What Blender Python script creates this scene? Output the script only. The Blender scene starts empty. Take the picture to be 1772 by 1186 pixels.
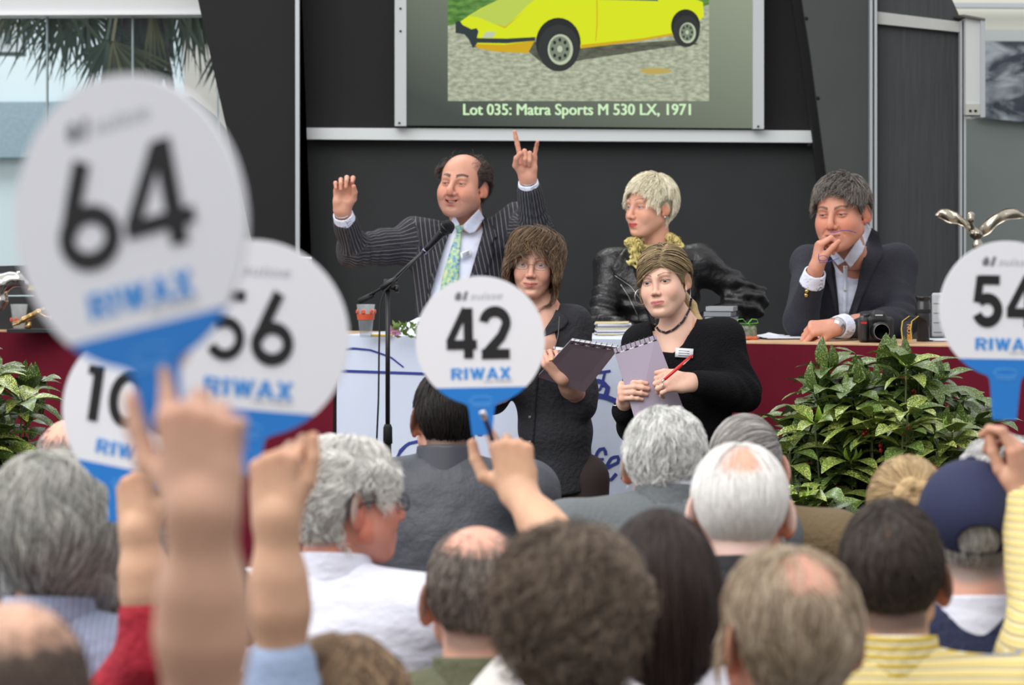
import bpy, math, random
import numpy as np
from mathutils import Vector, Matrix

# ------------------------------------------------------------------ camera, light, exposure
FPX = 5000.0            # focal length in pixels of the 1772 px wide frame
CX, HY, CAMH = 886.0, 400.0, 1.6
scene = bpy.context.scene
scene.unit_settings.system = 'METRIC'
cam_data = bpy.data.cameras.new('camera')
cam_data.sensor_width = 36.0
cam_data.lens = FPX * 36.0 / 1772.0
cam_data.shift_y = -(593.0 - HY) / 1772.0
cam_data.clip_start, cam_data.clip_end = 0.05, 200
cam_data.dof.use_dof = True
cam_data.dof.focus_distance = 8.9
cam_data.dof.aperture_fstop = 4.9
camera = bpy.data.objects.new('camera', cam_data)
camera.location = (0, 0, CAMH)
camera.rotation_euler = (math.pi / 2, 0, 0)
scene.collection.objects.link(camera)
scene.camera = camera
scene.view_settings.view_transform = 'Standard'
scene.view_settings.look = 'None'
scene.view_settings.gamma = 1.0
scene.view_settings.use_curve_mapping = False
scene.view_settings.exposure = 0.0

world = bpy.data.worlds.new('world')
scene.world = world
world.use_nodes = True
wn = world.node_tree
bg = wn.nodes['Background']
# bright overcast daylight that fills the glass and tent hall: paler overhead, dimmer toward the ground
tc = wn.nodes.new('ShaderNodeTexCoord')
sep = wn.nodes.new('ShaderNodeSeparateXYZ')
wr = wn.nodes.new('ShaderNodeValToRGB')
wr.color_ramp.elements[0].position = 0.30
wr.color_ramp.elements[0].color = (0.30, 0.29, 0.28, 1)
wr.color_ramp.elements[1].position = 0.95
wr.color_ramp.elements[1].color = (1.0, 1.0, 1.03, 1)
e = wr.color_ramp.elements.new(0.55); e.color = (0.66, 0.67, 0.70, 1)
ma = wn.nodes.new('ShaderNodeMath'); ma.operation = 'MULTIPLY_ADD'
ma.inputs[1].default_value = 0.5; ma.inputs[2].default_value = 0.5
wn.links.new(tc.outputs['Generated'], sep.inputs[0])
wn.links.new(sep.outputs['Z'], ma.inputs[0])
wn.links.new(ma.outputs[0], wr.inputs[0])
wn.links.new(wr.outputs[0], bg.inputs['Color'])
bg.inputs['Strength'].default_value = 1.12

def area_light(name, loc, target, size, size_y, power, color):
    d = bpy.data.lights.new(name, 'AREA')
    d.shape = 'RECTANGLE'; d.size = size; d.size_y = size_y
    d.energy = power; d.color = color
    o = bpy.data.objects.new(name, d)
    o.location = loc
    o.rotation_euler = (Vector(target) - Vector(loc)).to_track_quat('-Z', 'Y').to_euler()
    scene.collection.objects.link(o)
    return o
# daylight through the translucent tent roof, and from the glass side on the left
area_light('roof_daylight', (-2.5, 4.0, 6.5), (0.3, 9.5, 1.2), 8, 5, 560, (1.0, 0.985, 0.96))
area_light('glass_side_daylight', (-7.5, 6.0, 3.2), (0.5, 9.0, 1.2), 6, 4, 120, (0.93, 0.97, 1.0))
# ------------------------------------------------------------------ small helpers
def P(px, py, Y):
    """world point that stands at pixel (px, py) of the photograph at depth Y"""
    return np.array([(px - CX) * Y / FPX, Y, CAMH - (py - HY) * Y / FPX])
def A(*v): return np.array(v, float)
def nrm(v):
    v = np.asarray(v, float); return v / (np.linalg.norm(v) + 1e-12)
def lin(c):
    c = c / 255.0
    return c / 12.92 if c <= 0.04045 else ((c + 0.055) / 1.055) ** 2.4
def rgb(r, g, b): return (lin(r), lin(g), lin(b))
def rotz(a):
    c, s = math.cos(a), math.sin(a); return np.array([[c, -s, 0], [s, c, 0], [0, 0, 1.0]])
def rotx(a):
    c, s = math.cos(a), math.sin(a); return np.array([[1.0, 0, 0], [0, c, -s], [0, s, c]])
def roty(a):
    c, s = math.cos(a), math.sin(a); return np.array([[c, 0, s], [0, 1.0, 0], [-s, 0, c]])
RAD = math.radians

# ------------------------------------------------------------------ materials
MATS = {}
def mat(name, col=(0.5, 0.5, 0.5), rough=0.6, metal=0.0, spec=0.5, noise=None, bump=None, emit=None,
        attr=None, trans=0.0, sheen=0.0, alpha=1.0, sss=0.0, coat=0.0, ior=None):
    """noise = (scale, amount) value variation; bump = (scale, strength, stretch xyz)"""
    if name in MATS: return MATS[name]
    m = bpy.data.materials.new(name); MATS[name] = m
    m.use_nodes = True
    t = m.node_tree; n = t.nodes; L = t.links
    b = n['Principled BSDF']
    b.inputs['Base Color'].default_value = (*col, 1)
    b.inputs['Roughness'].default_value = rough
    b.inputs['Metallic'].default_value = metal
    b.inputs['Specular IOR Level'].default_value = spec
    if trans: b.inputs['Transmission Weight'].default_value = trans
    if sheen: b.inputs['Sheen Weight'].default_value = sheen
    if coat: b.inputs['Coat Weight'].default_value = coat
    if ior: b.inputs['IOR'].default_value = ior
    if alpha < 1: b.inputs['Alpha'].default_value = alpha
    if sss:
        b.inputs['Subsurface Weight'].default_value = sss
        b.inputs['Subsurface Radius'].default_value = (0.012, 0.005, 0.003)
        b.inputs['Subsurface Scale'].default_value = 1.0
    if emit:
        b.inputs['Emission Color'].default_value = (*emit[0], 1)
        b.inputs['Emission Strength'].default_value = emit[1]
    src = None
    if attr:
        a = n.new('ShaderNodeAttribute'); a.attribute_name = attr
        src = a.outputs['Color']
        L.new(src, b.inputs['Base Color'])
    if noise:
        tcn = n.new('ShaderNodeTexCoord')
        nz = n.new('ShaderNodeTexNoise'); nz.inputs['Scale'].default_value = noise[0]
        nz.inputs['Detail'].default_value = 5
        L.new(tcn.outputs['Object'], nz.inputs['Vector'])
        mr = n.new('ShaderNodeMapRange')
        mr.inputs['From Min'].default_value = 0.3; mr.inputs['From Max'].default_value = 0.7
        mr.inputs['To Min'].default_value = 1 - noise[1]; mr.inputs['To Max'].default_value = 1 + noise[1]
        L.new(nz.outputs['Fac'], mr.inputs['Value'])
        mx = n.new('ShaderNodeMix'); mx.data_type = 'RGBA'; mx.blend_type = 'MULTIPLY'
        mx.inputs['Factor'].default_value = 1.0
        if src: L.new(src, mx.inputs['A'])
        else: mx.inputs['A'].default_value = (*col, 1)
        L.new(mr.outputs['Result'], mx.inputs['B'])
        L.new(mx.outputs['Result'], b.inputs['Base Color'])
    if bump:
        tcn = n.new('ShaderNodeTexCoord')
        mp = n.new('ShaderNodeMapping')
        if len(bump) > 2: mp.inputs['Scale'].default_value = bump[2]
        nz = n.new('ShaderNodeTexNoise'); nz.inputs['Scale'].default_value = bump[0]
        nz.inputs['Detail'].default_value = 4
        L.new(tcn.outputs['Object'], mp.inputs['Vector']); L.new(mp.outputs[0], nz.inputs['Vector'])
        bp = n.new('ShaderNodeBump'); bp.inputs['Strength'].default_value = bump[1]
        bp.inputs['Distance'].default_value = 0.02
        L.new(nz.outputs['Fac'], bp.inputs['Height']); L.new(bp.outputs[0], b.inputs['Normal'])
    return m

# ------------------------------------------------------------------ object helpers
def link(o):
    scene.collection.objects.link(o); return o
def tagp(o, label=None, category=None, group=None, kind=None):
    if label: o['label'] = label
    if category: o['category'] = category
    if group: o['group'] = group
    if kind: o['kind'] = kind
    return o
def empty(name, loc, label=None, category=None, group=None, kind=None):
    o = bpy.data.objects.new(name, None); o.empty_display_size = 0.05
    o.location = tuple(loc); link(o)
    return tagp(o, label, category, group, kind)
def parent(o, p):
    """world-space geometry kept where it is"""
    if p is not None:
        o.parent = p
        w = p.location
        q = p.parent
        if q is not None and p.type != 'EMPTY':
            w = Vector((0, 0, 0)) + p.location
            o.location = Vector(o.location)
            return o
        if p.type == 'EMPTY':
            o.location = Vector(o.location) - w
    return o
def mesh_from(verts, faces, name='m', mats=None, fmat=None, smooth=True, col=None, colname='Col', floats=None):
    verts = np.asarray(verts, np.float32)
    me = bpy.data.meshes.new(name)
    if isinstance(faces, np.ndarray):
        nf, k = faces.shape
        me.vertices.add(len(verts)); me.vertices.foreach_set('co', verts.ravel())
        me.loops.add(nf * k); me.loops.foreach_set('vertex_index', faces.astype(np.int32).ravel())
        me.polygons.add(nf); me.polygons.foreach_set('loop_start', np.arange(0, nf * k, k, dtype=np.int32))
        me.update(calc_edges=True)
    else:
        me.from_pydata([tuple(map(float, v)) for v in verts], [], [tuple(map(int, f)) for f in faces])
        me.update()
    for m in (mats or []): me.materials.append(m)
    n = len(me.polygons)
    if fmat is not None: me.polygons.foreach_set('material_index', np.asarray(fmat, np.int32))
    me.polygons.foreach_set('use_smooth', np.full(n, bool(smooth)))
    if col is not None:
        a = me.attributes.new(colname, 'FLOAT_COLOR', 'POINT')
        c = np.ones((len(verts), 4), np.float32); c[:, :3] = col
        a.data.foreach_set('color', c.ravel())
    for fn, arr in (floats or {}).items():
        a = me.attributes.new(fn, 'FLOAT', 'POINT'); a.data.foreach_set('value', np.asarray(arr, np.float32))
    me.validate()
    return me
def origin_of(p):
    """world position of a parent chain (no rotations are used on parents)"""
    w = Vector((0, 0, 0))
    while p is not None:
        w += p.location; p = p.parent
    return w
def obj(name, me, par=None, label=None, category=None, group=None, kind=None, loc=None):
    """geometry given in world space; stored relative to the parent (or to its own base when top-level)"""
    o = bpy.data.objects.new(name, me); link(o)
    if loc is not None: o.location = tuple(loc)
    if par is not None:
        o.parent = par
        o.location = Vector(o.location) - origin_of(par)
    return tagp(o, label, category, group, kind)

class MB:
    """collects simple solids in world space -> one mesh"""
    def __init__(s): s.v = []; s.f = []; s.m = []; s.sm = []
    def add(s, v, f, mi=0):
        o = len(s.v)
        s.v.extend([tuple(map(float, q)) for q in v]); s.f.extend([tuple(i + o for i in q) for q in f]); s.m.extend([mi] * len(f))
        return s
    def box(s, lo, hi, mi=0, R=None, c=None):
        x0, y0, z0 = lo; x1, y1, z1 = hi
        v = [(x0, y0, z0), (x1, y0, z0), (x1, y1, z0), (x0, y1, z0), (x0, y0, z1), (x1, y0, z1), (x1, y1, z1), (x0, y1, z1)]
        if R is not None: v = [tuple(R @ np.array(q) + np.array(c)) for q in v]
        return s.add(v, [(0, 3, 2, 1), (4, 5, 6, 7), (0, 1, 5, 4), (1, 2, 6, 5), (2, 3, 7, 6), (3, 0, 4, 7)], mi)
    def tube(s, pts, r, n=8, mi=0, caps=True):
        pts = [np.asarray(p, float) for p in pts]; m = len(pts)
        rs = r if hasattr(r, '__len__') else [r] * m
        T = []
        for i in range(m):
            d = pts[min(i + 1, m - 1)] - pts[max(i - 1, 0)]; T.append(nrm(d))
        u = nrm(np.cross(T[0], A(0.13, 0.31, 0.94))) if abs(T[0][2]) < 0.9 else nrm(np.cross(T[0], A(1, 0.1, 0)))
        v = []
        for i in range(m):
            u = nrm(u - T[i] * np.dot(u, T[i])); w = np.cross(T[i], u)
            for k in range(n):
                a = 2 * math.pi * k / n
                v.append(pts[i] + rs[i] * (math.cos(a) * u + math.sin(a) * w))
        f = [(i * n + k, i * n + (k + 1) % n, (i + 1) * n + (k + 1) % n, (i + 1) * n + k) for i in range(m - 1) for k in range(n)]
        if caps:
            f += [tuple(range(n))[::-1], tuple((m - 1) * n + k for k in range(n))]
        return s.add(v, f, mi)
    def lathe(s, prof, c=(0, 0, 0), n=24, R=None, mi=0):
        """prof: (radius, height) pairs, closed where the radius is 0"""
        v = []; f = []
        for r, h in prof:
            for k in range(n):
                a = 2 * math.pi * k / n
                q = A(r * math.cos(a), r * math.sin(a), h)
                if R is not None: q = R @ q
                v.append(q + np.asarray(c, float))
        for i in range(len(prof) - 1):
            for k in range(n):
                f.append((i * n + k, i * n + (k + 1) % n, (i + 1) * n + (k + 1) % n, (i + 1) * n + k))
        if prof[0][0] > 0: f.append(tuple(range(n))[::-1])
        if prof[-1][0] > 0: f.append(tuple((len(prof) - 1) * n + k for k in range(n)))
        return s.add(v, f, mi)
    def prism(s, poly, o, ux, uy, th, mi=0):
        """2D polygon in the plane (o, ux, uy), thickness th along their normal, centred on the plane"""
        ux, uy = nrm(ux), nrm(uy); w = np.cross(ux, uy); n = len(poly); o = np.asarray(o, float)
        a = [o + ux * x + uy * y + w * th / 2 for x, y in poly]; b = [o + ux * x + uy * y - w * th / 2 for x, y in poly]
        f = [tuple(range(n)), tuple(range(2 * n - 1, n - 1, -1))] + [(i, n + i, n + (i + 1) % n, (i + 1) % n) for i in range(n)]
        return s.add(a + b, f, mi)
    def mesh(s, mats, smooth=False, name='m'):
        return mesh_from(s.v, s.f, name, mats, s.m, smooth)
    def build(s, name, mats, par=None, smooth=False, **kw):
        if not isinstance(mats, (list, tuple)): mats = [mats]
        me = s.mesh(mats, smooth, name)
        if par is None and 'loc' not in kw and s.v:
            v = np.array(s.v); c = A((v[:, 0].min() + v[:, 0].max()) / 2, (v[:, 1].min() + v[:, 1].max()) / 2, v[:, 2].min())
            me.transform(Matrix.Translation(Vector(-c))); kw['loc'] = c
        elif par is not None:
            me.transform(Matrix.Translation(-origin_of(par)))
            o = bpy.data.objects.new(name, me); link(o); o.parent = par
            return tagp(o, **kw)
        return obj(name, me, par, **kw)

# ------------------------------------------------------------------ signed distance modelling
def smin(a, b, k):
    if k <= 0: return np.minimum(a, b)
    h = np.clip(0.5 + 0.5 * (b - a) / k, 0, 1)
    return b + (a - b) * h - k * h * (1 - h)
def smax(a, b, k): return -smin(-a, -b, k)
def d_cone(p, a, b, ra, rb):
    a = np.asarray(a, np.float32); b = np.asarray(b, np.float32)
    ba = b - a; L = float(ba @ ba) + 1e-12
    pa = p - a
    h = np.clip(pa @ ba / L, 0, 1)
    d = pa - h[:, None] * ba
    return np.sqrt(np.einsum('ij,ij->i', d, d)) - (ra + (rb - ra) * h)
def d_ell(p, c, r, R=None):
    q = p - np.asarray(c, np.float32)
    if R is not None: q = q @ R.astype(np.float32)
    r = np.asarray(r, np.float32)
    q1 = q / r; q2 = q1 / r
    k0 = np.sqrt(np.einsum('ij,ij->i', q1, q1)); k1 = np.sqrt(np.einsum('ij,ij->i', q2, q2)) + 1e-9
    return k0 * (k0 - 1) / k1
def d_box(p, c, h, rad=0.0, R=None):
    q = p - np.asarray(c, np.float32)
    if R is not None: q = q @ R.astype(np.float32)
    q = np.abs(q) - (np.asarray(h, np.float32) - rad)
    return np.sqrt((np.maximum(q, 0) ** 2).sum(1)) + np.minimum(q.max(1), 0) - rad
class S:
    def __init__(s): s.ops = []
    def cone(s, a, b, ra, rb=None, k=0.01, op='u'): s.ops.append((lambda p: d_cone(p, a, b, ra, ra if rb is None else rb), k, op)); return s
    def chain(s, pts, rs, k=0.01):
        for i in range(len(pts) - 1): s.cone(pts[i], pts[i + 1], rs[i], rs[i + 1], k)
        return s
    def ell(s, c, r, k=0.01, op='u', R=None): s.ops.append((lambda p: d_ell(p, c, r, R), k, op)); return s
    def box(s, c, h, rad=0.0, k=0.01, op='u', R=None): s.ops.append((lambda p: d_box(p, c, h, rad, R), k, op)); return s
    def fn(s, f, k=0.01, op='u'): s.ops.append((f, k, op)); return s
    def __call__(s, p):
        d = None
        for f, k, op in s.ops:
            e = f(p)
            if d is None: d = e
            elif op == 'u': d = smin(d, e, k)
            elif op == 's': d = smax(d, -e, k)
            elif op == 'i': d = smax(d, e, k)
            elif op == 'a': d = d + e
        return d
def placed(f, R, t):
    """a shape given in local coordinates, set into the world by rotation R and translation t"""
    R32 = R.astype(np.float32); t32 = np.asarray(t, np.float32)
    return lambda p: f((p - t32) @ R32)
def net(f, lo, hi, vox, stride=4, newton=2):
    """surface nets on a sparse band -> (verts, quads)"""
    lo = np.asarray(lo, np.float32); hi = np.asarray(hi, np.float32)
    nb = np.maximum(np.ceil((hi - lo) / (vox * stride)).astype(int), 2)
    n = nb * stride
    ax = [lo[i] + (np.arange(nb[i]) + 0.5) * vox * stride for i in range(3)]
    G = np.stack(np.meshgrid(*ax, indexing='ij'), -1).reshape(-1, 3).astype(np.float32)
    Fc = f(G).reshape(nb)
    V = np.repeat(np.repeat(np.repeat(Fc, stride, 0), stride, 1), stride, 2).astype(np.float32)
    near = np.abs(Fc) < vox * stride * 1.5
    bi = np.argwhere(near)
    if len(bi) == 0: return np.zeros((0, 3)), np.zeros((0, 4), int)
    o = np.stack(np.meshgrid(*[np.arange(stride)] * 3, indexing='ij'), -1).reshape(-1, 3)
    idx = (bi[:, None, :] * stride + o[None]).reshape(-1, 3)
    pts = (lo + (idx + 0.5) * vox).astype(np.float32)
    V[idx[:, 0], idx[:, 1], idx[:, 2]] = f(pts)
    V[0], V[-1] = np.maximum(V[0], 1e-3), np.maximum(V[-1], 1e-3)
    V[:, 0], V[:, -1] = np.maximum(V[:, 0], 1e-3), np.maximum(V[:, -1], 1e-3)
    V[:, :, 0], V[:, :, -1] = np.maximum(V[:, :, 0], 1e-3), np.maximum(V[:, :, -1], 1e-3)
    inside = V < 0
    c = inside[:-1, :-1, :-1]
    s8 = [inside[i:n[0] - 1 + i, j:n[1] - 1 + j, k:n[2] - 1 + k] for i in (0, 1) for j in (0, 1) for k in (0, 1)]
    cnt = sum(q.astype(np.int8) for q in s8)
    act = (cnt > 0) & (cnt < 8)
    cells = np.argwhere(act)
    vid = -np.ones(act.shape, np.int64); vid[act] = np.arange(len(cells))
    acc = np.zeros((len(cells), 3), np.float32); wgt = np.zeros(len(cells), np.float32)
    corners = [(i, j, k) for i in (0, 1) for j in (0, 1) for k in (0, 1)]
    val = {cc: V[cells[:, 0] + cc[0], cells[:, 1] + cc[1], cells[:, 2] + cc[2]] for cc in corners}
    for a in corners:
        for d in range(3):
            if a[d] == 0:
                b = list(a); b[d] = 1; b = tuple(b)
                va, vb = val[a], val[b]
                m = (va < 0) != (vb < 0)
                t = np.where(m, va / np.where(m, va - vb, 1), 0)
                q = np.array(a, np.float32)[None].repeat(len(cells), 0); q[:, d] += t
                acc += q * m[:, None]; wgt += m
    verts = lo + (cells + acc / wgt[:, None] + 0.5) * vox
    faces = []
    for d in range(3):
        e1, e2 = (d + 1) % 3, (d + 2) % 3
        A_ = inside; sl = [slice(0, None)] * 3; sl2 = [slice(0, None)] * 3
        sl[d] = slice(0, -1); sl2[d] = slice(1, None)
        a = A_[tuple(sl)]; b = A_[tuple(sl2)]
        for flip in (0, 1):
            m = (a & ~b) if not flip else (~a & b)
            ed = np.argwhere(m)
            ed = ed[(ed[:, e1] > 0) & (ed[:, e2] > 0) & (ed[:, e1] < n[e1] - 1) & (ed[:, e2] < n[e2] - 1)]
            if not len(ed): continue
            def g(o1, o2):
                q = ed.copy(); q[:, e1] += o1; q[:, e2] += o2
                return vid[q[:, 0], q[:, 1], q[:, 2]]
            quad = np.stack([g(-1, -1), g(0, -1), g(0, 0), g(-1, 0)], 1)
            if flip: quad = quad[:, ::-1]
            faces.append(quad)
    faces = np.concatenate(faces)
    faces = faces[(faces >= 0).all(1)]
    verts = verts.astype(np.float32)
    for _ in range(newton):
        g, d = grad(f, verts, vox * 0.5)
        verts = verts - np.clip(d, -vox, vox)[:, None] * g * 0.8
    return verts, faces
def grad(f, p, h=0.002):
    d = f(p); g = np.empty_like(p)
    for i in range(3):
        q = p.copy(); q[:, i] += h; g[:, i] = (f(q) - d) / h
    L = np.sqrt((g ** 2).sum(1)) + 1e-9
    return g / L[:, None], d / np.maximum(L, 0.5)
def vnoise(p, scale, seed=0):
    """cheap smooth pseudo-noise in -1..1"""
    r = np.random.RandomState(seed); out = np.zeros(len(p), np.float32)
    for i in range(5):
        k = r.normal(size=3).astype(np.float32); k *= scale * (0.6 + 0.35 * i) / np.linalg.norm(k)
        k2 = r.normal(size=3).astype(np.float32) * scale * 0.5
        out += np.sin(p @ k + 1.3 * np.sin(p @ k2 + r.rand() * 6) + r.rand() * 6.28) / (1 + 0.35 * i)
    return out / 2.6
# ------------------------------------------------------------------ people: heads
# local head frame: +X the person's left... (facing -Y), Z up, origin midway between the eyes' height and the skull's centre
def head_sdf(h):
    """h: dict of proportions. returns (full sdf, skull-only sdf for hair)"""
    w = h.get('w', 1.0); jw = h.get('jaw', 1.0); fat = h.get('fat', 0.0); nose = h.get('nose', 1.0)
    op = h.get('mouth', 0.0); sm = h.get('smile', 0.0); eo = h.get('eyes', 1.0); lp = h.get('lip', 1.0)
    chin = h.get('chin', 1.0); simple = h.get('simple', False); cb = h.get('cheek', 1.0)
    s = S()
    s.ell((0, 0.014, 0.030), (0.0755 * w, 0.096, 0.086))
    s.ell((0, 0.030, 0.020), (0.070 * w, 0.075, 0.075), k=0.02)
    s.ell((0, -0.034, -0.038), (0.063 * w * jw, 0.055, 0.074), k=0.03)          # face mass
    s.ell((0, -0.050, -0.078), (0.040 * w * jw, 0.036, 0.034), k=0.025)         # lower jaw
    for sx in (-1, 1):
        s.cone((sx * 0.056 * w * jw, 0.0, -0.060), (sx * 0.020 * jw, -0.062, -0.098), 0.014 + fat * 0.6, 0.014 + fat * .4, k=0.03)
        s.ell((sx * 0.043 * w, -0.052, -0.026), (0.018 * cb, 0.020, 0.020), k=0.030)   # cheekbone
        s.ell((sx * 0.042 * w * jw, -0.030, -0.052), (0.024, 0.032, 0.030), k=0.030)
    s.ell((0, -0.076, -0.100), (0.017 * chin, 0.014, 0.014 * chin), k=0.02)
    skull_n = len(s.ops)
    skull = S(); skull.ops = list(s.ops)
    if not simple:
        s.cone((-0.036, -0.076, 0.020), (0.036, -0.076, 0.020), 0.009, k=0.020)        # brow ridge
        for sx in (-1, 1):
            s.ell((sx * 0.031, -0.096, -0.002), (0.019, 0.017, 0.0145), k=0.014, op='s')  # socket
            s.ell((sx * 0.036, -0.068, -0.040), (0.017, 0.014 + 0.003 * sm, 0.017), k=0.022)           # cheek apple
        n = nose
        s.cone((0, -0.086, 0.010), (0, -0.104 * (0.5 + 0.5 * n), -0.026), 0.0075, 0.0095 * n, k=0.012)
        s.ell((0, -0.107 - 0.006 * (n - 1), -0.035), (0.0115 * n, 0.0125 * n, 0.0100 * n), k=0.007)
        for sx in (-1, 1):
            s.ell((sx * 0.0125 * n, -0.098, -0.039), (0.0080, 0.0110, 0.0075), k=0.006)
            s.ell((sx * 0.0062 * n, -0.108, -0.0455), (0.0036, 0.0048, 0.0030), k=0.002, op='s')
        # muzzle and lips
        s.ell((0, -0.078, -0.068), (0.030, 0.020, 0.020), k=0.016)
        zc = -0.0685
        cs = 0.007 * sm
        x0 = 0.024 + 0.004 * sm
        for sx in (-1, 1):
            s.cone((0, -0.0965, zc + 0.0035 + op * .4), (sx * x0, -0.0830, zc + cs), 0.0052 * lp, 0.0028, k=0.004)
            s.cone((0, -0.0955, zc - 0.0050 - op), (sx * x0, -0.0830, zc + cs - 0.001), 0.0062 * lp, 0.0028, k=0.004)
            s.cone((0, -0.1040, zc - op * .5), (sx * x0, -0.0900, zc + cs - op * .15), 0.0014 + op * .55, 0.0008, k=0.002, op='s')
            if sm > 0.3:
                s.cone((sx * 0.019, -0.092, -0.040), (sx * 0.037, -0.083, -0.066), 0.0016 * sm, 0.001, k=0.008, op='s')
        if op > 0.002:
            def mouthcut(p):
                q = p.copy(); q[:, 2] = q[:, 2] - cs * (np.abs(q[:, 0]) / x0) ** 1.6
                return d_ell(q, (0, -0.094, zc - op * .25), (x0 * .86, 0.0125, op * .80))
            s.fn(mouthcut, k=0.0015, op='s')
        s.ell((0, -0.094, -0.088), (0.016, 0.006, 0.005), k=0.010, op='s')
        # eyelids around the eyeballs
        for sx in (-1, 1):
            ex = sx * 0.0315
            s.ell((ex, -0.0705, 0.0), (0.0158, 0.0150, 0.0148), k=0.005)
            tilt = roty(sx * 0.10)
            s.ell((ex, -0.0860, -0.0005), (0.0138, 0.0110, 0.0052 * eo), k=0.0012, op='s', R=tilt)
            s.cone((ex - 0.010, -0.0845, 0.0085), (ex + 0.010, -0.0845, 0.0085), 0.0007, k=0.004, op='s')
            if h.get('bags'):
                s.cone((ex - 0.010, -0.083, -0.012), (ex + 0.012, -0.080, -0.012), 0.0010, k=0.005, op='s')
        if h.get('wrinkle'):
            for z in (0.050, 0.060, 0.070):
                s.cone((-0.03, -0.0835 + (z - .05) * .25, z), (0.03, -0.0835 + (z - .05) * .25, z), 0.0008, k=0.005, op='s')
    # ears
    es = h.get('ear', 1.0)
    for sx in (-1, 1):
        R = rotz(sx * RAD(-30 * es)) @ rotx(RAD(10))
        ec = (sx * (0.0810 * w + .012 * max(es - 1, 0)), 0.016, -0.010)
        s.ell(ec, (0.0066, 0.0205 * es, 0.0330 * es), k=0.005, R=R)
        if not simple or True:
            s.ell((sx * 0.0880 * w, 0.010, -0.004), (0.0048, 0.0105, 0.0185), k=0.004, op='s', R=R)
            s.ell((sx * 0.0760 * w, 0.008, -0.034), (0.0055, 0.008, 0.009), k=0.005)
    return s, skull
HL_Y = [-0.12, -0.085, -0.068, -0.050, -0.030, -0.012, 0.012, 0.030, 0.060, 0.12]
HAIRLINES = {   # hairline height by how far back on the head
    'short':  [0.075, 0.070, 0.062, 0.045, 0.020, -0.012, 0.012, -0.030, -0.075, -0.085],
    'woman':  [0.066, 0.064, 0.052, 0.030, 0.000, -0.030, -0.030, -0.050, -0.085, -0.09],
    'recede': [0.140, 0.130, 0.110, 0.090, 0.055, -0.012, 0.012, -0.030, -0.075, -0.085],
    'fringe': [0.050, 0.048, 0.040, 0.026, 0.004, -0.020, -0.015, -0.040, -0.085, -0.09],
    'cap':    [0.140, 0.120, 0.100, 0.080, 0.060, 0.040, 0.020, -0.020, -0.060, -0.075],
}
def hair_mask(h, q, grow=1.2):
    hl = HAIRLINES[h.get('hairline', 'short')]
    m = q[:, 2] - np.interp(q[:, 1], HL_Y, hl) - 0.010 * vnoise(q, 60, 5) * 0.5
    b = h.get('bald')          # (centre, radius, softness) : bare patch on the crown
    if b is not None:
        d = np.sqrt((((q - np.asarray(b[0])) / np.asarray(b[1])) ** 2).sum(1)) + 0.12 * vnoise(q, 130, 8)
        m = np.minimum(m, (d - grow) * 0.05)
    return m
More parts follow.
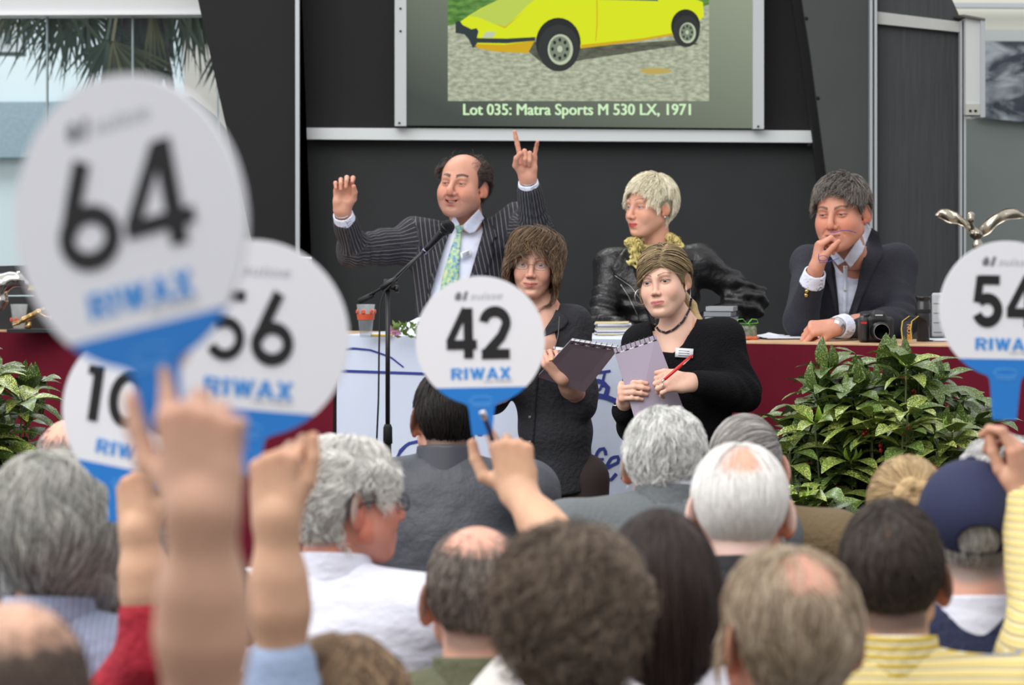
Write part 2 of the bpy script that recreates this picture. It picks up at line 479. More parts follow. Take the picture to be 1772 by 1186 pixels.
def skin_color(h, q, base):
    c = np.tile(np.array(base, np.float32), (len(q), 1))
    x, y, z = np.abs(q[:, 0]), q[:, 1], q[:, 2]
    def blend(mask, col, amt=1.0):
        m = (np.clip(mask, 0, 1) * amt)[:, None]; c[:] = c * (1 - m) + np.asarray(col, np.float32) * m
    def g(dx, dz, sx, sz): return np.exp(-((dx / sx) ** 2 + (dz / sz) ** 2))
    c *= (1 + 0.05 * vnoise(q, 110, 3) + 0.05 * vnoise(q, 35, 4))[:, None]
    front = (y < -0.03)
    red = np.array(base) * A(1.0, 0.66, 0.60)
    blend(g(x - 0.045, z + 0.032, 0.024, 0.022) * front, red, 0.55 * h.get('ruddy', 0.7))
    blend(g(x, z + 0.036, 0.017, 0.015) * (y < -0.088), red, 0.6 * h.get('ruddy', 0.7))
    blend(((x > 0.072) & (np.abs(y - 0.012) < 0.03)).astype(np.float32), np.array(base) * A(0.98, 0.62, 0.52), 0.6)
    if not h.get('simple'):
        sm = h.get('smile', 0); op = h.get('mouth', 0); zc = -0.0685
        x0 = 0.024 + 0.004 * sm
        xx = np.clip(x / x0, 0, 1)
        zm = zc + 0.007 * sm * xx ** 1.5
        hgt = (0.0085 * h.get('lip', 1.0) + op * .8) * np.sqrt(np.clip(1 - xx ** 2.2, 0, 1)) + 0.0008
        lip = np.clip((hgt - np.abs(z - zm + 0.0008)) / 0.0022 + 0.3, 0, 1) * (x < x0 + 0.002) * (y < -0.074)
        blend(lip, h.get('lipcol', rgb(176, 92, 84)), 0.9)
        line = g(x * 0.3, z - zm, 0.02, 0.0013 + op * .45) * (x < x0) * (y < -0.070) * (y > (-0.0945 if op else -0.2))
        blend(line, (0.09, 0.02, 0.02), 0.75)
        if op > 0.002: blend((g(x * .5, z - zm, 0.014, op * 1.1) * (y > -0.0915) * (y < -.06)) > .5, (0.05, 0.012, 0.012), 1.0)
        # brows
        bt = h.get('brow', 0.0042); bz = 0.0205 + 0.0065 * np.sin(np.clip((x - 0.012) / 0.036, 0, 1) * math.pi * 0.75) - 0.1 * np.clip(x - 0.035, 0, 1) + h.get('browup', 0.0)
        bm = np.clip((bt * (1.15 - np.clip((x - 0.012) / 0.04, 0, 1) * 0.55) - np.abs(z - bz)) / 0.0016 + 0.4, 0, 1) * (x > 0.011) * (x < 0.050) * (y < -0.045)
        blend(bm, h.get('browcol', rgb(70, 52, 42)), 0.88)
        # lid edges / lashes
        R2 = ((x - 0.0315) / 0.0152) ** 2 + ((z + 0.0005) / (0.0066 * h.get('eyes', 1.0))) ** 2
        lash = np.exp(-((np.sqrt(R2) - 0.98) / 0.19) ** 2) * (y < -0.06) * (0.45 + 0.55 * (z > -0.0005))
        blend(lash, h.get('lashcol', (0.03, 0.018, 0.012)), h.get('lash', 0.92))
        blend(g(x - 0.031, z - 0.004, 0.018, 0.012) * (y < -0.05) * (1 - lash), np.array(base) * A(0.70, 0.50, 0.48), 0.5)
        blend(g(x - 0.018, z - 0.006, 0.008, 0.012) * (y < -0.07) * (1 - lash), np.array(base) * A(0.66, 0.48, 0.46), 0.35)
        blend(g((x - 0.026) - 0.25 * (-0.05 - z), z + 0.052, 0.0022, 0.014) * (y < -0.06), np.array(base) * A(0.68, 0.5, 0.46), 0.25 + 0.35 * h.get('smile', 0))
        # nostril
        blend(g(x - 0.0065, z + 0.0455, 0.0038, 0.003) * (y < -0.095), (0.12, 0.03, 0.02), 0.7)
        if h.get('stubble'):
            st = np.clip((-z - 0.040) / 0.02, 0, 1) * (y < -0.01) * (1 - lip)
            st = np.maximum(st, g(x, z + 0.054, 0.026, 0.006) * (y < -0.08))
            blend(st, np.array(base) * A(0.50, 0.50, 0.55), h['stubble'])
    sc = h.get('scalpcol')
    if sc is not None:
        m = np.clip(hair_mask(h, q) / 0.016 + 0.6, 0, 1)
        blend(m, sc, h.get('scalp', 0.8))
    return c
SKIN = None
def setup_skin():
    global SKIN, EYEW, TEETH
    SKIN = mat('skin', (0.6, 0.4, 0.3), rough=0.48, spec=0.4, attr='Col', bump=(420, 0.10), sss=0.12)
    EYEW = mat('eye', (0.8, 0.8, 0.8), rough=0.12, attr='Col', coat=0.6)
    TEETH = mat('teeth', rgb(232, 226, 210), rough=0.3)
setup_skin()
def eyeball(c, look, iris, par, scale=0.0126):
    """sphere with the iris painted round the gaze direction"""
    look = nrm(look)
    nu, nv = 22, 20
    t = nrm(np.cross(look, A(0, 0, 1))); b = np.cross(t, look)
    v = []; col = []
    for i in range(nv + 1):
        th = (i / nv) ** 1.25 * math.pi
        for j in range(nu):
            ph = 2 * math.pi * j / nu
            d = math.cos(th) * look + math.sin(th) * (math.cos(ph) * t + math.sin(ph) * b)
            bul = 0.0007 * math.exp(-(th / 0.42) ** 2)
            v.append(np.asarray(c) + d * (scale + bul))
            a = th * scale
            if a < 0.0025: col.append((0.006, 0.006, 0.006))
            elif a < 0.0057: col.append(iris)
            elif a < 0.0066: col.append(tuple(0.3 * q for q in iris))
            else: col.append(rgb(168, 154, 148))
    f = [(i * nu + j, i * nu + (j + 1) % nu, (i + 1) * nu + (j + 1) % nu, (i + 1) * nu + j) for i in range(nv) for j in range(nu)]
    me = mesh_from(np.array(v) - np.array(origin_of(par)), f, 'eye', [EYEW], col=np.array(col))
    o = bpy.data.objects.new('eye', me); link(o); o.parent = par
    return o

# ------------------------------------------------------------------ hair
def hair_mat(name, c1, c2, rough=0.45, mixpos=(0.25, 0.8), spec=0.35):
    if name in MATS: return MATS[name]
    m = bpy.data.materials.new(name); MATS[name] = m; m.use_nodes = True
    t = m.node_tree; n = t.nodes; L = t.links; b = n['Principled BSDF']
    hi = n.new('ShaderNodeHairInfo')
    cr = n.new('ShaderNodeValToRGB')
    cr.color_ramp.elements[0].color = (*c1, 1); cr.color_ramp.elements[0].position = mixpos[0]
    cr.color_ramp.elements[1].color = (*c2, 1); cr.color_ramp.elements[1].position = mixpos[1]
    L.new(hi.outputs['Random'], cr.inputs[0]); L.new(cr.outputs[0], b.inputs['Base Color'])
    b.inputs['Roughness'].default_value = rough; b.inputs['Specular IOR Level'].default_value = spec
    return m
def curves_object(name, pts, rad, material, par):
    """pts (N, K, 3) world space, rad (K,) radii -> a hair curves object"""
    N, K, _ = pts.shape
    hc = bpy.data.hair_curves.new(name)
    hc.add_curves([K] * N)
    w = np.array(origin_of(par), np.float32)
    hc.points.foreach_set('position', (pts.reshape(-1, 3) - w).astype(np.float32).ravel())
    ra = hc.attributes.get('radius') or hc.attributes.new('radius', 'FLOAT', 'POINT')
    ra.data.foreach_set('value', np.tile(np.asarray(rad, np.float32), N))
    hc.materials.append(material)
    o = bpy.data.objects.new(name, hc); link(o); o.parent = par
    return o
def make_hair(h, skull, R, t, par, seed):
    """hair cap (mesh) and strands for head h, in the head's local frame, placed by R, t"""
    hs = h['hair']; thick = hs.get('thick', 0.012)
    rs = np.random.RandomState(seed)
    m_ = hair_mat(hs['mat'][0], *hs['mat'][1:3], **(hs['mat'][3] if len(hs['mat']) > 3 else {}))
    capm = mat(hs['mat'][0] + ' roots', tuple(0.30 * q + 0.30 * r for q, r in zip(hs['mat'][1], hs['mat'][2])), rough=0.9, bump=(300, 0.6, (1, 1, .3)))
    vol = hs.get('vol')
    def capf(p):
        d = skull(p) - thick * 0.55
        if vol is not None:
            for (c, r) in vol: d = smin(d, d_ell(p, c, r), 0.03)
        return smax(d, -hair_mask(h, p) * 0.8, 0.004)
    v, f = net(capf, (-0.14, -0.14, -0.16), (0.14, 0.17, 0.17), hs.get('capvox', 0.006), newton=1)
    vw = v @ R.T.astype(np.float32) + np.asarray(t, np.float32)
    cap = obj('hair', mesh_from(vw - np.array(origin_of(par), np.float32), f, 'hair', [capm]), None)
    cap.parent = par; cap.location = (0, 0, 0)
    # roots
    N = hs.get('n', 5000); K = hs.get('k', 7); Lh = hs.get('len', 0.045)
    tri = v[f[:, :3]]; g0, _ = grad(skull, tri.mean(1).astype(np.float32))
    cen = tri.mean(1)
    ar = np.linalg.norm(np.cross(tri[:, 1] - tri[:, 0], tri[:, 2] - tri[:, 0]), axis=1)
    fd = skull(cen.astype(np.float32))
    ok = (fd > thick * 0.15) & (hair_mask(h, cen) > -0.004)
    pr = ar * ok; pr = pr / pr.sum()
    pick = rs.choice(len(f), N, p=pr)
    w1 = rs.rand(N, 1); w2 = rs.rand(N, 1)
    q = v[f[pick]]
    p = (q[:, 0] * (1 - w1) * (1 - w2) + q[:, 1] * w1 * (1 - w2) + q[:, 2] * w1 * w2 + q[:, 3] * (1 - w1) * w2).astype(np.float32)
    bd = h.get('bald')
    dens = hs.get('dens')
    if dens is not None:
        keep = rs.rand(len(p)) < dens(p); p = p[keep]; N = len(p)
    root = p.copy()
    if bd is not None and hs.get('margin', 700):
        M = hs.get('margin', 700)
        dv = rs.normal(size=(M * 6, 3)); dv /= np.linalg.norm(dv, axis=1)[:, None]
        q = (np.asarray(bd[0]) + dv * np.asarray(bd[1]) * rs.uniform(.55, 1.3, (M * 6, 1)) ).astype(np.float32)
        for _ in range(3):
            g, d = grad(skull, q); q = (q - g * d[:, None]).astype(np.float32)
        dd = np.sqrt((((q - np.asarray(bd[0])) / np.asarray(bd[1])) ** 2).sum(1))
        keep = (rs.rand(len(q)) < np.clip((dd - .45) / .8, 0, 1) * .8) & (dd < 1.35) & (hair_mask(h, q, -9) > 0.0)
        q = q[keep][:M]; p = np.concatenate([p, q]).astype(np.float32); N = len(p); root = p.copy()
    cl = hs.get('clump', 45.0)
    nz = np.stack([vnoise(root, cl, seed + i) for i in range(3)], 1) * hs.get('jit', 0.5)
    nz += rs.normal(size=(N, 3)) * hs.get('fuzz', 0.12)
    Ls = Lh * (1 + rs.uniform(-1, 1, N) * hs.get('lvar', 0.25))
    if callable(hs.get('lenf')): Ls = Ls * hs['lenf'](root)
    out = [p.copy()]
    lift = hs.get('lift', 0.010); stick = hs.get('stick', 0.7); offs = rs.rand(N) * thick * 0.9
    amp = hs.get('wave', 0.0); fr = hs.get('freq', 60.0)
    ph = vnoise(root, cl * 1.2, seed + 9) * 5 + rs.rand(N) * hs.get('phr', 0.8)
    grav = hs.get('grav', 0.0)
    for i in range(1, K):
        tt = i / (K - 1)
        g, d = grad(skull, p)
        dr = hs['comb'](root, p, tt) + nz * (0.4 + tt * 0.6)
        dr = dr + np.array([0, 0, -1.0]) * grav * tt
        dr = dr - g * (dr * g).sum(1)[:, None] * stick
        dr /= np.linalg.norm(dr, axis=1)[:, None] + 1e-9
        if amp:
            side = np.cross(g, dr)
            s_ = tt * Ls * fr + ph
            dr = dr + side * (np.cos(s_) * amp)[:, None] + g * (np.sin(s_) * amp * 0.6)[:, None]
        p = p + dr * (Ls / (K - 1))[:, None]
        tgt = thick * 0.55 + offs + lift * tt
        corr = np.maximum(tgt - skull(p.astype(np.float32)), 0) * 0.8 + np.minimum(tgt - skull(p.astype(np.float32)), 0) * stick * 0.35 * (1 - hs.get('free', 0.0))
        p = (p + g * corr[:, None]).astype(np.float32)
        out.append(p.copy())
    pts = np.stack(out, 1)
    if h.get('ears', h.get('hairline', 'short') in ('short', 'recede', 'cap')):      # leave the ears free
        inn = (np.abs(pts[..., 0]) > .056) & (pts[..., 1] > -.022) & (pts[..., 1] < .046) & (pts[..., 2] < .018) & (pts[..., 2] > -.060)
        pts = pts[~inn[:, 2:].any(1)]
    if bd is not None and hs.get('clear', .85):      # few strands lie across the bare patch
        dd = np.sqrt((((pts - np.asarray(bd[0], np.float32)) / np.asarray(bd[1], np.float32)) ** 2).sum(-1)).min(1)
        pts = pts[(dd > .95) | (rs.rand(len(pts)) > hs.get('clear', .85) * np.clip((1.05 - dd) / .3, 0, 1))]
    pts = pts @ R.T.astype(np.float32) + np.asarray(t, np.float32)
    r0 = hs.get('rad', 0.00045)
    rad = [r0 * (1.0 if j < K - 2 else (0.8 if j < K - 1 else 0.35)) for j in range(K)]
    st = curves_object('hair_strands', pts, rad, m_, cap)
    return cap
def comb_down(root, p, t):
    """from the crown downward and around"""
    d = p - np.array([0, 0.035, 0.12]); d = d / (np.linalg.norm(d, axis=1)[:, None] + 1e-9)
    return d * 0.7 + np.array([0, 0.0, -0.9])
def comb_crown(cx=0.0, cy=0.045, cz=0.11, swirl=0.3, down=0.5):
    def f(root, p, t):
        d = p - np.array([cx, cy, cz]); d = d / (np.linalg.norm(d, axis=1)[:, None] + 1e-9)
        s = np.stack([-d[:, 1], d[:, 0], d[:, 2] * 0], 1)
        return d + s * swirl + np.array([0, 0, -down])
    return f
# ------------------------------------------------------------------ people: hands, bodies, clothes
def hand_sdf(s, wrist, d, n, thumb_side, curls, spread=0.10, thumb=None, size=1.0, elbow=None, spreads=None, k0=0.012):
    """adds a five-fingered hand to s. d: towards the fingers, n: out of the palm, thumb_side +1/-1 along cross(d, n).
    curls: four (mcp, pip, dip) in degrees, index to little; thumb: list of three directions in (u, d, n)"""
    d = nrm(d); n = nrm(np.asarray(n, float) - d * np.dot(n, d)); u = thumb_side * np.cross(d, n)
    w = np.asarray(wrist, float); z = size
    mcp = [(0.027, 0.086), (0.009, 0.090), (-0.009, 0.085), (-0.026, 0.077)]
    seg = [(0.043, 0.026, 0.021), (0.047, 0.030, 0.022), (0.043, 0.028, 0.022), (0.034, 0.021, 0.019)]
    rr = [0.0093, 0.0095, 0.0090, 0.0080]
    cx = [0.015, 0.005, -0.005, -0.015]
    M = []
    for j in range(4):
        m = w + (u * mcp[j][0] + d * mcp[j][1] - n * (0.003 if j in (1, 2) else 0.0)) * z
        M.append(m)
        s.cone(w + (u * cx[j] + d * 0.004) * z, m, 0.0150 * z, 0.0118 * z, k=k0 * z)
    s.ell(w + (u * 0.020 + d * 0.036 + n * 0.012) * z, (0.018 * z,) * 3, k=0.016)
    s.ell(w + (-u * 0.018 + d * 0.036 + n * 0.010) * z, (0.017 * z,) * 3, k=0.016)
    tips = []
    for j in range(4):
        sp = (spreads[j] if spreads else spread * (1.5 - j))
        dd = nrm(d + u * sp)
        p = M[j]; a = 0.0; r = rr[j]
        for q in range(3):
            a += RAD(curls[j][q])
            v = dd * math.cos(a) + n * math.sin(a)
            p2 = p + v * seg[j][q] * z
            r2 = r * (0.93 if q < 2 else 0.86)
            s.cone(p, p2, r * z, r2 * z, k=0.0045)
            p, r = p2, r2
        tips.append(p)
    th = thumb or [(0.75, 0.62, 0.25), (0.45, 0.85, 0.2), (0.3, 0.95, 0.2)]
    p = w + (u * 0.018 + d * 0.020 + n * 0.006) * z; r = 0.0150
    for q, (L_, r2) in enumerate(((0.044, 0.0118), (0.034, 0.0102), (0.027, 0.0086))):
        t_ = th[q]; v = nrm(u * t_[0] + d * t_[1] + n * t_[2])
        p2 = p + v * L_ * z
        s.cone(p, p2, r * z, r2 * z, k=0.010 if q == 0 else 0.004)
        p, r = p2, r2
    tips.append(p)
    if elbow is not None:
        e = np.asarray(elbow, float)
        mid = w + (e - w) * 0.45
        s.cone(w - u * 0.008 * z + d * .006, mid - u * .005, 0.0200 * z, 0.033 * z, k=0.022)
        s.cone(w + u * 0.008 * z + d * .006, mid + u * .005, 0.0200 * z, 0.033 * z, k=0.022)
        s.cone(mid + (w - mid) * .3, e, 0.031 * z, 0.041 * z, k=0.03)
    return dict(u=u, d=d, n=n, mcp=M, tips=tips, pts=[w] + M + tips)
def bbox(pts, pad):
    a = np.array([np.asarray(p, float) for p in pts]); return a.min(0) - pad, a.max(0) + pad
def hand_color(v, base, info=None, seed=1):
    c = np.tile(np.array(base, np.float32), (len(v), 1))
    c *= (1 + 0.07 * vnoise(v, 70, seed) + 0.04 * vnoise(v, 200, seed + 1))[:, None]
    if info:
        for q in info['mcp'] + info['tips']:
            g = np.exp(-(((v - np.asarray(q, np.float32)) ** 2).sum(1)) / 0.013 ** 2)[:, None] * 0.4
            c = c * (1 - g) + g * np.array(base, np.float32) * A(1.0, 0.68, 0.62)
    return c
def torso_sdf(s, neck, sl, sr, hip, cw=0.165, cd=0.118, ww=0.15, wd=0.115, k=0.06, shr=0.062, hw=None, trap=0.050):
    """torso between joints; sl / sr shoulders, hip the pelvis centre"""
    neck, sl, sr, hip = [np.asarray(q, float) for q in (neck, sl, sr, hip)]
    ax = nrm(sr - sl); mid = (sl + sr) / 2; down = nrm(hip - mid); fw = nrm(np.cross(ax, down)); down = np.cross(fw, ax)
    R = np.stack([ax, fw, down], 1)
    L_ = np.linalg.norm(hip - mid)
    s.cone(neck, sl, trap, shr, k=k); s.cone(neck, sr, trap, shr, k=k)
    s.cone(sl, sr, shr, shr, k=k)
    c = mid + (hip - mid) * 0.30
    s.ell(c, (cw, cd, 0.42 * L_), k=k, R=R)
    s.ell(mid + (hip - mid) * 0.65, (ww, wd, 0.38 * L_), k=k, R=R)
    s.ell(hip, (hw or ww * 1.05, wd * 1.02, 0.24 * L_), k=k, R=R)
    return R
def fold_noise(amp, scale, seed, stretch=(1, 1, 1)):
    st = np.asarray(stretch, np.float32)
    def f(p):
        a = vnoise(p * st, scale, seed); b = vnoise(p * st, scale * 2.1, seed + 7)
        return ((np.abs(a) ** 0.8) * -amp + b * amp * 0.3 + amp * .4).astype(np.float32)
    return f
def joint_folds(elbow, a, b, amp=0.004, rng=0.09, freq=190.0):
    """creases that ring a bent joint"""
    ax = nrm(np.asarray(b, float) - np.asarray(a, float)).astype(np.float32); e = np.asarray(elbow, np.float32)
    def f(p):
        q = p - e; r2 = (q ** 2).sum(1)
        t = q @ ax + 0.006 * vnoise(p, 40, 3)
        return (-amp * np.sin(t * freq) * np.exp(-r2 / rng ** 2)).astype(np.float32)
    return f
def collar_sdf(a, b, ra, rb, th=0.004):
    """a band (open shell) around the segment a-b"""
    a = np.asarray(a, np.float32); b = np.asarray(b, np.float32); L_ = float(np.linalg.norm(b - a)); ax = (b - a) / L_
    def f(p):
        q = p - a; t = q @ ax; r = np.sqrt(np.maximum((q * q).sum(1) - t * t, 0))
        rr_ = ra + (rb - ra) * np.clip(t / L_, 0, 1)
        return np.maximum(np.abs(r - rr_) - th, np.maximum(-t, t - L_)).astype(np.float32)
    return f
def wedge(poly, Y, back):
    """volume seen through a convex pixel polygon, from the camera side down to depth `back`; used to open a garment's front"""
    pts = np.array([P(x, y, Y)[[0, 2]] for x, y in poly]); c = pts.mean(0)
    hp = []
    for i in range(len(pts)):
        a, b = pts[i], pts[(i + 1) % len(pts)]; e_ = (b - a) / np.linalg.norm(b - a); nn = np.array([e_[1], -e_[0]])
        if np.dot(c - a, nn) > 0: nn = -nn
        hp.append((nn.astype(np.float32), float(np.dot(nn, a))))
    def f(p):
        q = p[:, [0, 2]]
        d = np.max(np.stack([q @ nn - o for nn, o in hp]), 0)
        return np.maximum(d, p[:, 1] - back).astype(np.float32)
    return f
def ray_hit(f, px, py, Y0, Y1, n=60):
    """first point of f < 0 along the sight line of the pixel, from depth Y0 on"""
    px = np.atleast_1d(px).astype(float); py = np.atleast_1d(py).astype(float)
    Y = np.full(len(px), float(Y0))
    for _ in range(n):
        p = np.stack([(px - CX) * Y / FPX, Y, CAMH - (py - HY) * Y / FPX], 1).astype(np.float32)
        d = f(p); Y = np.minimum(Y + np.maximum(d, -0.01) * 0.8, Y1)
    return np.stack([(px - CX) * Y / FPX, Y, CAMH - (py - HY) * Y / FPX], 1)
def resample(pts, n):
    pts = np.asarray(pts, float); L_ = np.r_[0, np.cumsum(np.linalg.norm(np.diff(pts, axis=0), axis=1))]
    t = np.linspace(0, L_[-1], n)
    return np.stack([np.interp(t, L_, pts[:, i]) for i in range(pts.shape[1])], 1)
def strip(f, left, right, off=0.004, th=0.003, nu=6, nv=24, Y0=9.0, Y1=13.0):
    """a sheet of cloth laid on f between two pixel polylines -> (verts, faces) with thickness"""
    l = resample(left, nv); r = resample(right, nv)
    t = np.linspace(0, 1, nu)[None, :, None]
    g = (l[:, None] * (1 - t) + r[:, None] * t).reshape(-1, 2)
    h = ray_hit(f, g[:, 0], g[:, 1], Y0, Y1)
    # smooth the depth a little so that the sheet spans creases
    Yg = h[:, 1].reshape(nv, nu); med = np.median(Yg); Yg = np.clip(Yg, med - .14, med + .08)
    for _ in range(2):
        Yp = np.pad(Yg, 1, mode='edge'); Yg = np.minimum(Yg, (Yp[:-2, 1:-1] + Yp[2:, 1:-1] + Yp[1:-1, :-2] + Yp[1:-1, 2:]) / 4)
    Yf = Yg.reshape(-1)
    def at(Yv): return np.stack([(g[:, 0] - CX) * Yv / FPX, Yv, CAMH - (g[:, 1] - HY) * Yv / FPX], 1)
    front = at(Yf - off - th); backv = at(Yf - off + 0.006)
    N = nv * nu; v = np.concatenate([front, backv]); F_ = []
    idx = lambda i, j: i * nu + j
    for i in range(nv - 1):
        for j in range(nu - 1):
            F_.append((idx(i, j), idx(i, j + 1), idx(i + 1, j + 1), idx(i + 1, j)))
            F_.append((N + idx(i, j), N + idx(i + 1, j), N + idx(i + 1, j + 1), N + idx(i, j + 1)))
    for i in range(nv - 1):
        F_.append((idx(i, 0), idx(i + 1, 0), N + idx(i + 1, 0), N + idx(i, 0)))
        F_.append((idx(i, nu - 1), N + idx(i, nu - 1), N + idx(i + 1, nu - 1), idx(i + 1, nu - 1)))
    for j in range(nu - 1):
        F_.append((idx(0, j), N + idx(0, j), N + idx(0, j + 1), idx(0, j + 1)))
        F_.append((idx(nv - 1, j), idx(nv - 1, j + 1), N + idx(nv - 1, j + 1), N + idx(nv - 1, j)))
    return v, F_
def strip_obj(name, par, m, f, left, right, **kw):
    v, F_ = strip(f, left, right, **kw)
    me = mesh_from(v - np.array(origin_of(par)), F_, name, [m], floats={'u': v[:, 0] * .95 + v[:, 2] * .22}); me.polygons.foreach_set('use_smooth', np.ones(len(me.polygons), bool))
    o = bpy.data.objects.new(name, me); link(o); o.parent = par
    return o
def strip2(name, par, m, f, poly, wpx, **kw):
    """a ribbon of constant pixel width along a pixel polyline"""
    q = resample(poly, kw.pop('nv', 14)); t = np.gradient(q, axis=0); t /= np.linalg.norm(t, axis=1)[:, None]
    nn = np.stack([-t[:, 1], t[:, 0]], 1)
    return strip_obj(name, par, m, f, q + nn * wpx / 2, q - nn * wpx / 2, nu=3, nv=len(q), **kw)
def sdf_part(name, par, f, lo, hi, vox, m, floats=None, col=None, newton=1, **kw):
    v, fc = net(f, lo, hi, vox, newton=newton)
    fl = {k: g(v) for k, g in (floats or {}).items()}
    c = col(v) if col is not None else None
    me = mesh_from(v - np.array(origin_of(par), np.float32), fc, name, [m], floats=fl, col=c)
    o = bpy.data.objects.new(name, me); link(o); o.parent = par
    return tagp(o, **kw)
def bone_u(bones):
    """running coordinate around the nearest bone, for stripes that follow sleeves and body"""
    def f(v):
        best = np.full(len(v), 1e9, np.float32); out = np.zeros(len(v), np.float32)
        for a, b, r, ref in bones:
            d = d_cone(v, a, b, r, r)
            if ref is None:
                m = d < best; best = np.where(m, d, best); out = np.where(m, v[:, 0] * .95 + v[:, 2] * .12, out); continue
            ax = nrm(np.asarray(b, float) - np.asarray(a, float)); e1 = nrm(np.asarray(ref, float) - ax * np.dot(ref, ax)); e2 = np.cross(ax, e1)
            q = v - np.asarray(a, np.float32)
            ang = np.arctan2(q @ e2.astype(np.float32), q @ e1.astype(np.float32)) * (r + 0.01)
            m = d < best; best = np.where(m, d, best); out = np.where(m, ang, out)
        return out
    return f
def stripe_mat(name, base, stripes, period, rough=0.8, bump=(60, 0.35), attr='u', axis=None, sheen=0.0):
    """cloth with woven stripes; stripes: list of (centre 0..1, halfwidth, colour)"""
    m = mat(name, base, rough=rough, bump=bump, sheen=sheen); t = m.node_tree; n = t.nodes; L = t.links; b = n['Principled BSDF']
    if b.inputs['Base Color'].links: return m
    if axis is None:
        a = n.new('ShaderNodeAttribute'); a.attribute_name = attr; src = a.outputs['Fac']
    else:
        tcn = n.new('ShaderNodeTexCoord'); sp = n.new('ShaderNodeSeparateXYZ'); L.new(tcn.outputs['Object'], sp.inputs[0]); src = sp.outputs[axis]
    d = n.new('ShaderNodeMath'); d.operation = 'DIVIDE'; d.inputs[1].default_value = period; L.new(src, d.inputs[0])
    fr = n.new('ShaderNodeMath'); fr.operation = 'FRACT'; L.new(d.outputs[0], fr.inputs[0])
    cr = n.new('ShaderNodeValToRGB'); cr.color_ramp.interpolation = 'CONSTANT'
    cr.color_ramp.elements[0].color = (*base, 1); cr.color_ramp.elements[0].position = 0
    cr.color_ramp.elements.remove(cr.color_ramp.elements[1])
    for c, hw, col in stripes:
        e1 = cr.color_ramp.elements.new(c - hw); e1.color = (*col, 1)
        e2 = cr.color_ramp.elements.new(c + hw); e2.color = (*base, 1)
    L.new(fr.outputs[0], cr.inputs[0]); L.new(cr.outputs[0], b.inputs['Base Color'])
    return m
class Body:
    """gathers the skin pieces of one person -> one mesh called body"""
    def __init__(s, root, skin): s.root = root; s.skin = skin; s.V = []; s.F = []; s.C = []; s.n = 0
    def add(s, f, lo, hi, vox, col):
        v, fc = net(f, lo, hi, vox)
        s.V.append(v); s.F.append(fc + s.n); s.C.append(col(v)); s.n += len(v)
    def head(s, h, hp, R, neck, vox=0.0032, neck_r=(0.055, 0.060), extra=None, size=1.0):
        hf, skull = head_sdf(h); hp = np.asarray(hp, float)
        s.h, s.hp, s.R, s.size = h, hp, R, size
        def hw(p): return hf(((p - hp.astype(np.float32)) @ R.astype(np.float32)) / size) * size
        nk = R @ (A(0, 0.026, -0.055) * size) + hp
        def f(p):
            d = smin(hw(p), d_cone(p, nk, neck, neck_r[0], neck_r[1]), 0.02)
            return smin(d, extra(p), 0.03) if extra is not None else d
        lo = np.minimum(hp - 0.135 * size, np.asarray(neck) - 0.07); hi = np.maximum(hp + 0.135 * size, np.asarray(neck) + 0.07)
        if extra is not None: lo = lo - A(0.10, 0.02, 0.10); hi = hi + A(0.10, 0.02, 0)
        else: lo = np.maximum(lo, np.asarray(neck) - A(0.3, 0.3, 0.03))
        def col(v):
            q = ((v - hp) @ R) / size
            return skin_color(h, q.astype(np.float32), s.skin)
        s.add(f, lo, hi, vox, col)
        if not h.get('simple'):
            for sx in (-1, 1):
                c = R @ (A(sx * 0.0315, -0.0712, 0) * size) + hp
                eyeball(c, R @ A(h.get('lookx', 0.0), -1, h.get('lookz', 0.0)), h.get('iris', rgb(86, 66, 48)), s.root, 0.0126 * size)
            if h.get('mouth', 0) > 0.002:
                m = MB(); op = h['mouth']; zc = -0.0685
                for row, (z0, z1) in enumerate(((zc + op * .1 - 0.0035, zc + op * .6 + 0.002),)):
                    pts = []
                    for i in range(13):
                        a = -1 + i / 6; x = 0.021 * math.sin(a * 1.15); y = -0.0895 + 0.016 * a * a * .8
                        pts.append((x, y, 0.0065 * a * a * h.get('smile', 0)))
                    v = [R @ (A(x, y, z0 + dz) * size) + hp for x, y, dz in pts] + [R @ (A(x, y, z1 + dz) * size) + hp for x, y, dz in pts] + \
                        [R @ (A(x, y + .004, z0 + dz) * size) + hp for x, y, dz in pts] + [R @ (A(x, y + .004, z1 + dz) * size) + hp for x, y, dz in pts]
                    fs = [(i, i + 1, 14 + i, 13 + i) for i in range(12)] + [(26 + i, 39 + i, 40 + i, 27 + i) for i in range(12)] + [(i, 26 + i, 27 + i, i + 1) for i in range(12)]
                    m.add(v, fs)
                m.build('teeth', TEETH, s.root, smooth=True)
        if h.get('hair'):
            sk = lambda p: skull(p)
            s.cap = make_hair(h, sk, R * size, hp, s.root, h.get('seed', 1))
        return hw
    def hand(s, wrist, d, n, side, curls, elbow=None, vox=0.0035, **kw):
        sd = S(); info = hand_sdf(sd, wrist, d, n, side, curls, elbow=elbow, **kw)
        lo, hi = bbox(info['pts'] + ([elbow] if elbow is not None else []), 0.045)
        s.add(sd, lo, hi, vox, lambda v: hand_color(v, s.skin, info))
        info['f'] = sd
        return info
    def core(s, f, lo, hi, inset=0.022, vox=0.018):
        s.add(lambda p: f(p) + inset, lo, hi, vox, lambda v: np.tile(np.array(s.skin, np.float32), (len(v), 1)))
    def finish(s):
        V = np.concatenate(s.V) - np.array(origin_of(s.root), np.float32); F_ = np.concatenate(s.F); C_ = np.concatenate(s.C)
        me = mesh_from(V, F_, 'body', [SKIN], col=C_)
        o = bpy.data.objects.new('body', me); link(o); o.parent = s.root
        return o
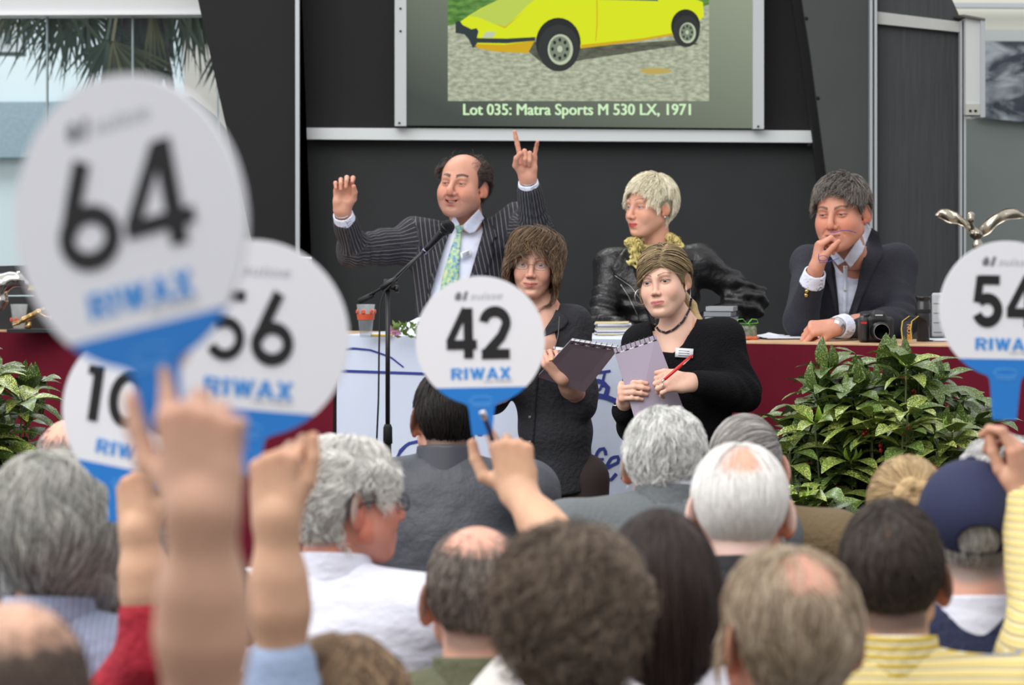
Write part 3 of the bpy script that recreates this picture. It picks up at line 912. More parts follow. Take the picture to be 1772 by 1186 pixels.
def legs(par, hip, floor_z, m, ax=(1, 0, 0), fw=(0, 1, 0), seated=False, name='trousers', shoe=None, knee_fw=0.42, seat_z=0.46, hr=.165):
    """trousers from the hips down to the floor, and two shoes"""
    hip = np.asarray(hip, float); ax = nrm(ax); fw = nrm(fw)
    s = S(); feet = []
    s.ell(hip, (hr, hr * .76, 0.13), R=np.stack([ax, fw, A(0, 0, 1)], 1))
    for sx in (-1, 1):
        if seated:
            h = hip + ax * sx * 0.09; kn = h + fw * knee_fw + ax * sx * 0.04; kn[2] = floor_z + 0.50
            an = kn + fw * 0.04; an[2] = floor_z + 0.09
            s.cone(h, kn, 0.095, 0.062, k=0.04); s.cone(kn, an, 0.062, 0.048, k=0.03)
        else:
            h = hip + ax * sx * 0.085; kn = h.copy() + ax * sx * 0.015; kn[2] = floor_z + 0.48
            an = kn.copy(); an[2] = floor_z + 0.08
            s.cone(h, kn, 0.092, 0.066, k=0.04); s.cone(kn, an, 0.064, 0.052, k=0.03)
        feet.append(an)
    allp = [hip] + feet + [q + fw * -0.1 for q in feet] + ([hip + fw * knee_fw + ax * .15, hip + fw * knee_fw - ax * .15] if seated else [hip + ax * .1, hip - ax * .1])
    lo, hi = bbox(allp, 0.15); lo[2] = floor_z + 0.03
    sdf_part(name, par, s, lo, hi, 0.02, m)
    sm_ = mat('shoe leather', rgb(28, 24, 22), rough=0.4)
    for an in feet:
        q = S(); b = an.copy(); b[2] = floor_z + 0.035
        q.cone(b, b + fw * 0.16, 0.038, 0.034, k=0.02); q.cone(b + A(0, 0, 0.05), b, 0.042, 0.04, k=0.02)
        q.fn(lambda p: (floor_z + 0.002) - p[:, 2], k=0.004, op='i')
        lo, hi = bbox([b, b + fw * 0.17, b + A(0, 0, .05)], 0.06)
        sdf_part('shoe', par, q, lo, hi, 0.012, sm_)
# ------------------------------------------------------------------ the hall
M_PANEL = mat('black panel', rgb(35, 37, 38), rough=0.75, noise=(5, 0.10), bump=(90, 0.05))
M_PANEL_D = mat('deep black panel', rgb(14, 14, 17), rough=0.8, noise=(4, 0.08))
M_PANEL_G = mat('grey panel', rgb(62, 65, 64), rough=0.7, noise=(3, 0.08))
M_PANEL_R = mat('streaked black panel', rgb(48, 50, 51), rough=0.55, noise=(3, 0.15), bump=(6, 0.2, (6, 6, .5)))
M_ALU = mat('aluminium', rgb(178, 182, 184), rough=0.4, metal=0.35)
M_WHITE = mat('white painted rail', rgb(212, 216, 216), rough=0.5)
M_BLACK = mat('black gap', rgb(8, 8, 10), rough=0.9)
FLOORM = mat('dark carpet', rgb(70, 68, 66), rough=0.95, noise=(14, 0.15))
def panel_px(name, poly, Y, th, m, kind='structure', par=None, Yl=None, **kw):
    """upright slab whose front face has the given outline, standing at depth Y"""
    b = MB(); n = len(poly)
    fr = [P(x, y, Y) for x, y in poly]; bk = [q + A(0, th, 0) for q in fr]
    b.add(fr + bk, [tuple(range(n)), tuple(range(2 * n - 1, n - 1, -1))] + [(i, n + i, n + (i + 1) % n, (i + 1) % n) for i in range(n)])
    if par is None: kw['kind'] = kind
    return b.build(name, m, par, **kw)
fl = MB().box((-9, -1, -0.1), (9, 22, 0.0)); fl.build('floor', FLOORM, kind='structure')
WY = 12.6
zpx = lambda Z, Y: HY + (CAMH - Z) * FPX / Y     # pixel row of a height at a depth
ZB = zpx(0.0, WY)
# stage backdrop
panel_px('wall_back', [(505, -260), (1500, -260), (1500, ZB), (505, ZB)], WY, 0.08, M_PANEL)
# black slanting wings of the backdrop
panel_px('wall_left_wing', [(285, -260), (513, -260), (513, ZB), (560, ZB), (512, 770), (440, 440)], WY - 0.22, 0.10, M_PANEL_D)
panel_px('trim_1', [(510.5, -260), (517.5, -260), (519, ZB), (512, ZB)], WY - 0.26, 0.05, M_ALU)
panel_px('wall_upper_left_panel', [(520, -260), (684, -260), (684, 222), (521, 222)], WY - 0.03, 0.03, M_PANEL_D)
panel_px('wall_upper_right_panel', [(1322, -260), (1378, -260), (1392, 50), (1416, 226), (1322, 224)], WY - 0.03, 0.03, M_PANEL_D)
panel_px('trim_2', [(522, 221), (1414, 226), (1417, 247), (522, 241)], WY - 0.09, 0.06, M_WHITE)
panel_px('trim_3', [(1340, -260), (1386, -5), (1402, 95), (1430, 300), (1434, 420), (1424, 420), (1416, 300), (1388, 95), (1372, -5), (1320, -260)], WY - 0.16, 0.10, M_BLACK)
panel_px('wall_right_wing', [(1346, -260), (1510, -260), (1510, ZB), (1476, ZB), (1430, 300), (1403, 95), (1388, 0)], WY - 0.20, 0.08, M_PANEL_G)
bt = MB()
for x, y in ((1395, 32), (1415, 170), (1400, 250)):
    bt.lathe([(0.008, 0), (0.008, 0.004), (0, 0.006)], P(x, y, WY - 0.20), 10, rotx(math.pi / 2))
bt.build('trim_4', M_BLACK, kind='structure')
for i, x in enumerate((1505.5, 1513.5)):
    panel_px('trim_%d' % (5 + i), [(x, -260), (x + 4.2, -260), (x + 4.2, ZB), (x, ZB)], WY - 0.25, 0.05, M_ALU)
panel_px('trim_7', [(1509.5, -260), (1514, -260), (1514, ZB), (1509.5, ZB)], WY - 0.23, 0.03, mat('post groove', rgb(90, 92, 92), rough=.5))
panel_px('wall_right_panel', [(1517, -260), (1590, -260), (1648, 0), (1664, 36), (1664, ZB), (1517, ZB)], WY - 0.18, 0.05, M_PANEL_R)
panel_px('trim_8', [(1518, 20), (1664, 38), (1664, 56), (1518, 41)], WY - 0.22, 0.05, mat('off white rail', rgb(176, 177, 172), rough=.6, noise=(8, .08)))
for i, x in enumerate((1661.5, 1668.0)):
    panel_px('trim_%d' % (9 + i), [(x, 36), (x + 3.6, 36), (x + 3.6, ZB), (x, ZB)], WY - 0.25, 0.05, M_ALU)
# hanging white display box beside the panel
box = empty('display_box', P(1688, 203, WY - 0.3), 'tall white display box hung beside the dark panel at upper right', 'box')
panel_px('box_panel', [(1671, 30), (1700, 33), (1700, 198), (1671, 198)], WY - 0.30, 0.25, mat('box white', rgb(196, 199, 196), rough=.5), par=box)
panel_px('box_frame', [(1697, 32), (1705, 34), (1705, 203), (1697, 203)], WY - 0.32, 0.27, M_ALU, par=box)
panel_px('box_lid', [(1658, 26), (1668, 25), (1705, 32), (1705, 35), (1668, 29)], WY - 0.33, 0.28, mat('box lid', rgb(96, 92, 84), rough=.5), par=box)
panel_px('base_plate', [(1671, 180), (1697, 180), (1697, 199), (1671, 199)], WY - 0.31, 0.02, mat('box base', rgb(178, 178, 170), rough=.5), par=box)
bb = MB()
for x in (1679, 1688): bb.lathe([(0.006, 0), (0.006, 0.004), (0, 0.005)], P(x, 192, WY - 0.31), 10, rotx(math.pi / 2))
bb.build('screw', M_BLACK, box)
# right-hand far side: tent wall, picture sheet, grey wall
TW = 14.5
panel_px('wall_right_far', [(1560, 205), (1990, 205), (1990, zpx(0, TW)), (1560, zpx(0, TW))], TW, 0.1, mat('grey green wall', rgb(134, 142, 138), rough=.6, noise=(1.5, .06)))
panel_px('wall_right_upper', [(1560, -400), (1990, -400), (1990, 210), (1560, 210)], TW + 0.3, 0.1, mat('tent cloth', rgb(232, 231, 218), rough=.8, noise=(2, .03)))
for i, (y0, y1, c) in enumerate(((4, 12, rgb(205, 210, 214)), (50, 70, rgb(196, 203, 200)))):
    panel_px('trim_%d' % (11 + i), [(1560, y0), (1990, y0 + 3), (1990, y1 + 3), (1560, y1)], TW + 0.12, 0.08, mat('tent beam %d' % i, c, rough=.6))
m = mat('sky print', (0.1, 0.12, 0.15), rough=0.25, bump=(5, 0.5, (1, 1, 2)))
nt = m.node_tree; n = nt.nodes
tcn = n.new('ShaderNodeTexCoord'); mp = n.new('ShaderNodeMapping'); mp.inputs['Scale'].default_value = (2.6, 2.6, 4.2); nz = n.new('ShaderNodeTexNoise'); nz.inputs['Scale'].default_value = 2.2; nz.inputs['Detail'].default_value = 8; nz.inputs['Distortion'].default_value = 0.9
cr = n.new('ShaderNodeValToRGB'); cr.color_ramp.elements[0].position = 0.42; cr.color_ramp.elements[0].color = (*rgb(52, 60, 74), 1)
cr.color_ramp.elements[1].position = 0.66; cr.color_ramp.elements[1].color = (*rgb(176, 184, 190), 1)
nt.links.new(tcn.outputs['Object'], mp.inputs[0]); nt.links.new(mp.outputs[0], nz.inputs['Vector']); nt.links.new(nz.outputs['Fac'], cr.inputs[0]); nt.links.new(cr.outputs[0], n['Principled BSDF'].inputs['Base Color'])
panel_px('printed_sheet', [(1690, 71), (1900, 73), (1900, 212), (1760, 210), (1690, 203)], TW - 0.06, 0.02, m, kind='thing', label='dark blue glossy sheet printed with pale clouds on the far grey wall', category='banner')

# ------------------------------------------------------------------ projection screen with its slide
def em_mat(name, col, strength=1.0, noise=None, col2=None):
    if name in MATS: return MATS[name]
    m = mat(name, (0.01, 0.01, 0.01), rough=0.8); b = m.node_tree.nodes['Principled BSDF']; n = m.node_tree.nodes; L = m.node_tree.links
    b.inputs['Emission Strength'].default_value = strength; b.inputs['Emission Color'].default_value = (*col, 1)
    b.inputs['Specular IOR Level'].default_value = 0.1
    if noise:
        tcn = n.new('ShaderNodeTexCoord'); mp = n.new('ShaderNodeMapping'); mp.inputs['Scale'].default_value = noise[1]
        nz = n.new('ShaderNodeTexNoise'); nz.inputs['Scale'].default_value = noise[0]; nz.inputs['Detail'].default_value = 6
        cr = n.new('ShaderNodeValToRGB'); cr.color_ramp.elements[0].position = 0.36; cr.color_ramp.elements[0].color = (*col, 1)
        cr.color_ramp.elements[1].position = 0.66; cr.color_ramp.elements[1].color = (*col2, 1)
        L.new(tcn.outputs['Object'], mp.inputs[0]); L.new(mp.outputs[0], nz.inputs['Vector']); L.new(nz.outputs['Fac'], cr.inputs[0]); L.new(cr.outputs[0], b.inputs['Emission Color'])
    return m
SY = WY - 0.12
scr = empty('projection_screen', P(1002, 222, SY), 'large projection screen in a pale metal frame showing a yellow car slide', 'screen')
m = em_mat('slide ground', rgb(58, 68, 62), 1.0)
n = m.node_tree.nodes; L = m.node_tree.links
tcn = n.new('ShaderNodeTexCoord'); sp = n.new('ShaderNodeSeparateXYZ'); L.new(tcn.outputs['Object'], sp.inputs[0])
# slide design: dark below, paler green-grey toward the upper right corner
m1 = n.new('ShaderNodeMath'); m1.operation = 'MULTIPLY_ADD'; m1.inputs[1].default_value = 0.35; m1.inputs[2].default_value = 0.25; L.new(sp.outputs['X'], m1.inputs[0])
m2 = n.new('ShaderNodeMath'); m2.operation = 'MULTIPLY_ADD'; m2.inputs[1].default_value = 0.75; L.new(sp.outputs['Z'], m2.inputs[0]); L.new(m1.outputs[0], m2.inputs[2])
cr = n.new('ShaderNodeValToRGB'); cr.color_ramp.elements[0].position = 0.1; cr.color_ramp.elements[0].color = (*rgb(68, 74, 70), 1)
cr.color_ramp.elements[1].position = 0.95; cr.color_ramp.elements[1].color = (*rgb(146, 156, 134), 1)
L.new(m2.outputs[0], cr.inputs[0]); L.new(cr.outputs[0], n['Principled BSDF'].inputs['Emission Color'])
panel_px('screen_surface', [(703, -130), (1303, -130), (1303, 222), (703, 217)], SY, 0.02, m, par=scr)
panel_px('frame_post', [(683, -140), (703, -140), (703, 218), (683, 218)], SY - 0.04, 0.06, mat('frame post', rgb(186, 190, 190), rough=.45), par=scr)
panel_px('frame_post', [(1303, -140), (1322, -140), (1322, 223), (1303, 223)], SY - 0.04, 0.06, MATS['frame post'], par=scr)
for x, y in ((693, 15), (693, 54), (691, 213), (1312, 219)):
    MB().lathe([(0.005, 0), (0.005, 0.004), (0, 0.005)], P(x, y, SY - 0.04), 8, rotx(math.pi / 2)).build('screw', M_BLACK, scr)
SLY = [SY - 0.002]
def slide(name, poly, m, step=0.0008, **kw):
    SLY[0] -= step
    return panel_px(name, poly, SLY[0], 0.0006, m, par=scr, **kw)
def q_(x, y): return (660 + x / 2.215, y / 2.215)
def ell_px(cx, cy, rx, ry, n=28, a0=0, a1=360): return [(cx + rx * math.cos(RAD(a0 + (a1 - a0) * i / n)), cy + ry * math.sin(RAD(a0 + (a1 - a0) * i / n))) for i in range(n + (a1 - a0 < 360))]
slide('slide_gravel', [(775, -60), (1227, -60), (1227, 175), (775, 175)], em_mat('slide gravel', rgb(142, 148, 126), 1, (34, (1, 1, 2.2)), rgb(190, 196, 170)), label='grey gravel ground in the projected picture')
slide('slide_grass', [(775, -60), (1227, -60), (1227, 8), (1215, 12), (830, 30), (775, 45)], em_mat('slide grass', rgb(58, 108, 44), 1, (20, (1, 1, 3)), rgb(110, 154, 72)), label='green grass in the projected picture')
slide('slide_shadow_patch', [q_(*p) for p in [(330, 180), (560, 195), (640, 262), (770, 230), (1120, 178), (1215, 170), (1180, 150), (760, 180), (500, 150)]], em_mat('slide dark ground', rgb(70, 74, 62), 1, (20, (1, 1, 3)), rgb(104, 106, 88)))
SY_Y = em_mat('slide yellow', rgb(214, 226, 22), 1); SY_O = em_mat('slide orange yellow', rgb(206, 166, 20), 1); SY_P = em_mat('slide pale yellow', rgb(186, 206, 82), 1); SY_K = em_mat('slide dark', rgb(34, 38, 36), 1); SY_D = em_mat('slide tyre', rgb(46, 50, 48), 1)
slide('slide_car_body', [q_(*p) for p in [(296, 88), (335, 60), (385, 30), (430, 8), (480, -12), (560, -60), (830, -110), (1090, -95), (1180, -12), (1232, 8), (1236, 62), (1215, 84), (1190, 60), (1165, 56), (1135, 80), (1122, 134), (1000, 156), (764, 186), (752, 130), (720, 85), (690, 78), (640, 90), (600, 135), (585, 158), (562, 204), (440, 198), (372, 186), (345, 160)]], SY_Y, label='yellow sports car in the projected picture')
slide('slide_hood', [q_(*p) for p in [(335, 62), (430, 8), (520, -40), (640, -40), (560, 20), (474, 108), (428, 90), (370, 66)]], SY_P)
slide('slide_front_valance', [q_(*p) for p in [(350, 168), (470, 172), (588, 156), (562, 204), (440, 198), (372, 186)]], SY_O)
slide('slide_sill', [q_(*p) for p in [(764, 186), (1000, 156), (1122, 134), (1122, 126), (1000, 147), (766, 172)]], SY_O)
slide('slide_window', [q_(*p) for p in [(835, -2), (1062, 4), (1040, -60), (850, -80)]], em_mat('slide window', rgb(70, 92, 84), 1))
slide('slide_bumper', [q_(*p) for p in [(284, 84), (300, 80), (312, 96), (345, 112), (365, 108), (372, 120), (366, 146), (480, 148), (590, 142), (590, 156), (480, 166), (368, 164), (352, 186), (334, 150), (318, 132), (284, 126)]], em_mat('slide bumper', rgb(44, 56, 58), 1))
slide('slide_indicator', [q_(*p) for p in [(386, 146), (400, 122), (438, 122), (428, 144)]], em_mat('slide lamp', rgb(188, 200, 170), 1))
for k_, (cx_, cy_, rx_, ry_) in enumerate(((684, 186, 86, 98), (1172, 122, 56, 66))):
    slide('slide_wheel_arch', [q_(*p) for p in ell_px(cx_ - 6, cy_ - 22, rx_ * 1.0, ry_ * 0.98)], SY_K)
    slide('slide_tyre', [q_(*p) for p in ell_px(cx_ - 4, cy_ - 2, rx_ * 0.92, ry_ * 0.92)], SY_D)
    slide('slide_rim', [q_(*p) for p in ell_px(cx_ + 2, cy_ + 4, rx_ * 0.56, ry_ * 0.60)], em_mat('slide rim', rgb(186, 196, 168), 1))
    slide('slide_rim_dish', [q_(*p) for p in ell_px(cx_, cy_ + 2, rx_ * 0.46, ry_ * 0.50)], em_mat('slide dish', rgb(120, 132, 112), 1))
    for a in range(0, 360, 45):
        x0, y0 = cx_ + rx_ * .33 * math.cos(RAD(a)), cy_ + 2 + ry_ * .36 * math.sin(RAD(a))
        slide('slide_rim_hole', [q_(*p) for p in ell_px(x0, y0, rx_ * 0.07, ry_ * 0.08, 8)], SY_K, step=0.0001)
    slide('slide_hub', [q_(*p) for p in ell_px(cx_, cy_ + 2, rx_ * 0.12, ry_ * 0.13, 12)], MATS['slide rim'])
slide('slide_door_line', [q_(*p) for p in [(824, 0), (828, 0), (829, 90), (823, 158), (820, 158), (825, 90)]], SY_O)
slide('slide_hood_line', [q_(*p) for p in [(428, 90), (474, 108), (548, 44), (474, 103)]], SY_O)
slide('slide_puddle', [q_(*p) for p in ell_px(1052, 272, 62, 12)], em_mat('slide mud', rgb(186, 164, 88), 1))
def text_mesh(txt, size, bold=0.0, extrude=0.0005, shear=0.0, spacing=1.0, align='CENTER'):
    c = bpy.data.curves.new('t', 'FONT'); c.body = txt; c.size = size; c.offset = bold; c.extrude = extrude
    c.shear = shear; c.space_character = spacing; c.align_x = align; c.resolution_u = 3
    o = bpy.data.objects.new('t', c); link(o)
    bpy.context.view_layer.update()
    me = bpy.data.meshes.new_from_object(o.evaluated_get(bpy.context.evaluated_depsgraph_get()))
    bpy.data.objects.remove(o); bpy.data.curves.remove(c)
    return me
def text_obj(name, txt, o, ux, uy, width, height, m, par, bold=0.02, **kw):
    """lettering fitted to width x height (m), centred at o in the plane ux, uy"""
    me0 = text_mesh(txt, 1.0, 0.0, **kw)
    n0 = len(me0.vertices); v0 = np.empty(n0 * 3, np.float32); me0.vertices.foreach_get('co', v0); v0 = v0.reshape(-1, 3)
    f0 = [tuple(p.vertices) for p in me0.polygons]; V_ = []; F_ = []
    for i, (dx, dy) in enumerate(((0, 0), (-bold, 0), (bold, 0), (-bold * .7, bold * .5), (bold * .7, -bold * .5)) if bold else ((0, 0),)):
        V_.append(v0 * np.array([1, 1, 1 + .25 * i]) + np.array([dx, dy, 0])); F_ += [tuple(q + i * n0 for q in f) for f in f0]
    bpy.data.meshes.remove(me0)
    me = mesh_from(np.concatenate(V_), F_, name, smooth=False)
    v = np.empty(len(me.vertices) * 3, np.float32); me.vertices.foreach_get('co', v); v = v.reshape(-1, 3)
    lo, hi = v.min(0), v.max(0)
    s = (v - (lo + hi) / 2) / np.maximum(hi - lo, 1e-6)
    ux, uy = nrm(ux), nrm(uy); w = np.cross(ux, uy)
    v2 = np.asarray(o, float) + s[:, :1] * width * ux + s[:, 1:2] * height * uy + s[:, 2:] * 0.0008 * w - np.array(origin_of(par))
    me.vertices.foreach_set('co', v2.astype(np.float32).ravel()); me.materials.clear(); me.materials.append(m); me.update()
    ob = bpy.data.objects.new(name, me); link(ob); ob.parent = par
    return ob
kpx = SY / FPX
text_obj('slide_lettering', 'Lot 035: Matra Sports M 530 LX, 1971', P(998.5, 192.5, SY - 0.012), (1, 0, 0), (0, 0, 1), 394 * kpx, 26 * kpx, em_mat('slide caption', rgb(206, 238, 190), 1), scr, bold=0.030)

# ------------------------------------------------------------------ left side: glass wall and what stands outside
GY = 13.2
panel_px('trim_13', [(-260, -300), (300, -300), (346, 0), (352, 24), (-260, 24)], GY - 0.1, 0.2, mat('glass wall beam', rgb(208, 209, 210), rough=.5))
panel_px('trim_14', [(-260, 21), (352, 20), (353, 25), (-260, 27)], GY - 0.12, 0.2, mat('beam lip', rgb(236, 238, 238), rough=.4))
glass = mat('window glass', rgb(120, 150, 150), rough=0.02, spec=0.5)
bn = glass.node_tree.nodes['Principled BSDF']; bn.inputs['Alpha'].default_value = 0.05
for i, (x0, x1) in enumerate(((-260, 80), (82, 228), (230, 376), (378, 520))):
    w_ = panel_px('window_%d' % (i + 1), [(x0, 25), (x1, 25), (x1, zpx(0.02, GY)), (x0, zpx(0.02, GY))], GY, 0.012, glass)
for i, x in enumerate((81, 229, 377)):
    panel_px('trim_%d' % (15 + i), [(x - 1.3, 25), (x + 1.3, 25), (x + 1.3, zpx(0.0, GY)), (x - 1.3, zpx(0.0, GY))], GY - 0.01, 0.03, mat('glass edge', rgb(150, 168, 170), rough=.2))
BY = 17.0
panel_px('wall_outside', [(-600, -500), (520, -500), (520, zpx(0, BY)), (-600, zpx(0, BY))], BY + 0.6, 0.15, mat('pale blue wall', rgb(206, 222, 226), rough=.7, noise=(1.2, .03)))
panel_px('banner_sheet', [(-600, 178), (140, 176), (140, 272), (-600, 274)], BY + 0.5, 0.03, mat('blue mesh banner', rgb(140, 162, 172), rough=.7, noise=(60, .12)), kind='thing', label='grey blue mesh banner across the pale wall outside the glass', category='banner')
sg = empty('hanging_sign', P(5, 98, 15.5), 'white sign board in dark frame with a letter M outside the glass', 'sign')
panel_px('sign_frame', [(-190, 30), (43, 30), (43, 97), (-190, 94)], 15.5, 0.05, mat('sign frame', rgb(84, 92, 96), rough=.5), par=sg)
panel_px('sign_face', [(-187, 33), (38, 33), (38, 90), (-187, 88)], 15.49, 0.02, mat('sign face', rgb(214, 226, 228), rough=.5), par=sg)
text_obj('lettering', 'M', P(-6, 55, 15.48), (1, 0, 0), (0, 0, 1), 0.15, 0.13, mat('sign ink', rgb(66, 78, 84), rough=.6), sg, bold=0.02)
for x in (20, -150): MB().tube([P(x, 33, 15.5), P(x, -260, 15.5)], 0.006).build('hanger', M_BLACK, sg)
panel_px('booth_panel', [(318, -200), (420, -200), (460, 520), (440, zpx(0, 16)), (318, zpx(0, 16))], 16.0, 0.3, mat('beige booth', rgb(206, 204, 196), rough=.7), kind='thing', label='tall beige booth panel outside the glass behind the palm', category='panel')
# parasol-like folded canopy, grey
b = MB(); b.add([P(296, 178, 15.8), P(330, 168, 15.8), (P(372, 200, 15.8)), P(420, 262, 15.8), P(420, 330, 15.8), P(330, 235, 15.8),
                 *[P(*q, 16.0) for q in ((296, 178), (330, 168), (372, 200), (420, 262), (420, 330), (330, 235))]],
                [(0, 1, 2, 3, 4, 5), (11, 10, 9, 8, 7, 6)] + [(i, 6 + i, 6 + (i + 1) % 6, (i + 1) % 6) for i in range(6)])
b.box((P(330, 0, 15.8)[0] - .02, 15.85, 0.0), (P(330, 0, 15.8)[0] + .02, 15.9, P(0, 180, 15.8)[2]))
b.build('folded_canopy', mat('grey canopy', rgb(134, 136, 132), rough=.9), label='grey cloth canopy on a pole outside beneath the palm', category='canopy')
# palm
rp = random.Random(5)
PY = 14.6
palm = empty('palm_tree', (P(235, 0, PY)[0], PY, 0), 'palm tree with drooping green fan leaves outside the glass wall', 'tree')
tx = P(235, 0, PY)[0]
tr = MB(); tr.tube([A(tx - .10, PY + .1, 0), A(tx - .08, PY + .1, 1.2), A(tx - .03, PY + .1, 2.1), A(tx, PY + .1, 2.5), A(tx + .01, PY + .1, 3.3)], [0.11, 0.10, 0.10, 0.15, 0.17], 16)
tr.build('trunk', mat('palm trunk', rgb(58, 52, 50), rough=.95, noise=(20, .4), bump=(30, .8, (1, 1, 3))), palm, smooth=True)
bk = MB()
for i in range(260):
    a = rp.uniform(0, 6.28); z = rp.uniform(2.35, 3.2); r_ = 0.15
    c = A(tx + r_ * math.cos(a), PY + .1 + r_ * math.sin(a), z)
    bk.tube([c, c + A(math.cos(a) * .03, math.sin(a) * .03, -.10 * rp.uniform(.6, 1.6))], [0.014, 0.003], 4)
bk.build('trunk_fibre', mat('palm fibre', rgb(52, 46, 46), rough=.95), palm, kind='stuff')
PALM = mat('palm leaf', rgb(42, 56, 38), rough=.55, noise=(8, .35)); PALM2 = mat('palm leaf dry', rgb(84, 82, 50), rough=.6, noise=(8, .3))
for (hx, hy, a0, a1, lpx, nl, dy_, m_) in ((40, -20, 60, 150, 130, 15, .0, PALM), (95, -10, 40, 165, 150, 20, -.1, PALM), (150, 18, 30, 160, 125, 24, .0, PALM), (128, 6, 60, 150, 150, 18, .1, PALM),
        (185, 70, 60, 150, 95, 20, -.2, PALM), (195, 72, 20, 95, 120, 16, -.25, PALM2), (120, -60, 90, 170, 170, 18, .15, PALM2), (10, -10, 60, 140, 90, 12, .2, PALM2),
        (330, -20, 50, 120, 150, 18, -.1, PALM), (345, -10, 40, 110, 140, 16, .0, PALM2), (318, -30, 70, 110, 120, 9, .1, PALM), (285, -20, 60, 85, 190, 4, -.2, PALM), (262, 20, 70, 100, 110, 5, -.2, PALM2), (400, 60, 70, 130, 110, 12, 0, PALM)):
    hub = P(hx, hy, PY - .15 + dy_); b = MB(); L0 = lpx * PY / FPX
    b.tube([A(tx, PY + .1, 3.2), (A(tx, PY + .1, 3.2) + hub) / 2 + A(0, 0, .12), hub], [.014, .011, .008], 5)
    for k_ in range(nl):
        a = RAD(a0 + (a1 - a0) * k_ / max(nl - 1, 1) + rp.uniform(-3, 3)); ld = nrm(A(math.cos(a), rp.uniform(-.25, .25), -math.sin(a)))
        ll = L0 * rp.uniform(.75, 1.1); w_ = nrm(np.cross(ld, A(0.1, 1, .1))) * 0.0085
        p0 = hub; p1 = hub + ld * ll * .5; p2 = hub + ld * ll * .95 + A(0, 0, -.05 * rp.uniform(.3, 1.4)); off = A(0, .003, 0)
        b.add([p0 - w_ * .5, p0 + w_ * .5, p1 + w_, p1 - w_, p2, p0 + off, p1 + off], [(0, 1, 2, 3), (3, 2, 4), (5, 6, 2), (5, 3, 6)])
    b.build('leaf', m_, palm)
# added area lamp that strengthens the daylight on everything outside the glass
area_light('outdoor_fill_light', (-3.0, 14.6, 7.5), (-2.6, 16.6, 1.8), 7, 2.5, 420, (0.95, 0.98, 1.0))
# ------------------------------------------------------------------ stage, tables and what lies on them
TZ = 1.21
def tl(px):
    """depth of the table line's front edge seen at pixel column px"""
    # line through (X,Y) = (-2.0,11.3) and (1.22,9.95)
    k_ = (px - CX) / FPX; s_ = (9.95 - 11.3) / 3.22
    return (11.3 + 2.0 * s_) / (1 - k_ * s_)
TDIR = nrm(A(3.22, -1.35, 0)); TB = nrm(A(1.35, 3.22, 0))     # along the row, and away from the audience
def tp(px, dy=0.0, z=TZ):
    Y = tl(px); return A((px - CX) * Y / FPX, Y, z) + TB * dy
def on_table(px, py):
    """the point of the table tops seen at a pixel"""
    Y = (CAMH - TZ) * FPX / (py - HY); return A((px - CX) * Y / FPX, Y, TZ)
STZ = 0.46
st = MB(); a, b_ = tp(-300, 0.03, 0), tp(2100, 0.03, 0)
v = [a, b_, b_ + A(0, 3.6, 0), a + A(0, 2.4, 0)]; v = [q * A(1, 1, 0) for q in v]
v[2][1] = v[3][1] = 12.28
st.add([q for q in v] + [q + A(0, 0, STZ) for q in v], [(3, 2, 1, 0), (4, 5, 6, 7), (0, 1, 5, 4), (1, 2, 6, 5), (2, 3, 7, 6), (3, 0, 4, 7)])
st.build('floor_stage', mat('stage floor', rgb(58, 56, 54), rough=.8), kind='structure')
RED = mat('burgundy drape', rgb(98, 14, 34), rough=.85, spec=.2, noise=(6, .10), bump=(7, .35, (3, 3, .4)))
WOOD = mat('pale wood edge', rgb(196, 160, 122), rough=.5, noise=(12, .12))
TOPM = mat('table top', rgb(150, 128, 108), rough=.45)
LEG = mat('table leg', rgb(120, 120, 122), rough=.4, metal=.8)
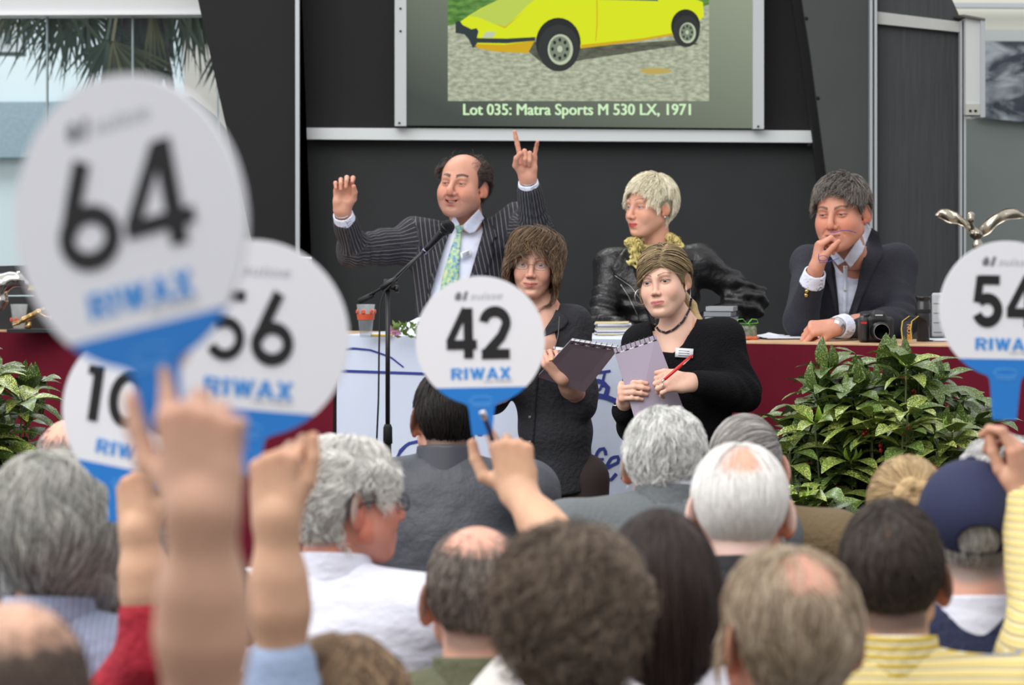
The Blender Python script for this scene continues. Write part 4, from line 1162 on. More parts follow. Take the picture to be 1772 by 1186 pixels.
def table(x0, x1, label, drape_m, label_d, top_m, white=False, depth=0.52):
    a, b_ = tp(x0), tp(x1); c = (a + b_) / 2 + TB * depth / 2
    t = empty('table', (c[0], c[1], STZ), label, 'table', None)
    m = MB(); up = A(0, 0, 1)
    v = [a, b_, b_ + TB * depth, a + TB * depth]
    m.add([q - up * 0.028 for q in v] + v, [(3, 2, 1, 0), (4, 5, 6, 7), (0, 1, 5, 4), (1, 2, 6, 5), (2, 3, 7, 6), (3, 0, 4, 7)])
    m.build('table_top', top_m, t)
    for (ss, dd) in ((0.05, .06), (0.95, .06), (0.05, depth - .06), (0.95, depth - .06)):
        q = a + (b_ - a) * ss + TB * dd
        MB().tube([A(q[0], q[1], STZ), A(q[0], q[1], TZ - .028)], .02, 8).build('leg', LEG, t)
    # drape: hung cloth with soft vertical folds
    L_ = np.linalg.norm(b_ - a); nu = max(24, int(L_ / 0.02)); nv = 14
    ztop = TZ + (0.004 if white else -0.004); zbot = 0.06 if not white else 0.10
    V_ = []; F_ = []
    r0 = random.Random(int(x0) + 7); ph = [r0.uniform(0, 6) for _ in range(6)]
    for j in range(nv + 1):
        tz = j / nv; z = ztop + (zbot - ztop) * tz
        for i in range(nu + 1):
            s_ = i / nu * L_
            w_ = 0.022 * (0.15 + tz) * (math.sin(s_ * (6.5 if white else 9) + ph[0]) + 0.6 * math.sin(s_ * 15 + ph[1] + tz) + .35 * math.sin(s_ * 31 + ph[2]))
            if white: w_ *= 0.5
            V_.append(a + TDIR * s_ - TB * (0.014 + abs(w_) * .9) + A(0, 0, z - TZ))
    for j in range(nv):
        for i in range(nu): F_.append((j * (nu + 1) + i, (j + 1) * (nu + 1) + i, (j + 1) * (nu + 1) + i + 1, j * (nu + 1) + i + 1))
    if white:   # the cloth also lies over the top
        o = len(V_); V_ += [a + A(0, 0, .004) - TB * .014, b_ + A(0, 0, .004) - TB * .014, b_ + TB * depth + A(0, 0, .004), a + TB * depth + A(0, 0, .004)]
        F_.append((o, o + 1, o + 2, o + 3))
    # thickness
    n_ = len(V_); V2 = V_ + [q + (TB * .003 if i < (nv + 1) * (nu + 1) else A(0, 0, -.003)) for i, q in enumerate(V_)]; F2 = F_ + [tuple(n_ + i for i in f[::-1]) for f in F_]
    me = mesh_from(np.array(V2), F2, 'drape', [drape_m])
    c0 = np.array(V2).mean(0); c0[2] = zbot
    me.transform(Matrix.Translation(Vector(-c0)))
    d = obj('tablecloth' if white else 'drape', me, None, label_d, 'tablecloth' if white else 'drape', loc=c0)
    return t, d
table(-300, 582, 'long table behind the left shrub with a pale wooden edge', RED, 'burgundy cloth hanging in front of the left end table', WOOD)
CLOTH = mat('white banner cloth', rgb(206, 214, 232), rough=.75, bump=(9, .25, (2, 2, .5)))
t1, cloth = table(586, 1262, 'middle table under the pale blue white banner cloth', CLOTH, 'pale blue white banner cloth with dark blue line drawing on middle table', WOOD, white=True)
table(1266, 2000, 'long table behind the large right shrub with wooden edge', RED, 'burgundy cloth hanging in front of the right end table', WOOD)
# print on the banner cloth, laid on its front (parts of the cloth)
BLUE = mat('banner ink', rgb(48, 60, 140), rough=.8)
r0 = random.Random(586 + 7); WPH = [r0.uniform(0, 6) for _ in range(6)]; W_A = tp(586)
def on_cloth(px, py, gap=0.004):
    Y = tl(px) - 0.03
    for _ in range(3):
        p = P(px, py, Y); s_ = float((p - W_A) @ TDIR); tz = (TZ + .004 - p[2]) / (TZ + .004 - .10)
        w_ = 0.5 * 0.022 * (0.15 + tz) * (math.sin(s_ * 6.5 + WPH[0]) + 0.6 * math.sin(s_ * 15 + WPH[1] + tz) + .35 * math.sin(s_ * 31 + WPH[2]))
        Y = tl(px) - (0.014 + abs(w_) * .9 + gap) / TB[1]
    return P(px, py, Y)
def cloth_stroke(pts, wpx, name='print_stroke', close=False):
    q = resample(pts, max(8, int(sum(math.dist(pts[i], pts[i + 1]) for i in range(len(pts) - 1)) / 6)))
    t = np.gradient(q, axis=0); t /= np.linalg.norm(t, axis=1)[:, None] + 1e-9; nn = np.stack([-t[:, 1], t[:, 0]], 1)
    w = np.asarray(wpx if hasattr(wpx, '__len__') else [wpx] * 2, float); w = np.interp(np.linspace(0, 1, len(q)), np.linspace(0, 1, len(w)), w)
    l = q + nn * w[:, None] / 2; r = q - nn * w[:, None] / 2
    v = []
    f = [on_cloth(*a) for a in l] + [on_cloth(*a) for a in r]; n_ = len(q)
    bk = [p + TB * .0035 for p in f]
    F_ = [(i, i + 1, n_ + i + 1, n_ + i) for i in range(n_ - 1)]
    F_ += [(2 * n_ + i, 3 * n_ + i, 3 * n_ + i + 1, 2 * n_ + i + 1) for i in range(n_ - 1)]
    m = MB(); m.add(f + bk, F_); return m.build(name, BLUE, cloth)
cloth_stroke([(586, 642), (760, 648), (905, 652)], 4.5)
cloth_stroke([(588, 606), (610, 603), (640, 606), (675, 618), (698, 636)], [4, 3, 2])
cloth_stroke([(700, 775), (688, 788), (684, 806)], [3, 5]); cloth_stroke([(728, 763), (706, 768), (692, 780), (686, 800)], [5, 5, 3])
cloth_stroke([(728, 737), (738, 737)], 3)
# "B" shape, arc and the handwritten "fe"
cloth_stroke([(1034, 640), (1046, 646), (1040, 672), (1020, 684)], 4); cloth_stroke([(1030, 646), (1056, 642)], 4)
cloth_stroke([(1022, 660), (1040, 660), (1052, 672), (1048, 684)], 8); cloth_stroke([(1018, 682), (1050, 688), (1068, 696)], 9)
cloth_stroke([(1094, 724), (1098, 745)], 6); cloth_stroke([(1018, 770), (1022, 800)], 5)
cloth_stroke([(1048, 788), (1046, 776), (1036, 778), (1026, 800), (1018, 835)], 5); cloth_stroke([(1018, 796), (1044, 795)], 4.5)
cloth_stroke([(1046, 812), (1070, 800), (1070, 790), (1058, 792), (1046, 812), (1046, 828), (1056, 832), (1066, 820)], 5)
cloth_stroke([(1076, 830), (1088, 796), (1090, 812), (1100, 796)], 5)
PAPER = mat('paper', rgb(214, 218, 226), rough=.7); PAPER_W = mat('cream card', rgb(206, 190, 140), rough=.7)
def sheets(name, px, py, w, d, n, label, category, rot=0.0, jig=0.01, group=None, th=0.0015, mats=None, seed=0):
    """a loose stack of paper on the table top"""
    r0 = random.Random(seed); c = on_table(px, py)
    root = empty(name, c, label, category, group)
    for i in range(n):
        a = rot + r0.uniform(-.08, .08); ux = A(math.cos(a), math.sin(a), 0); uy = A(-math.sin(a), math.cos(a), 0)
        o = c + A(r0.uniform(-jig, jig), r0.uniform(-jig, jig), i * th)
        b = MB(); k_ = 8; V_ = []
        for ii in range(k_ + 1):
            for jj in (0, 1):
                s_ = ii / k_ - .5; lift = (0.0015 + .010 * (s_ + .5) ** 3 * r0.uniform(0, 1.0) * (1 if n < 9 else .3))
                V_.append(o + ux * s_ * w + uy * (jj - .5) * d + A(0, 0, lift))
        F_ = [(2 * ii, 2 * ii + 2, 2 * ii + 3, 2 * ii + 1) for ii in range(k_)]
        n_ = len(V_); V2 = V_ + [q - A(0, 0, th * .8) for q in V_]; F2 = F_ + [tuple(n_ + q for q in f[::-1]) for f in F_]
        for ii in range(k_): F2 += [(2 * ii, n_ + 2 * ii, n_ + 2 * ii + 2, 2 * ii + 2), (2 * ii + 1, 2 * ii + 3, n_ + 2 * ii + 3, n_ + 2 * ii + 1)]
        b.add(V2, F2); b.build('sheet', (mats or [PAPER])[i % len(mats or [1])], root, smooth=False)
    return root
sheets('paper_stack', 1392, 586, 0.30, 0.20, 5, 'white loose papers under the fist of the man in dark blazer', 'papers', 0.1, seed=3, jig=.02)
sheets('paper_stack', 1452, 583, 0.15, 0.16, 7, 'small curled white papers beside the wrist watch on the table', 'papers', -.2, seed=4, th=.0025)
sheets('paper_stack', 1322, 584, 0.10, 0.12, 4, 'few white papers beside the green ribboned gift', 'papers', .3, seed=5)
sheets('paper_stack', 1640, 590, 0.16, 0.14, 4, 'white papers at the foot of the tall black cylinder', 'papers', .1, seed=6)
sheets('document_stack', 1060, 582, 0.125, 0.16, 13, 'thick stack of white and cream documents between the two standing women', 'papers', .0, jig=.004, th=.0042, mats=[PAPER, PAPER, PAPER_W, PAPER, mat('grey card', rgb(120, 118, 120), rough=.7)], seed=8)
# script held up on the lectern block near the speaker
b = MB(); c = on_table(700, 586)
sc_ = empty('lectern_card', c, 'sloping white card standing beside the microphone on the table', 'card')
V_ = [P(669, 577, 10.75), P(722, 550, 10.80), P(760, 548, 10.82), P(760, 580, 10.78), P(669, 581, 10.74)]
b.add(V_ + [q + A(0, .01, 0) for q in V_], [(0, 1, 2, 3, 4), (9, 8, 7, 6, 5)] + [(i, 5 + i, 5 + (i + 1) % 5, (i + 1) % 5) for i in range(5)])
b.build('card', PAPER, sc_)
# yellow pencil
q = on_table(655, 583.5); b = MB().tube([q + A(-.03, 0, .006), q + A(.05, -.01, .006)], .005, 6); b.build('pencil', mat('pencil', rgb(206, 176, 70), rough=.5), label='yellow pencil lying beside the microphone stand', category='pencil')
# flowers
fr = random.Random(3); q = on_table(700, 585)
fl_ = empty('cut_flowers', q, 'small bunch of green leaves and pink flowers lying by the microphone stand', 'flowers')
GL = mat('posy leaf', rgb(112, 140, 66), rough=.5); PK = mat('pink petal', rgb(190, 130, 160), rough=.6)
for i in range(46):
    c = q + A(fr.uniform(-.05, .055), fr.uniform(-.03, .03), fr.uniform(.004, .05))
    d = nrm(A(fr.uniform(-1, 1), fr.uniform(-1, .3), fr.uniform(-.2, 1))); s_ = nrm(np.cross(d, A(.3, 1, .2))) * .006; L_ = fr.uniform(.02, .035)
    MB().add([c, c + d * L_ * .5 + s_, c + d * L_, c + d * L_ * .5 - s_, c + d * L_ * .5 + nrm(np.cross(s_, d)) * .002], [(0, 1, 4), (1, 2, 4), (2, 3, 4), (3, 0, 4), (0, 3, 2, 1)]).build('leaf', GL, fl_)
for i in range(7):
    c = q + A(fr.uniform(-.055, -.02), fr.uniform(-.03, .0), fr.uniform(.01, .035)); m_ = MB()
    for a in range(5):
        d = A(math.cos(a * 1.257), -.3, math.sin(a * 1.257)); s_ = nrm(np.cross(d, A(0, 1, 0))) * .004
        m_.add([c, c + d * .006 + s_, c + d * .013, c + d * .006 - s_], [(0, 1, 2, 3), (3, 2, 1, 0)])
    m_.build('flower', PK, fl_)
# cups
def cup(px, py, h, label, tint, group=None, band=None):
    c = on_table(px, py); r0 = empty('plastic_cup', c, label, 'cup', group)
    g = mat('clear plastic', rgb(226, 232, 234), rough=.06, spec=.6); g.node_tree.nodes['Principled BSDF'].inputs['Alpha'].default_value = .16
    MB().lathe([(0.0, .002), (.022, .002), (.0225, 0), (.034, h), (.036, h + .002), (.035, h + .003), (.0325, h - .001), (.0215, .005), (0, .005)], c, 28).build('cup_wall', g, r0, smooth=True)
    w = mat('water', rgb(210, 220, 224), rough=.03, spec=.6); w.node_tree.nodes['Principled BSDF'].inputs['Alpha'].default_value = .14
    MB().lathe([(0, .006), (.0205, .006), (.0295, h * .72), (0, h * .72)], c, 24).build('water', w, r0, smooth=True)
    o_ = mat('orange print', rgb(204, 84, 48), rough=.5)
    m_ = MB()
    if band == 'band': m_.lathe([(.0306, h * .55), (.0330, h * .74), (.0334, h * .74), (.0310, h * .55)], c, 28)
    for k_ in range(7):
        a = k_ * 0.9; rr_ = .0312 if band == 'band' else .029; z = h * (.80 if band == 'band' else .42)
        m_.lathe([(0, 0), (.007, .001), (.009, .004), (.005, .007), (0, .006)], c + A(rr_ * math.cos(a), rr_ * math.sin(a), z), 8, rotz(a) @ roty(math.pi / 2))
    m_.build('printed_band', o_, r0)
    return r0
cup(633, 584, .118, 'clear plastic cup with an orange band beside the microphone stand', 0, band='band')
cup(33, 572, .100, 'clear plastic cup with orange dots beside the gold leaping cat', 0)
# gift with a green ribbon
c = on_table(1292, 588); gf = empty('gift_parcel', c, 'small wrapped gift with a bright green ribbon bow on the table', 'gift')
s = S(); s.box(c + A(0, 0, .026), (.034, .03, .026), .014); s.fn(fold_noise(.002, 60, 3), op='a')
sdf_part('wrapped_box', gf, s, c - .06, c + A(.06, .06, .08), .004, mat('gift wrap', rgb(110, 112, 98), rough=.3, noise=(70, .5)))
sdf_part('orange_base', gf, S().box(c + A(.002, -.004, .006), (.036, .03, .008), .005), c - .06, c + A(.06, .06, .03), .004, mat('gift base', rgb(196, 88, 44), rough=.4))
GR = mat('green ribbon', rgb(120, 200, 66), rough=.4)
m_ = MB()
def rib(pts, w, mb, up=(0, 0, 1)):
    for i in range(len(pts) - 1):
        a, b2 = np.asarray(pts[i]), np.asarray(pts[i + 1]); s_ = nrm(np.cross(b2 - a, A(0, 1, 0.3))) * 0 + A(0, 1, 0) * w
        mb.add([a - s_, a + s_, b2 + s_, b2 - s_, a - s_ + A(0, 0, .001), a + s_ + A(0, 0, .001), b2 + s_ + A(0, 0, .001), b2 - s_ + A(0, 0, .001)], [(0, 1, 2, 3), (7, 6, 5, 4), (0, 4, 5, 1), (1, 5, 6, 2), (2, 6, 7, 3), (3, 7, 4, 0)])
for sx in (-1, 1):
    rib([c + A(.002, 0, .056) + A(sx * x, -.01, z) for x, z in ((0, 0), (.016, .018), (.034, .016), (.038, .004), (.02, .002), (0, 0))], .013, m_)
rib([c + A(x, -.02, z) for x, z in ((.006, .058), (.014, .04), (.016, .02), (.018, .004))], .016, m_)
rib([c + A(x, 0, z) for x, z in ((-.036, .01), (-.036, .05), (0, .056), (.036, .05), (.037, .01))], .008, m_)
m_.build('ribbon', GR, gf)
# digital camera
c = on_table(1517, 593) + A(0, .02, 0)
cm = empty('digital_camera', c, 'black camera with a zoom lens and red grip accent standing on the table edge', 'camera')
CB = mat('camera body', rgb(22, 22, 24), rough=.45, bump=(500, .2)); CG = mat('camera gloss', rgb(12, 12, 14), rough=.15)
s = S(); s.box(c + A(0, 0, .045), (.060, .026, .045), .014); s.box(c + A(-.046, -.012, .044), (.014, .034, .042), .012, k=.008)
s.box(c + A(.006, -.002, .090), (.026, .028, .018), .012, k=.012); s.box(c + A(.004, 0, .106), (.015, .02, .006), .004, k=.006)
sdf_part('camera_body', cm, s, c - A(.08, .07, .01), c + A(.08, .06, .13), .003, CB)
R = rotx(math.pi / 2)
MB().lathe([(.034, 0), (.034, .02), (.032, .022), (.032, .045), (.030, .048), (.030, .060), (.0265, .060), (.0250, .046), (0, .040)], c + A(.010, -.022, .040), 32, R).build('lens', mat('lens barrel', rgb(16, 16, 17), rough=.35), cm, smooth=True)
MB().lathe([(.0275, 0), (.0275, .0022), (.0262, .0022), (.0262, 0)], c + A(.010, -.082, .040), 32, R).build('lens_ring', mat('lens ring', rgb(150, 152, 154), rough=.3, metal=.6), cm, smooth=True)
MB().lathe([(.014, 0), (.012, .003), (0, .005)], c + A(.010, -.066, .040), 24, R).build('glass_element', mat('lens glass', rgb(24, 22, 34), rough=.04, coat=1), cm, smooth=True)
MB().box((-.012, -.002, -.003), (.012, .002, .004), 0, None).build('red_accent', mat('red accent', rgb(190, 30, 34), rough=.4), cm) if False else None
m_ = MB().box(c + A(-.058, -.0475, .066), c + A(-.038, -.0455, .073)); m_.build('red_accent', mat('red accent', rgb(190, 30, 34), rough=.4), cm)
MB().lathe([(.013, 0), (.013, .009), (.012, .010), (0, .010)], c + A(-.036, 0, .089), 20).build('mode_dial', mat('dial', rgb(60, 60, 62), rough=.4, metal=.4), cm, smooth=True)
MB().lathe([(.006, 0), (.006, .006), (0, .007)], c + A(-.05, -.02, .087), 14).build('shutter_button', mat('button', rgb(150, 150, 152), rough=.3, metal=.7), cm)
m_ = MB().box(c + A(-.006, -.031, .094), c + A(.02, -.029, .098)); m_.build('nameplate', mat('plate', rgb(190, 192, 194), rough=.4), cm)
# camera strap with yellow edges and lettering
STR = mat('strap cloth', rgb(24, 26, 34), rough=.7); YEL = mat('strap yellow', rgb(196, 162, 60), rough=.6)
sr = empty('camera_strap', on_table(1575, 590), 'black strap with yellow edges and lettering looped beside the camera', 'strap')
def strap_at(pts, w0, w1, name, m_, off=0):
    q = resample(pts, 20); V_ = []; n_ = len(q)
    for x, y, Y in q:
        V_.append(P(x + w0, y, Y - off)); V_.append(P(x + w1, y, Y - off))
    V2 = V_ + [v + A(0, .002, 0) for v in V_]; k_ = len(V_)
    F_ = [(2 * i, 2 * i + 1, 2 * i + 3, 2 * i + 2) for i in range(n_ - 1)]; F2 = F_ + [tuple(k_ + j for j in f[::-1]) for f in F_]
    for i in range(n_ - 1): F2 += [(2 * i, 2 * i + 2, k_ + 2 * i + 2, k_ + 2 * i), (2 * i + 1, k_ + 2 * i + 1, k_ + 2 * i + 3, 2 * i + 3)]
    m2 = MB(); m2.add(V2, F2); return m2.build(name, m_, sr)
path = [(1568, 588, 9.98), (1566, 570, 10.0), (1568, 556, 10.02), (1580, 547, 10.04), (1594, 556, 10.08), (1598, 585, 10.1)]
strap_at(path[:4], -8, 12, 'strap_band', STR); strap_at(path[2:], -6, 10, 'strap_band', STR)
strap_at(path[:4], -7, -5.4, 'yellow_edge', YEL, .003); strap_at(path[:4], 9, 10.6, 'yellow_edge', YEL, .003)
text_obj('lettering', 'NIKON', P(1573, 577, 9.97), (0, 0, 1), (-1, 0, 0), 0.062, 0.014, mat('strap ink', rgb(206, 140, 50), rough=.6), sr, bold=.03)
# tall black cylinder (lens case) and pale slab behind
c = on_table(1600, 592) + A(0, .04, 0); lc = empty('lens_case', c, 'tall black cylindrical lens barrel standing upright beside the strap', 'lens')
MB().lathe([(0, 0), (.022, 0), (.023, .004), (.023, .05), (.026, .06), (.026, .135), (.0235, .138), (.0235, .150), (.026, .153), (.026, .160), (.020, .160), (.018, .150), (0, .148)], c, 28).build('barrel', mat('case black', rgb(24, 24, 26), rough=.3), lc, smooth=True)
MB().lathe([(.0265, 0), (.0268, .002), (.0268, .012), (.0265, .014)], c + A(0, 0, .10), 28).build('grip_ring', mat('grip black', rgb(14, 14, 15), rough=.8), lc, smooth=True)
c = on_table(1624, 585) + A(0, .02, 0)
ph = empty('upright_folder', c, 'pale grey upright folder standing behind the black lens barrel', 'folder')
sdf_part('cover', ph, S().box(c + A(0, 0, .082), (.022, .010, .082), .008), c - A(.04, .03, .01), c + A(.04, .03, .18), .005, mat('pale folder', rgb(176, 180, 184), rough=.5))
for k_ in range(4): MB().box(c + A(-.017, -.0125, .02 + k_ * .035), c + A(.017, -.011, .022 + k_ * .035)).build('spine_line', mat('folder line', rgb(130, 134, 140), rough=.5), ph)
# grey binders behind blonde woman's elbow
for i, (x, y, dz) in enumerate(((1262, 560, 0), (1258, 548, .028), (1264, 536, .056))):
    pass
bd = empty('binder_pile', A(P(1246, 0, 10.5)[0], 10.5, TZ), 'flat grey binders piled inside the elbow gap of the blonde woman', 'binders')
for k_ in range(6):
    q = A(P(1246, 0, 10.5)[0] + (k_ % 2) * .006, 10.5, TZ + .005 + k_ * .019)
    MB().box((-.05, -.05, 0), (.05, .05, .016), 0, rotz(-.39 + k_ * .03), q).build('binder', mat('grey binder %d' % (k_ % 2), rgb(118 + 24 * (k_ % 2), 120 + 24 * (k_ % 2), 122 + 24 * (k_ % 2)), rough=.5), bd)
# laptop beside the auctioneer
c = on_table(500, 575); lp_ = empty('laptop', c, 'silver laptop seen from behind between paddle 56 and the metal post', 'laptop')
LY = 11.25
MB().add([P(400, 444, LY + .10), P(539, 446, LY + .10), P(552, 570, LY), P(410, 570, LY), P(400, 444, LY + .108), P(539, 446, LY + .108), P(552, 570, LY + .008), P(410, 570, LY + .008)],
         [(0, 1, 2, 3), (7, 6, 5, 4), (0, 4, 5, 1), (1, 5, 6, 2), (2, 6, 7, 3), (3, 7, 4, 0)]).build('lid', mat('laptop silver', rgb(96, 99, 106), rough=.3, metal=.6), lp_)
MB().add([P(400, 443, LY + .098), P(539, 445, LY + .098), P(539.5, 449, LY + .098), P(400, 447, LY + .098), P(400, 443, LY + .11), P(539, 445, LY + .11), P(539.5, 449, LY + .11), P(400, 447, LY + .11)],
         [(0, 1, 2, 3), (7, 6, 5, 4), (0, 4, 5, 1), (1, 5, 6, 2), (2, 6, 7, 3), (3, 7, 4, 0)]).build('lid_edge', mat('laptop edge', rgb(226, 230, 234), rough=.3), lp_)
q = P(481, 570, LY); MB().box((q[0] - .16, LY - .005, TZ + .001), (q[0] + .16, LY + .22, TZ + .02)).build('base', MATS['laptop silver'], lp_)
# left desk things
b = MB(); c = on_table(55, 573)
DK = mat('desk black', rgb(26, 27, 30), rough=.4)
def put(name, f, lo, hi, vox, m_, par): return sdf_part(name, par, f, lo, hi, vox, m_)
GOLD = mat('polished gold', rgb(206, 170, 112), rough=.22, metal=.95); CHR = mat('polished chrome', rgb(200, 196, 190), rough=.14, metal=1.0)
def cat_statue(name, pts, sc, Y, m_, label):
    """leaping big cat, pts: pixel positions of named joints"""
    g = {k_: P(x, y, Y) for k_, (x, y) in pts.items()}; s = S()
    root = empty(name, g['base'], label, 'statuette')
    s.chain([g['rump'], g['belly'], g['chest']], [.020 * sc, .017 * sc, .022 * sc], k=.01 * sc)
    s.chain([g['chest'], g['neck'], g['head']], [.018 * sc, .015 * sc, .015 * sc], k=.01 * sc)
    s.chain([g['head'], g['nose']], [.014 * sc, .009 * sc], k=.006 * sc)
    for e in (-1, 1):
        s.ell(g['head'] + A(0, e * .010 * sc, .013 * sc), (.004 * sc, .004 * sc, .006 * sc), k=.003)
        o = A(0, e * .011 * sc, 0)
        s.chain([g['chest'] + o, g['fknee'] + o, g['fpaw'] + o], [.011 * sc, .008 * sc, .0065 * sc], k=.006 * sc)
        s.chain([g['rump'] + o, g['hknee'] + o, g['hpaw'] + o], [.013 * sc, .008 * sc, .006 * sc], k=.006 * sc)
    s.chain([g['rump'], g['tail']], [.006 * sc, .003 * sc], k=.005 * sc)
    lo, hi = bbox(list(g.values()), .04 * sc)
    sdf_part('cat_figure', root, s, lo, hi, .0032 * max(sc, .7), m_, newton=2)
    return root, g
r1, g = cat_statue('gold_cat_statuette', dict(rump=(40, 554), belly=(52, 548), chest=(66, 541), neck=(76, 536), head=(85, 533), nose=(91, 535), fknee=(80, 548), fpaw=(90, 549), hknee=(32, 560), hpaw=(23, 563), tail=(20, 560), base=(45, 566)), .62, 11.15, GOLD, 'small gold leaping cat statuette on a black plinth')
MB().box((P(17, 0, 11.15)[0], 11.08, TZ), (P(108, 0, 11.15)[0], 11.22, TZ + .012)).build('plinth', DK, r1)
MB().tube([g['belly'] - A(0, 0, .02), A(g['belly'][0] - .01, 11.15, TZ + .012)], [.008, .014], 10).build('support', GOLD, r1, smooth=True)
r2, g = cat_statue('chrome_cat_statuette', dict(rump=(-70, 520), belly=(-35, 505), chest=(2, 492), neck=(18, 484), head=(32, 484), nose=(46, 492), fknee=(6, 520), fpaw=(2, 532), hknee=(-80, 540), hpaw=(-110, 545), tail=(-140, 520), base=(-30, 575)), 1.75, 11.0, CHR, 'large polished chrome leaping cat statuette cut by the frame edge')
MB().tube([g['belly'], P(-30, 576, 11.0)], [.02, .03], 12).build('support', CHR, r2, smooth=True)
e_ = MB(); e_.lathe([(.007, 0), (.004, .003), (0, .004)], P(40, 488, 10.965), 10, rotx(math.pi / 2)); e_.build('open_mouth', M_BLACK, r2)
for (name, poly, Y, col, lab, cat) in (
    ('equipment_case', [(-60, 462), (100, 458), (112, 505), (100, 510), (-60, 512)], 11.45, rgb(34, 36, 40), 'dark case with angled lid behind the chrome cat', 'case'),
    ('yellow_folder', [(52, 494), (100, 492), (112, 503), (48, 502)], 11.42, rgb(196, 176, 66), 'yellow folder lying against the dark case', 'folder'),
    ('mixer_console', [(-60, 520), (110, 514), (122, 566), (-60, 570)], 11.50, rgb(56, 58, 62), 'flat grey console behind the gold cat and cup', 'console')):
    rt = empty(name, P(poly[0][0] + 80, 572, Y), lab, cat)
    panel_px('casing', poly, Y, .06, mat(name + ' body', col, rough=.5), par=rt)
    if name != 'yellow_folder':
        for k_ in range(3):
            y = poly[0][1] + 10 + k_ * 11
            panel_px('ridge', [(-40, y), (95, y - 2), (95, y + 1), (-40, y + 3)], Y - .008, .008, mat(name + ' ridge', tuple(c_ * 1.9 for c_ in col), rough=.4), par=rt)
        MB().box((P(-40, 0, Y)[0], Y, TZ), (P(90, 0, Y)[0], Y + .05, TZ + (.03 if name == 'mixer_console' else .13))).build('base', DK, rt)
    else: MB().box((P(60, 0, Y)[0], Y + .0, TZ), (P(100, 0, Y)[0], Y + .03, TZ + .16)).build('base', DK, rt)
pp = empty('chrome_bracket', P(92, 566, 11.1), 'bright chrome bracket standing at the plinth end beside paddle 64', 'bracket')
MB().tube([P(90, 540, 11.1), P(88, 566, 11.1)], .007, 8).tube([P(97, 541, 11.1), P(96, 566, 11.1)], .005, 8).tube([P(90, 541, 11.1), P(97, 542, 11.1)], .004, 8).build('bracket_bar', CHR, pp, smooth=True)
# winged figure on the right
c = on_table(1692, 580) + A(0, .06, 0)
wf = empty('winged_statuette', c, 'silver winged figure statuette standing behind paddle 54', 'statuette')
Y = c[1]; SIL = mat('aged silver', rgb(176, 168, 152), rough=.26, metal=.92, noise=(18, .25))
s = S(); p_ = lambda x, y, dy=0: P(x, y, Y + dy)
s.ell(p_(1680, 379, -.03), (.0125, .014, .017), k=.006); s.ell(p_(1680, 372, -.025), (.0145, .016, .012), k=.006)
s.cone(p_(1681, 388, -.02), p_(1685, 398), .0065, .010, k=.008)
s.ell(p_(1689, 405), (.026, .018, .020), k=.012); s.ell(p_(1692, 425), (.020, .016, .024), k=.014)
s.ell(p_(1693, 450), (.023, .020, .030), k=.016); s.cone(p_(1693, 465), p_(1690, 560), .022, .034, k=.02)
s.ell(p_(1683, 404, -.016), (.007, .007, .007), k=.004); s.ell(p_(1693, 404, -.016), (.007, .007, .007), k=.004)
lo, hi = bbox([p_(1680, 360), p_(1690, 575)], .05)
sdf_part('figure', wf, s, lo, hi, .0028, SIL, newton=2)
def wing(pts_top, pts_bot, nm):
    a = resample(pts_top, 16); b2 = resample(pts_bot, 16); V_ = []; nu = 6
    for i in range(16):
        for j in range(nu):
            t = j / (nu - 1); x, y = a[i] * (1 - t) + b2[i] * t
            bulge = -.010 * math.sin(math.pi * t) - .004 * math.sin(i * 1.1 + t * 5)
            V_.append(P(x, y, Y + .01 + .02 * (i / 15) ** 2 + bulge))
    n_ = len(V_); V2 = V_ + [v + A(0, .006, 0) for v in V_]; F_ = [(i * nu + j, i * nu + j + 1, (i + 1) * nu + j + 1, (i + 1) * nu + j) for i in range(15) for j in range(nu - 1)]
    F2 = F_ + [tuple(n_ + k2 for k2 in f[::-1]) for f in F_]
    bd_ = [j for j in range(nu)] + [i * nu + nu - 1 for i in range(1, 16)] + [15 * nu + j for j in range(nu - 2, -1, -1)] + [i * nu for i in range(14, 0, -1)]
    F2 += [(bd_[i], bd_[(i + 1) % len(bd_)], n_ + bd_[(i + 1) % len(bd_)], n_ + bd_[i]) for i in range(len(bd_))]
    m2 = MB(); m2.add(V2, F2); o = m2.build(nm, SIL, wf, smooth=True); return o
wing([(1684, 392), (1670, 380), (1655, 366), (1640, 360), (1626, 362), (1618, 372)], [(1680, 408), (1668, 392), (1655, 388), (1640, 386), (1628, 379), (1619, 374)], 'wing')
wing([(1694, 392), (1706, 380), (1722, 370), (1738, 361), (1756, 360), (1776, 372)], [(1698, 412), (1712, 405), (1726, 390), (1742, 381), (1758, 380), (1776, 376)], 'wing')
MB().lathe([(0, 0), (.045, 0), (.045, .01), (.034, .02), (.03, .04), (0, .04)], c, 24).build('plinth', SIL, wf, smooth=True)

# ------------------------------------------------------------------ microphone on its stand
MY = 10.3
mx = P(671, 500, MY)
ms = empty('microphone_stand', (mx[0], MY, 0), 'black boom microphone stand in front of the white banner cloth', 'microphone stand')
BK = mat('stand black', rgb(22, 22, 24), rough=.4); 
MB().tube([(mx[0], MY, .06), (mx[0], MY, P(0, 735, MY)[2])], .013, 12).build('lower_tube', BK, ms, smooth=True)
MB().tube([(mx[0], MY, P(0, 740, MY)[2]), P(671, 490, MY)], .0085, 12).build('upper_tube', BK, ms, smooth=True)
MB().tube([P(671, 768, MY), P(671, 740, MY), P(671, 734, MY)], [.017, .016, .010], 12).build('clutch', mat('clutch rubber', rgb(14, 14, 15), rough=.8), ms, smooth=True)
MB().tube([P(671, 503, MY), P(671, 483, MY)], .014, 12).tube([P(660, 497, MY), P(684, 500, MY)], .008, 8).lathe([(.013, 0), (.013, .012), (0, .014)], P(684, 500, MY), 12, roty(math.pi / 2)).build('boom_clamp', BK, ms, smooth=True)
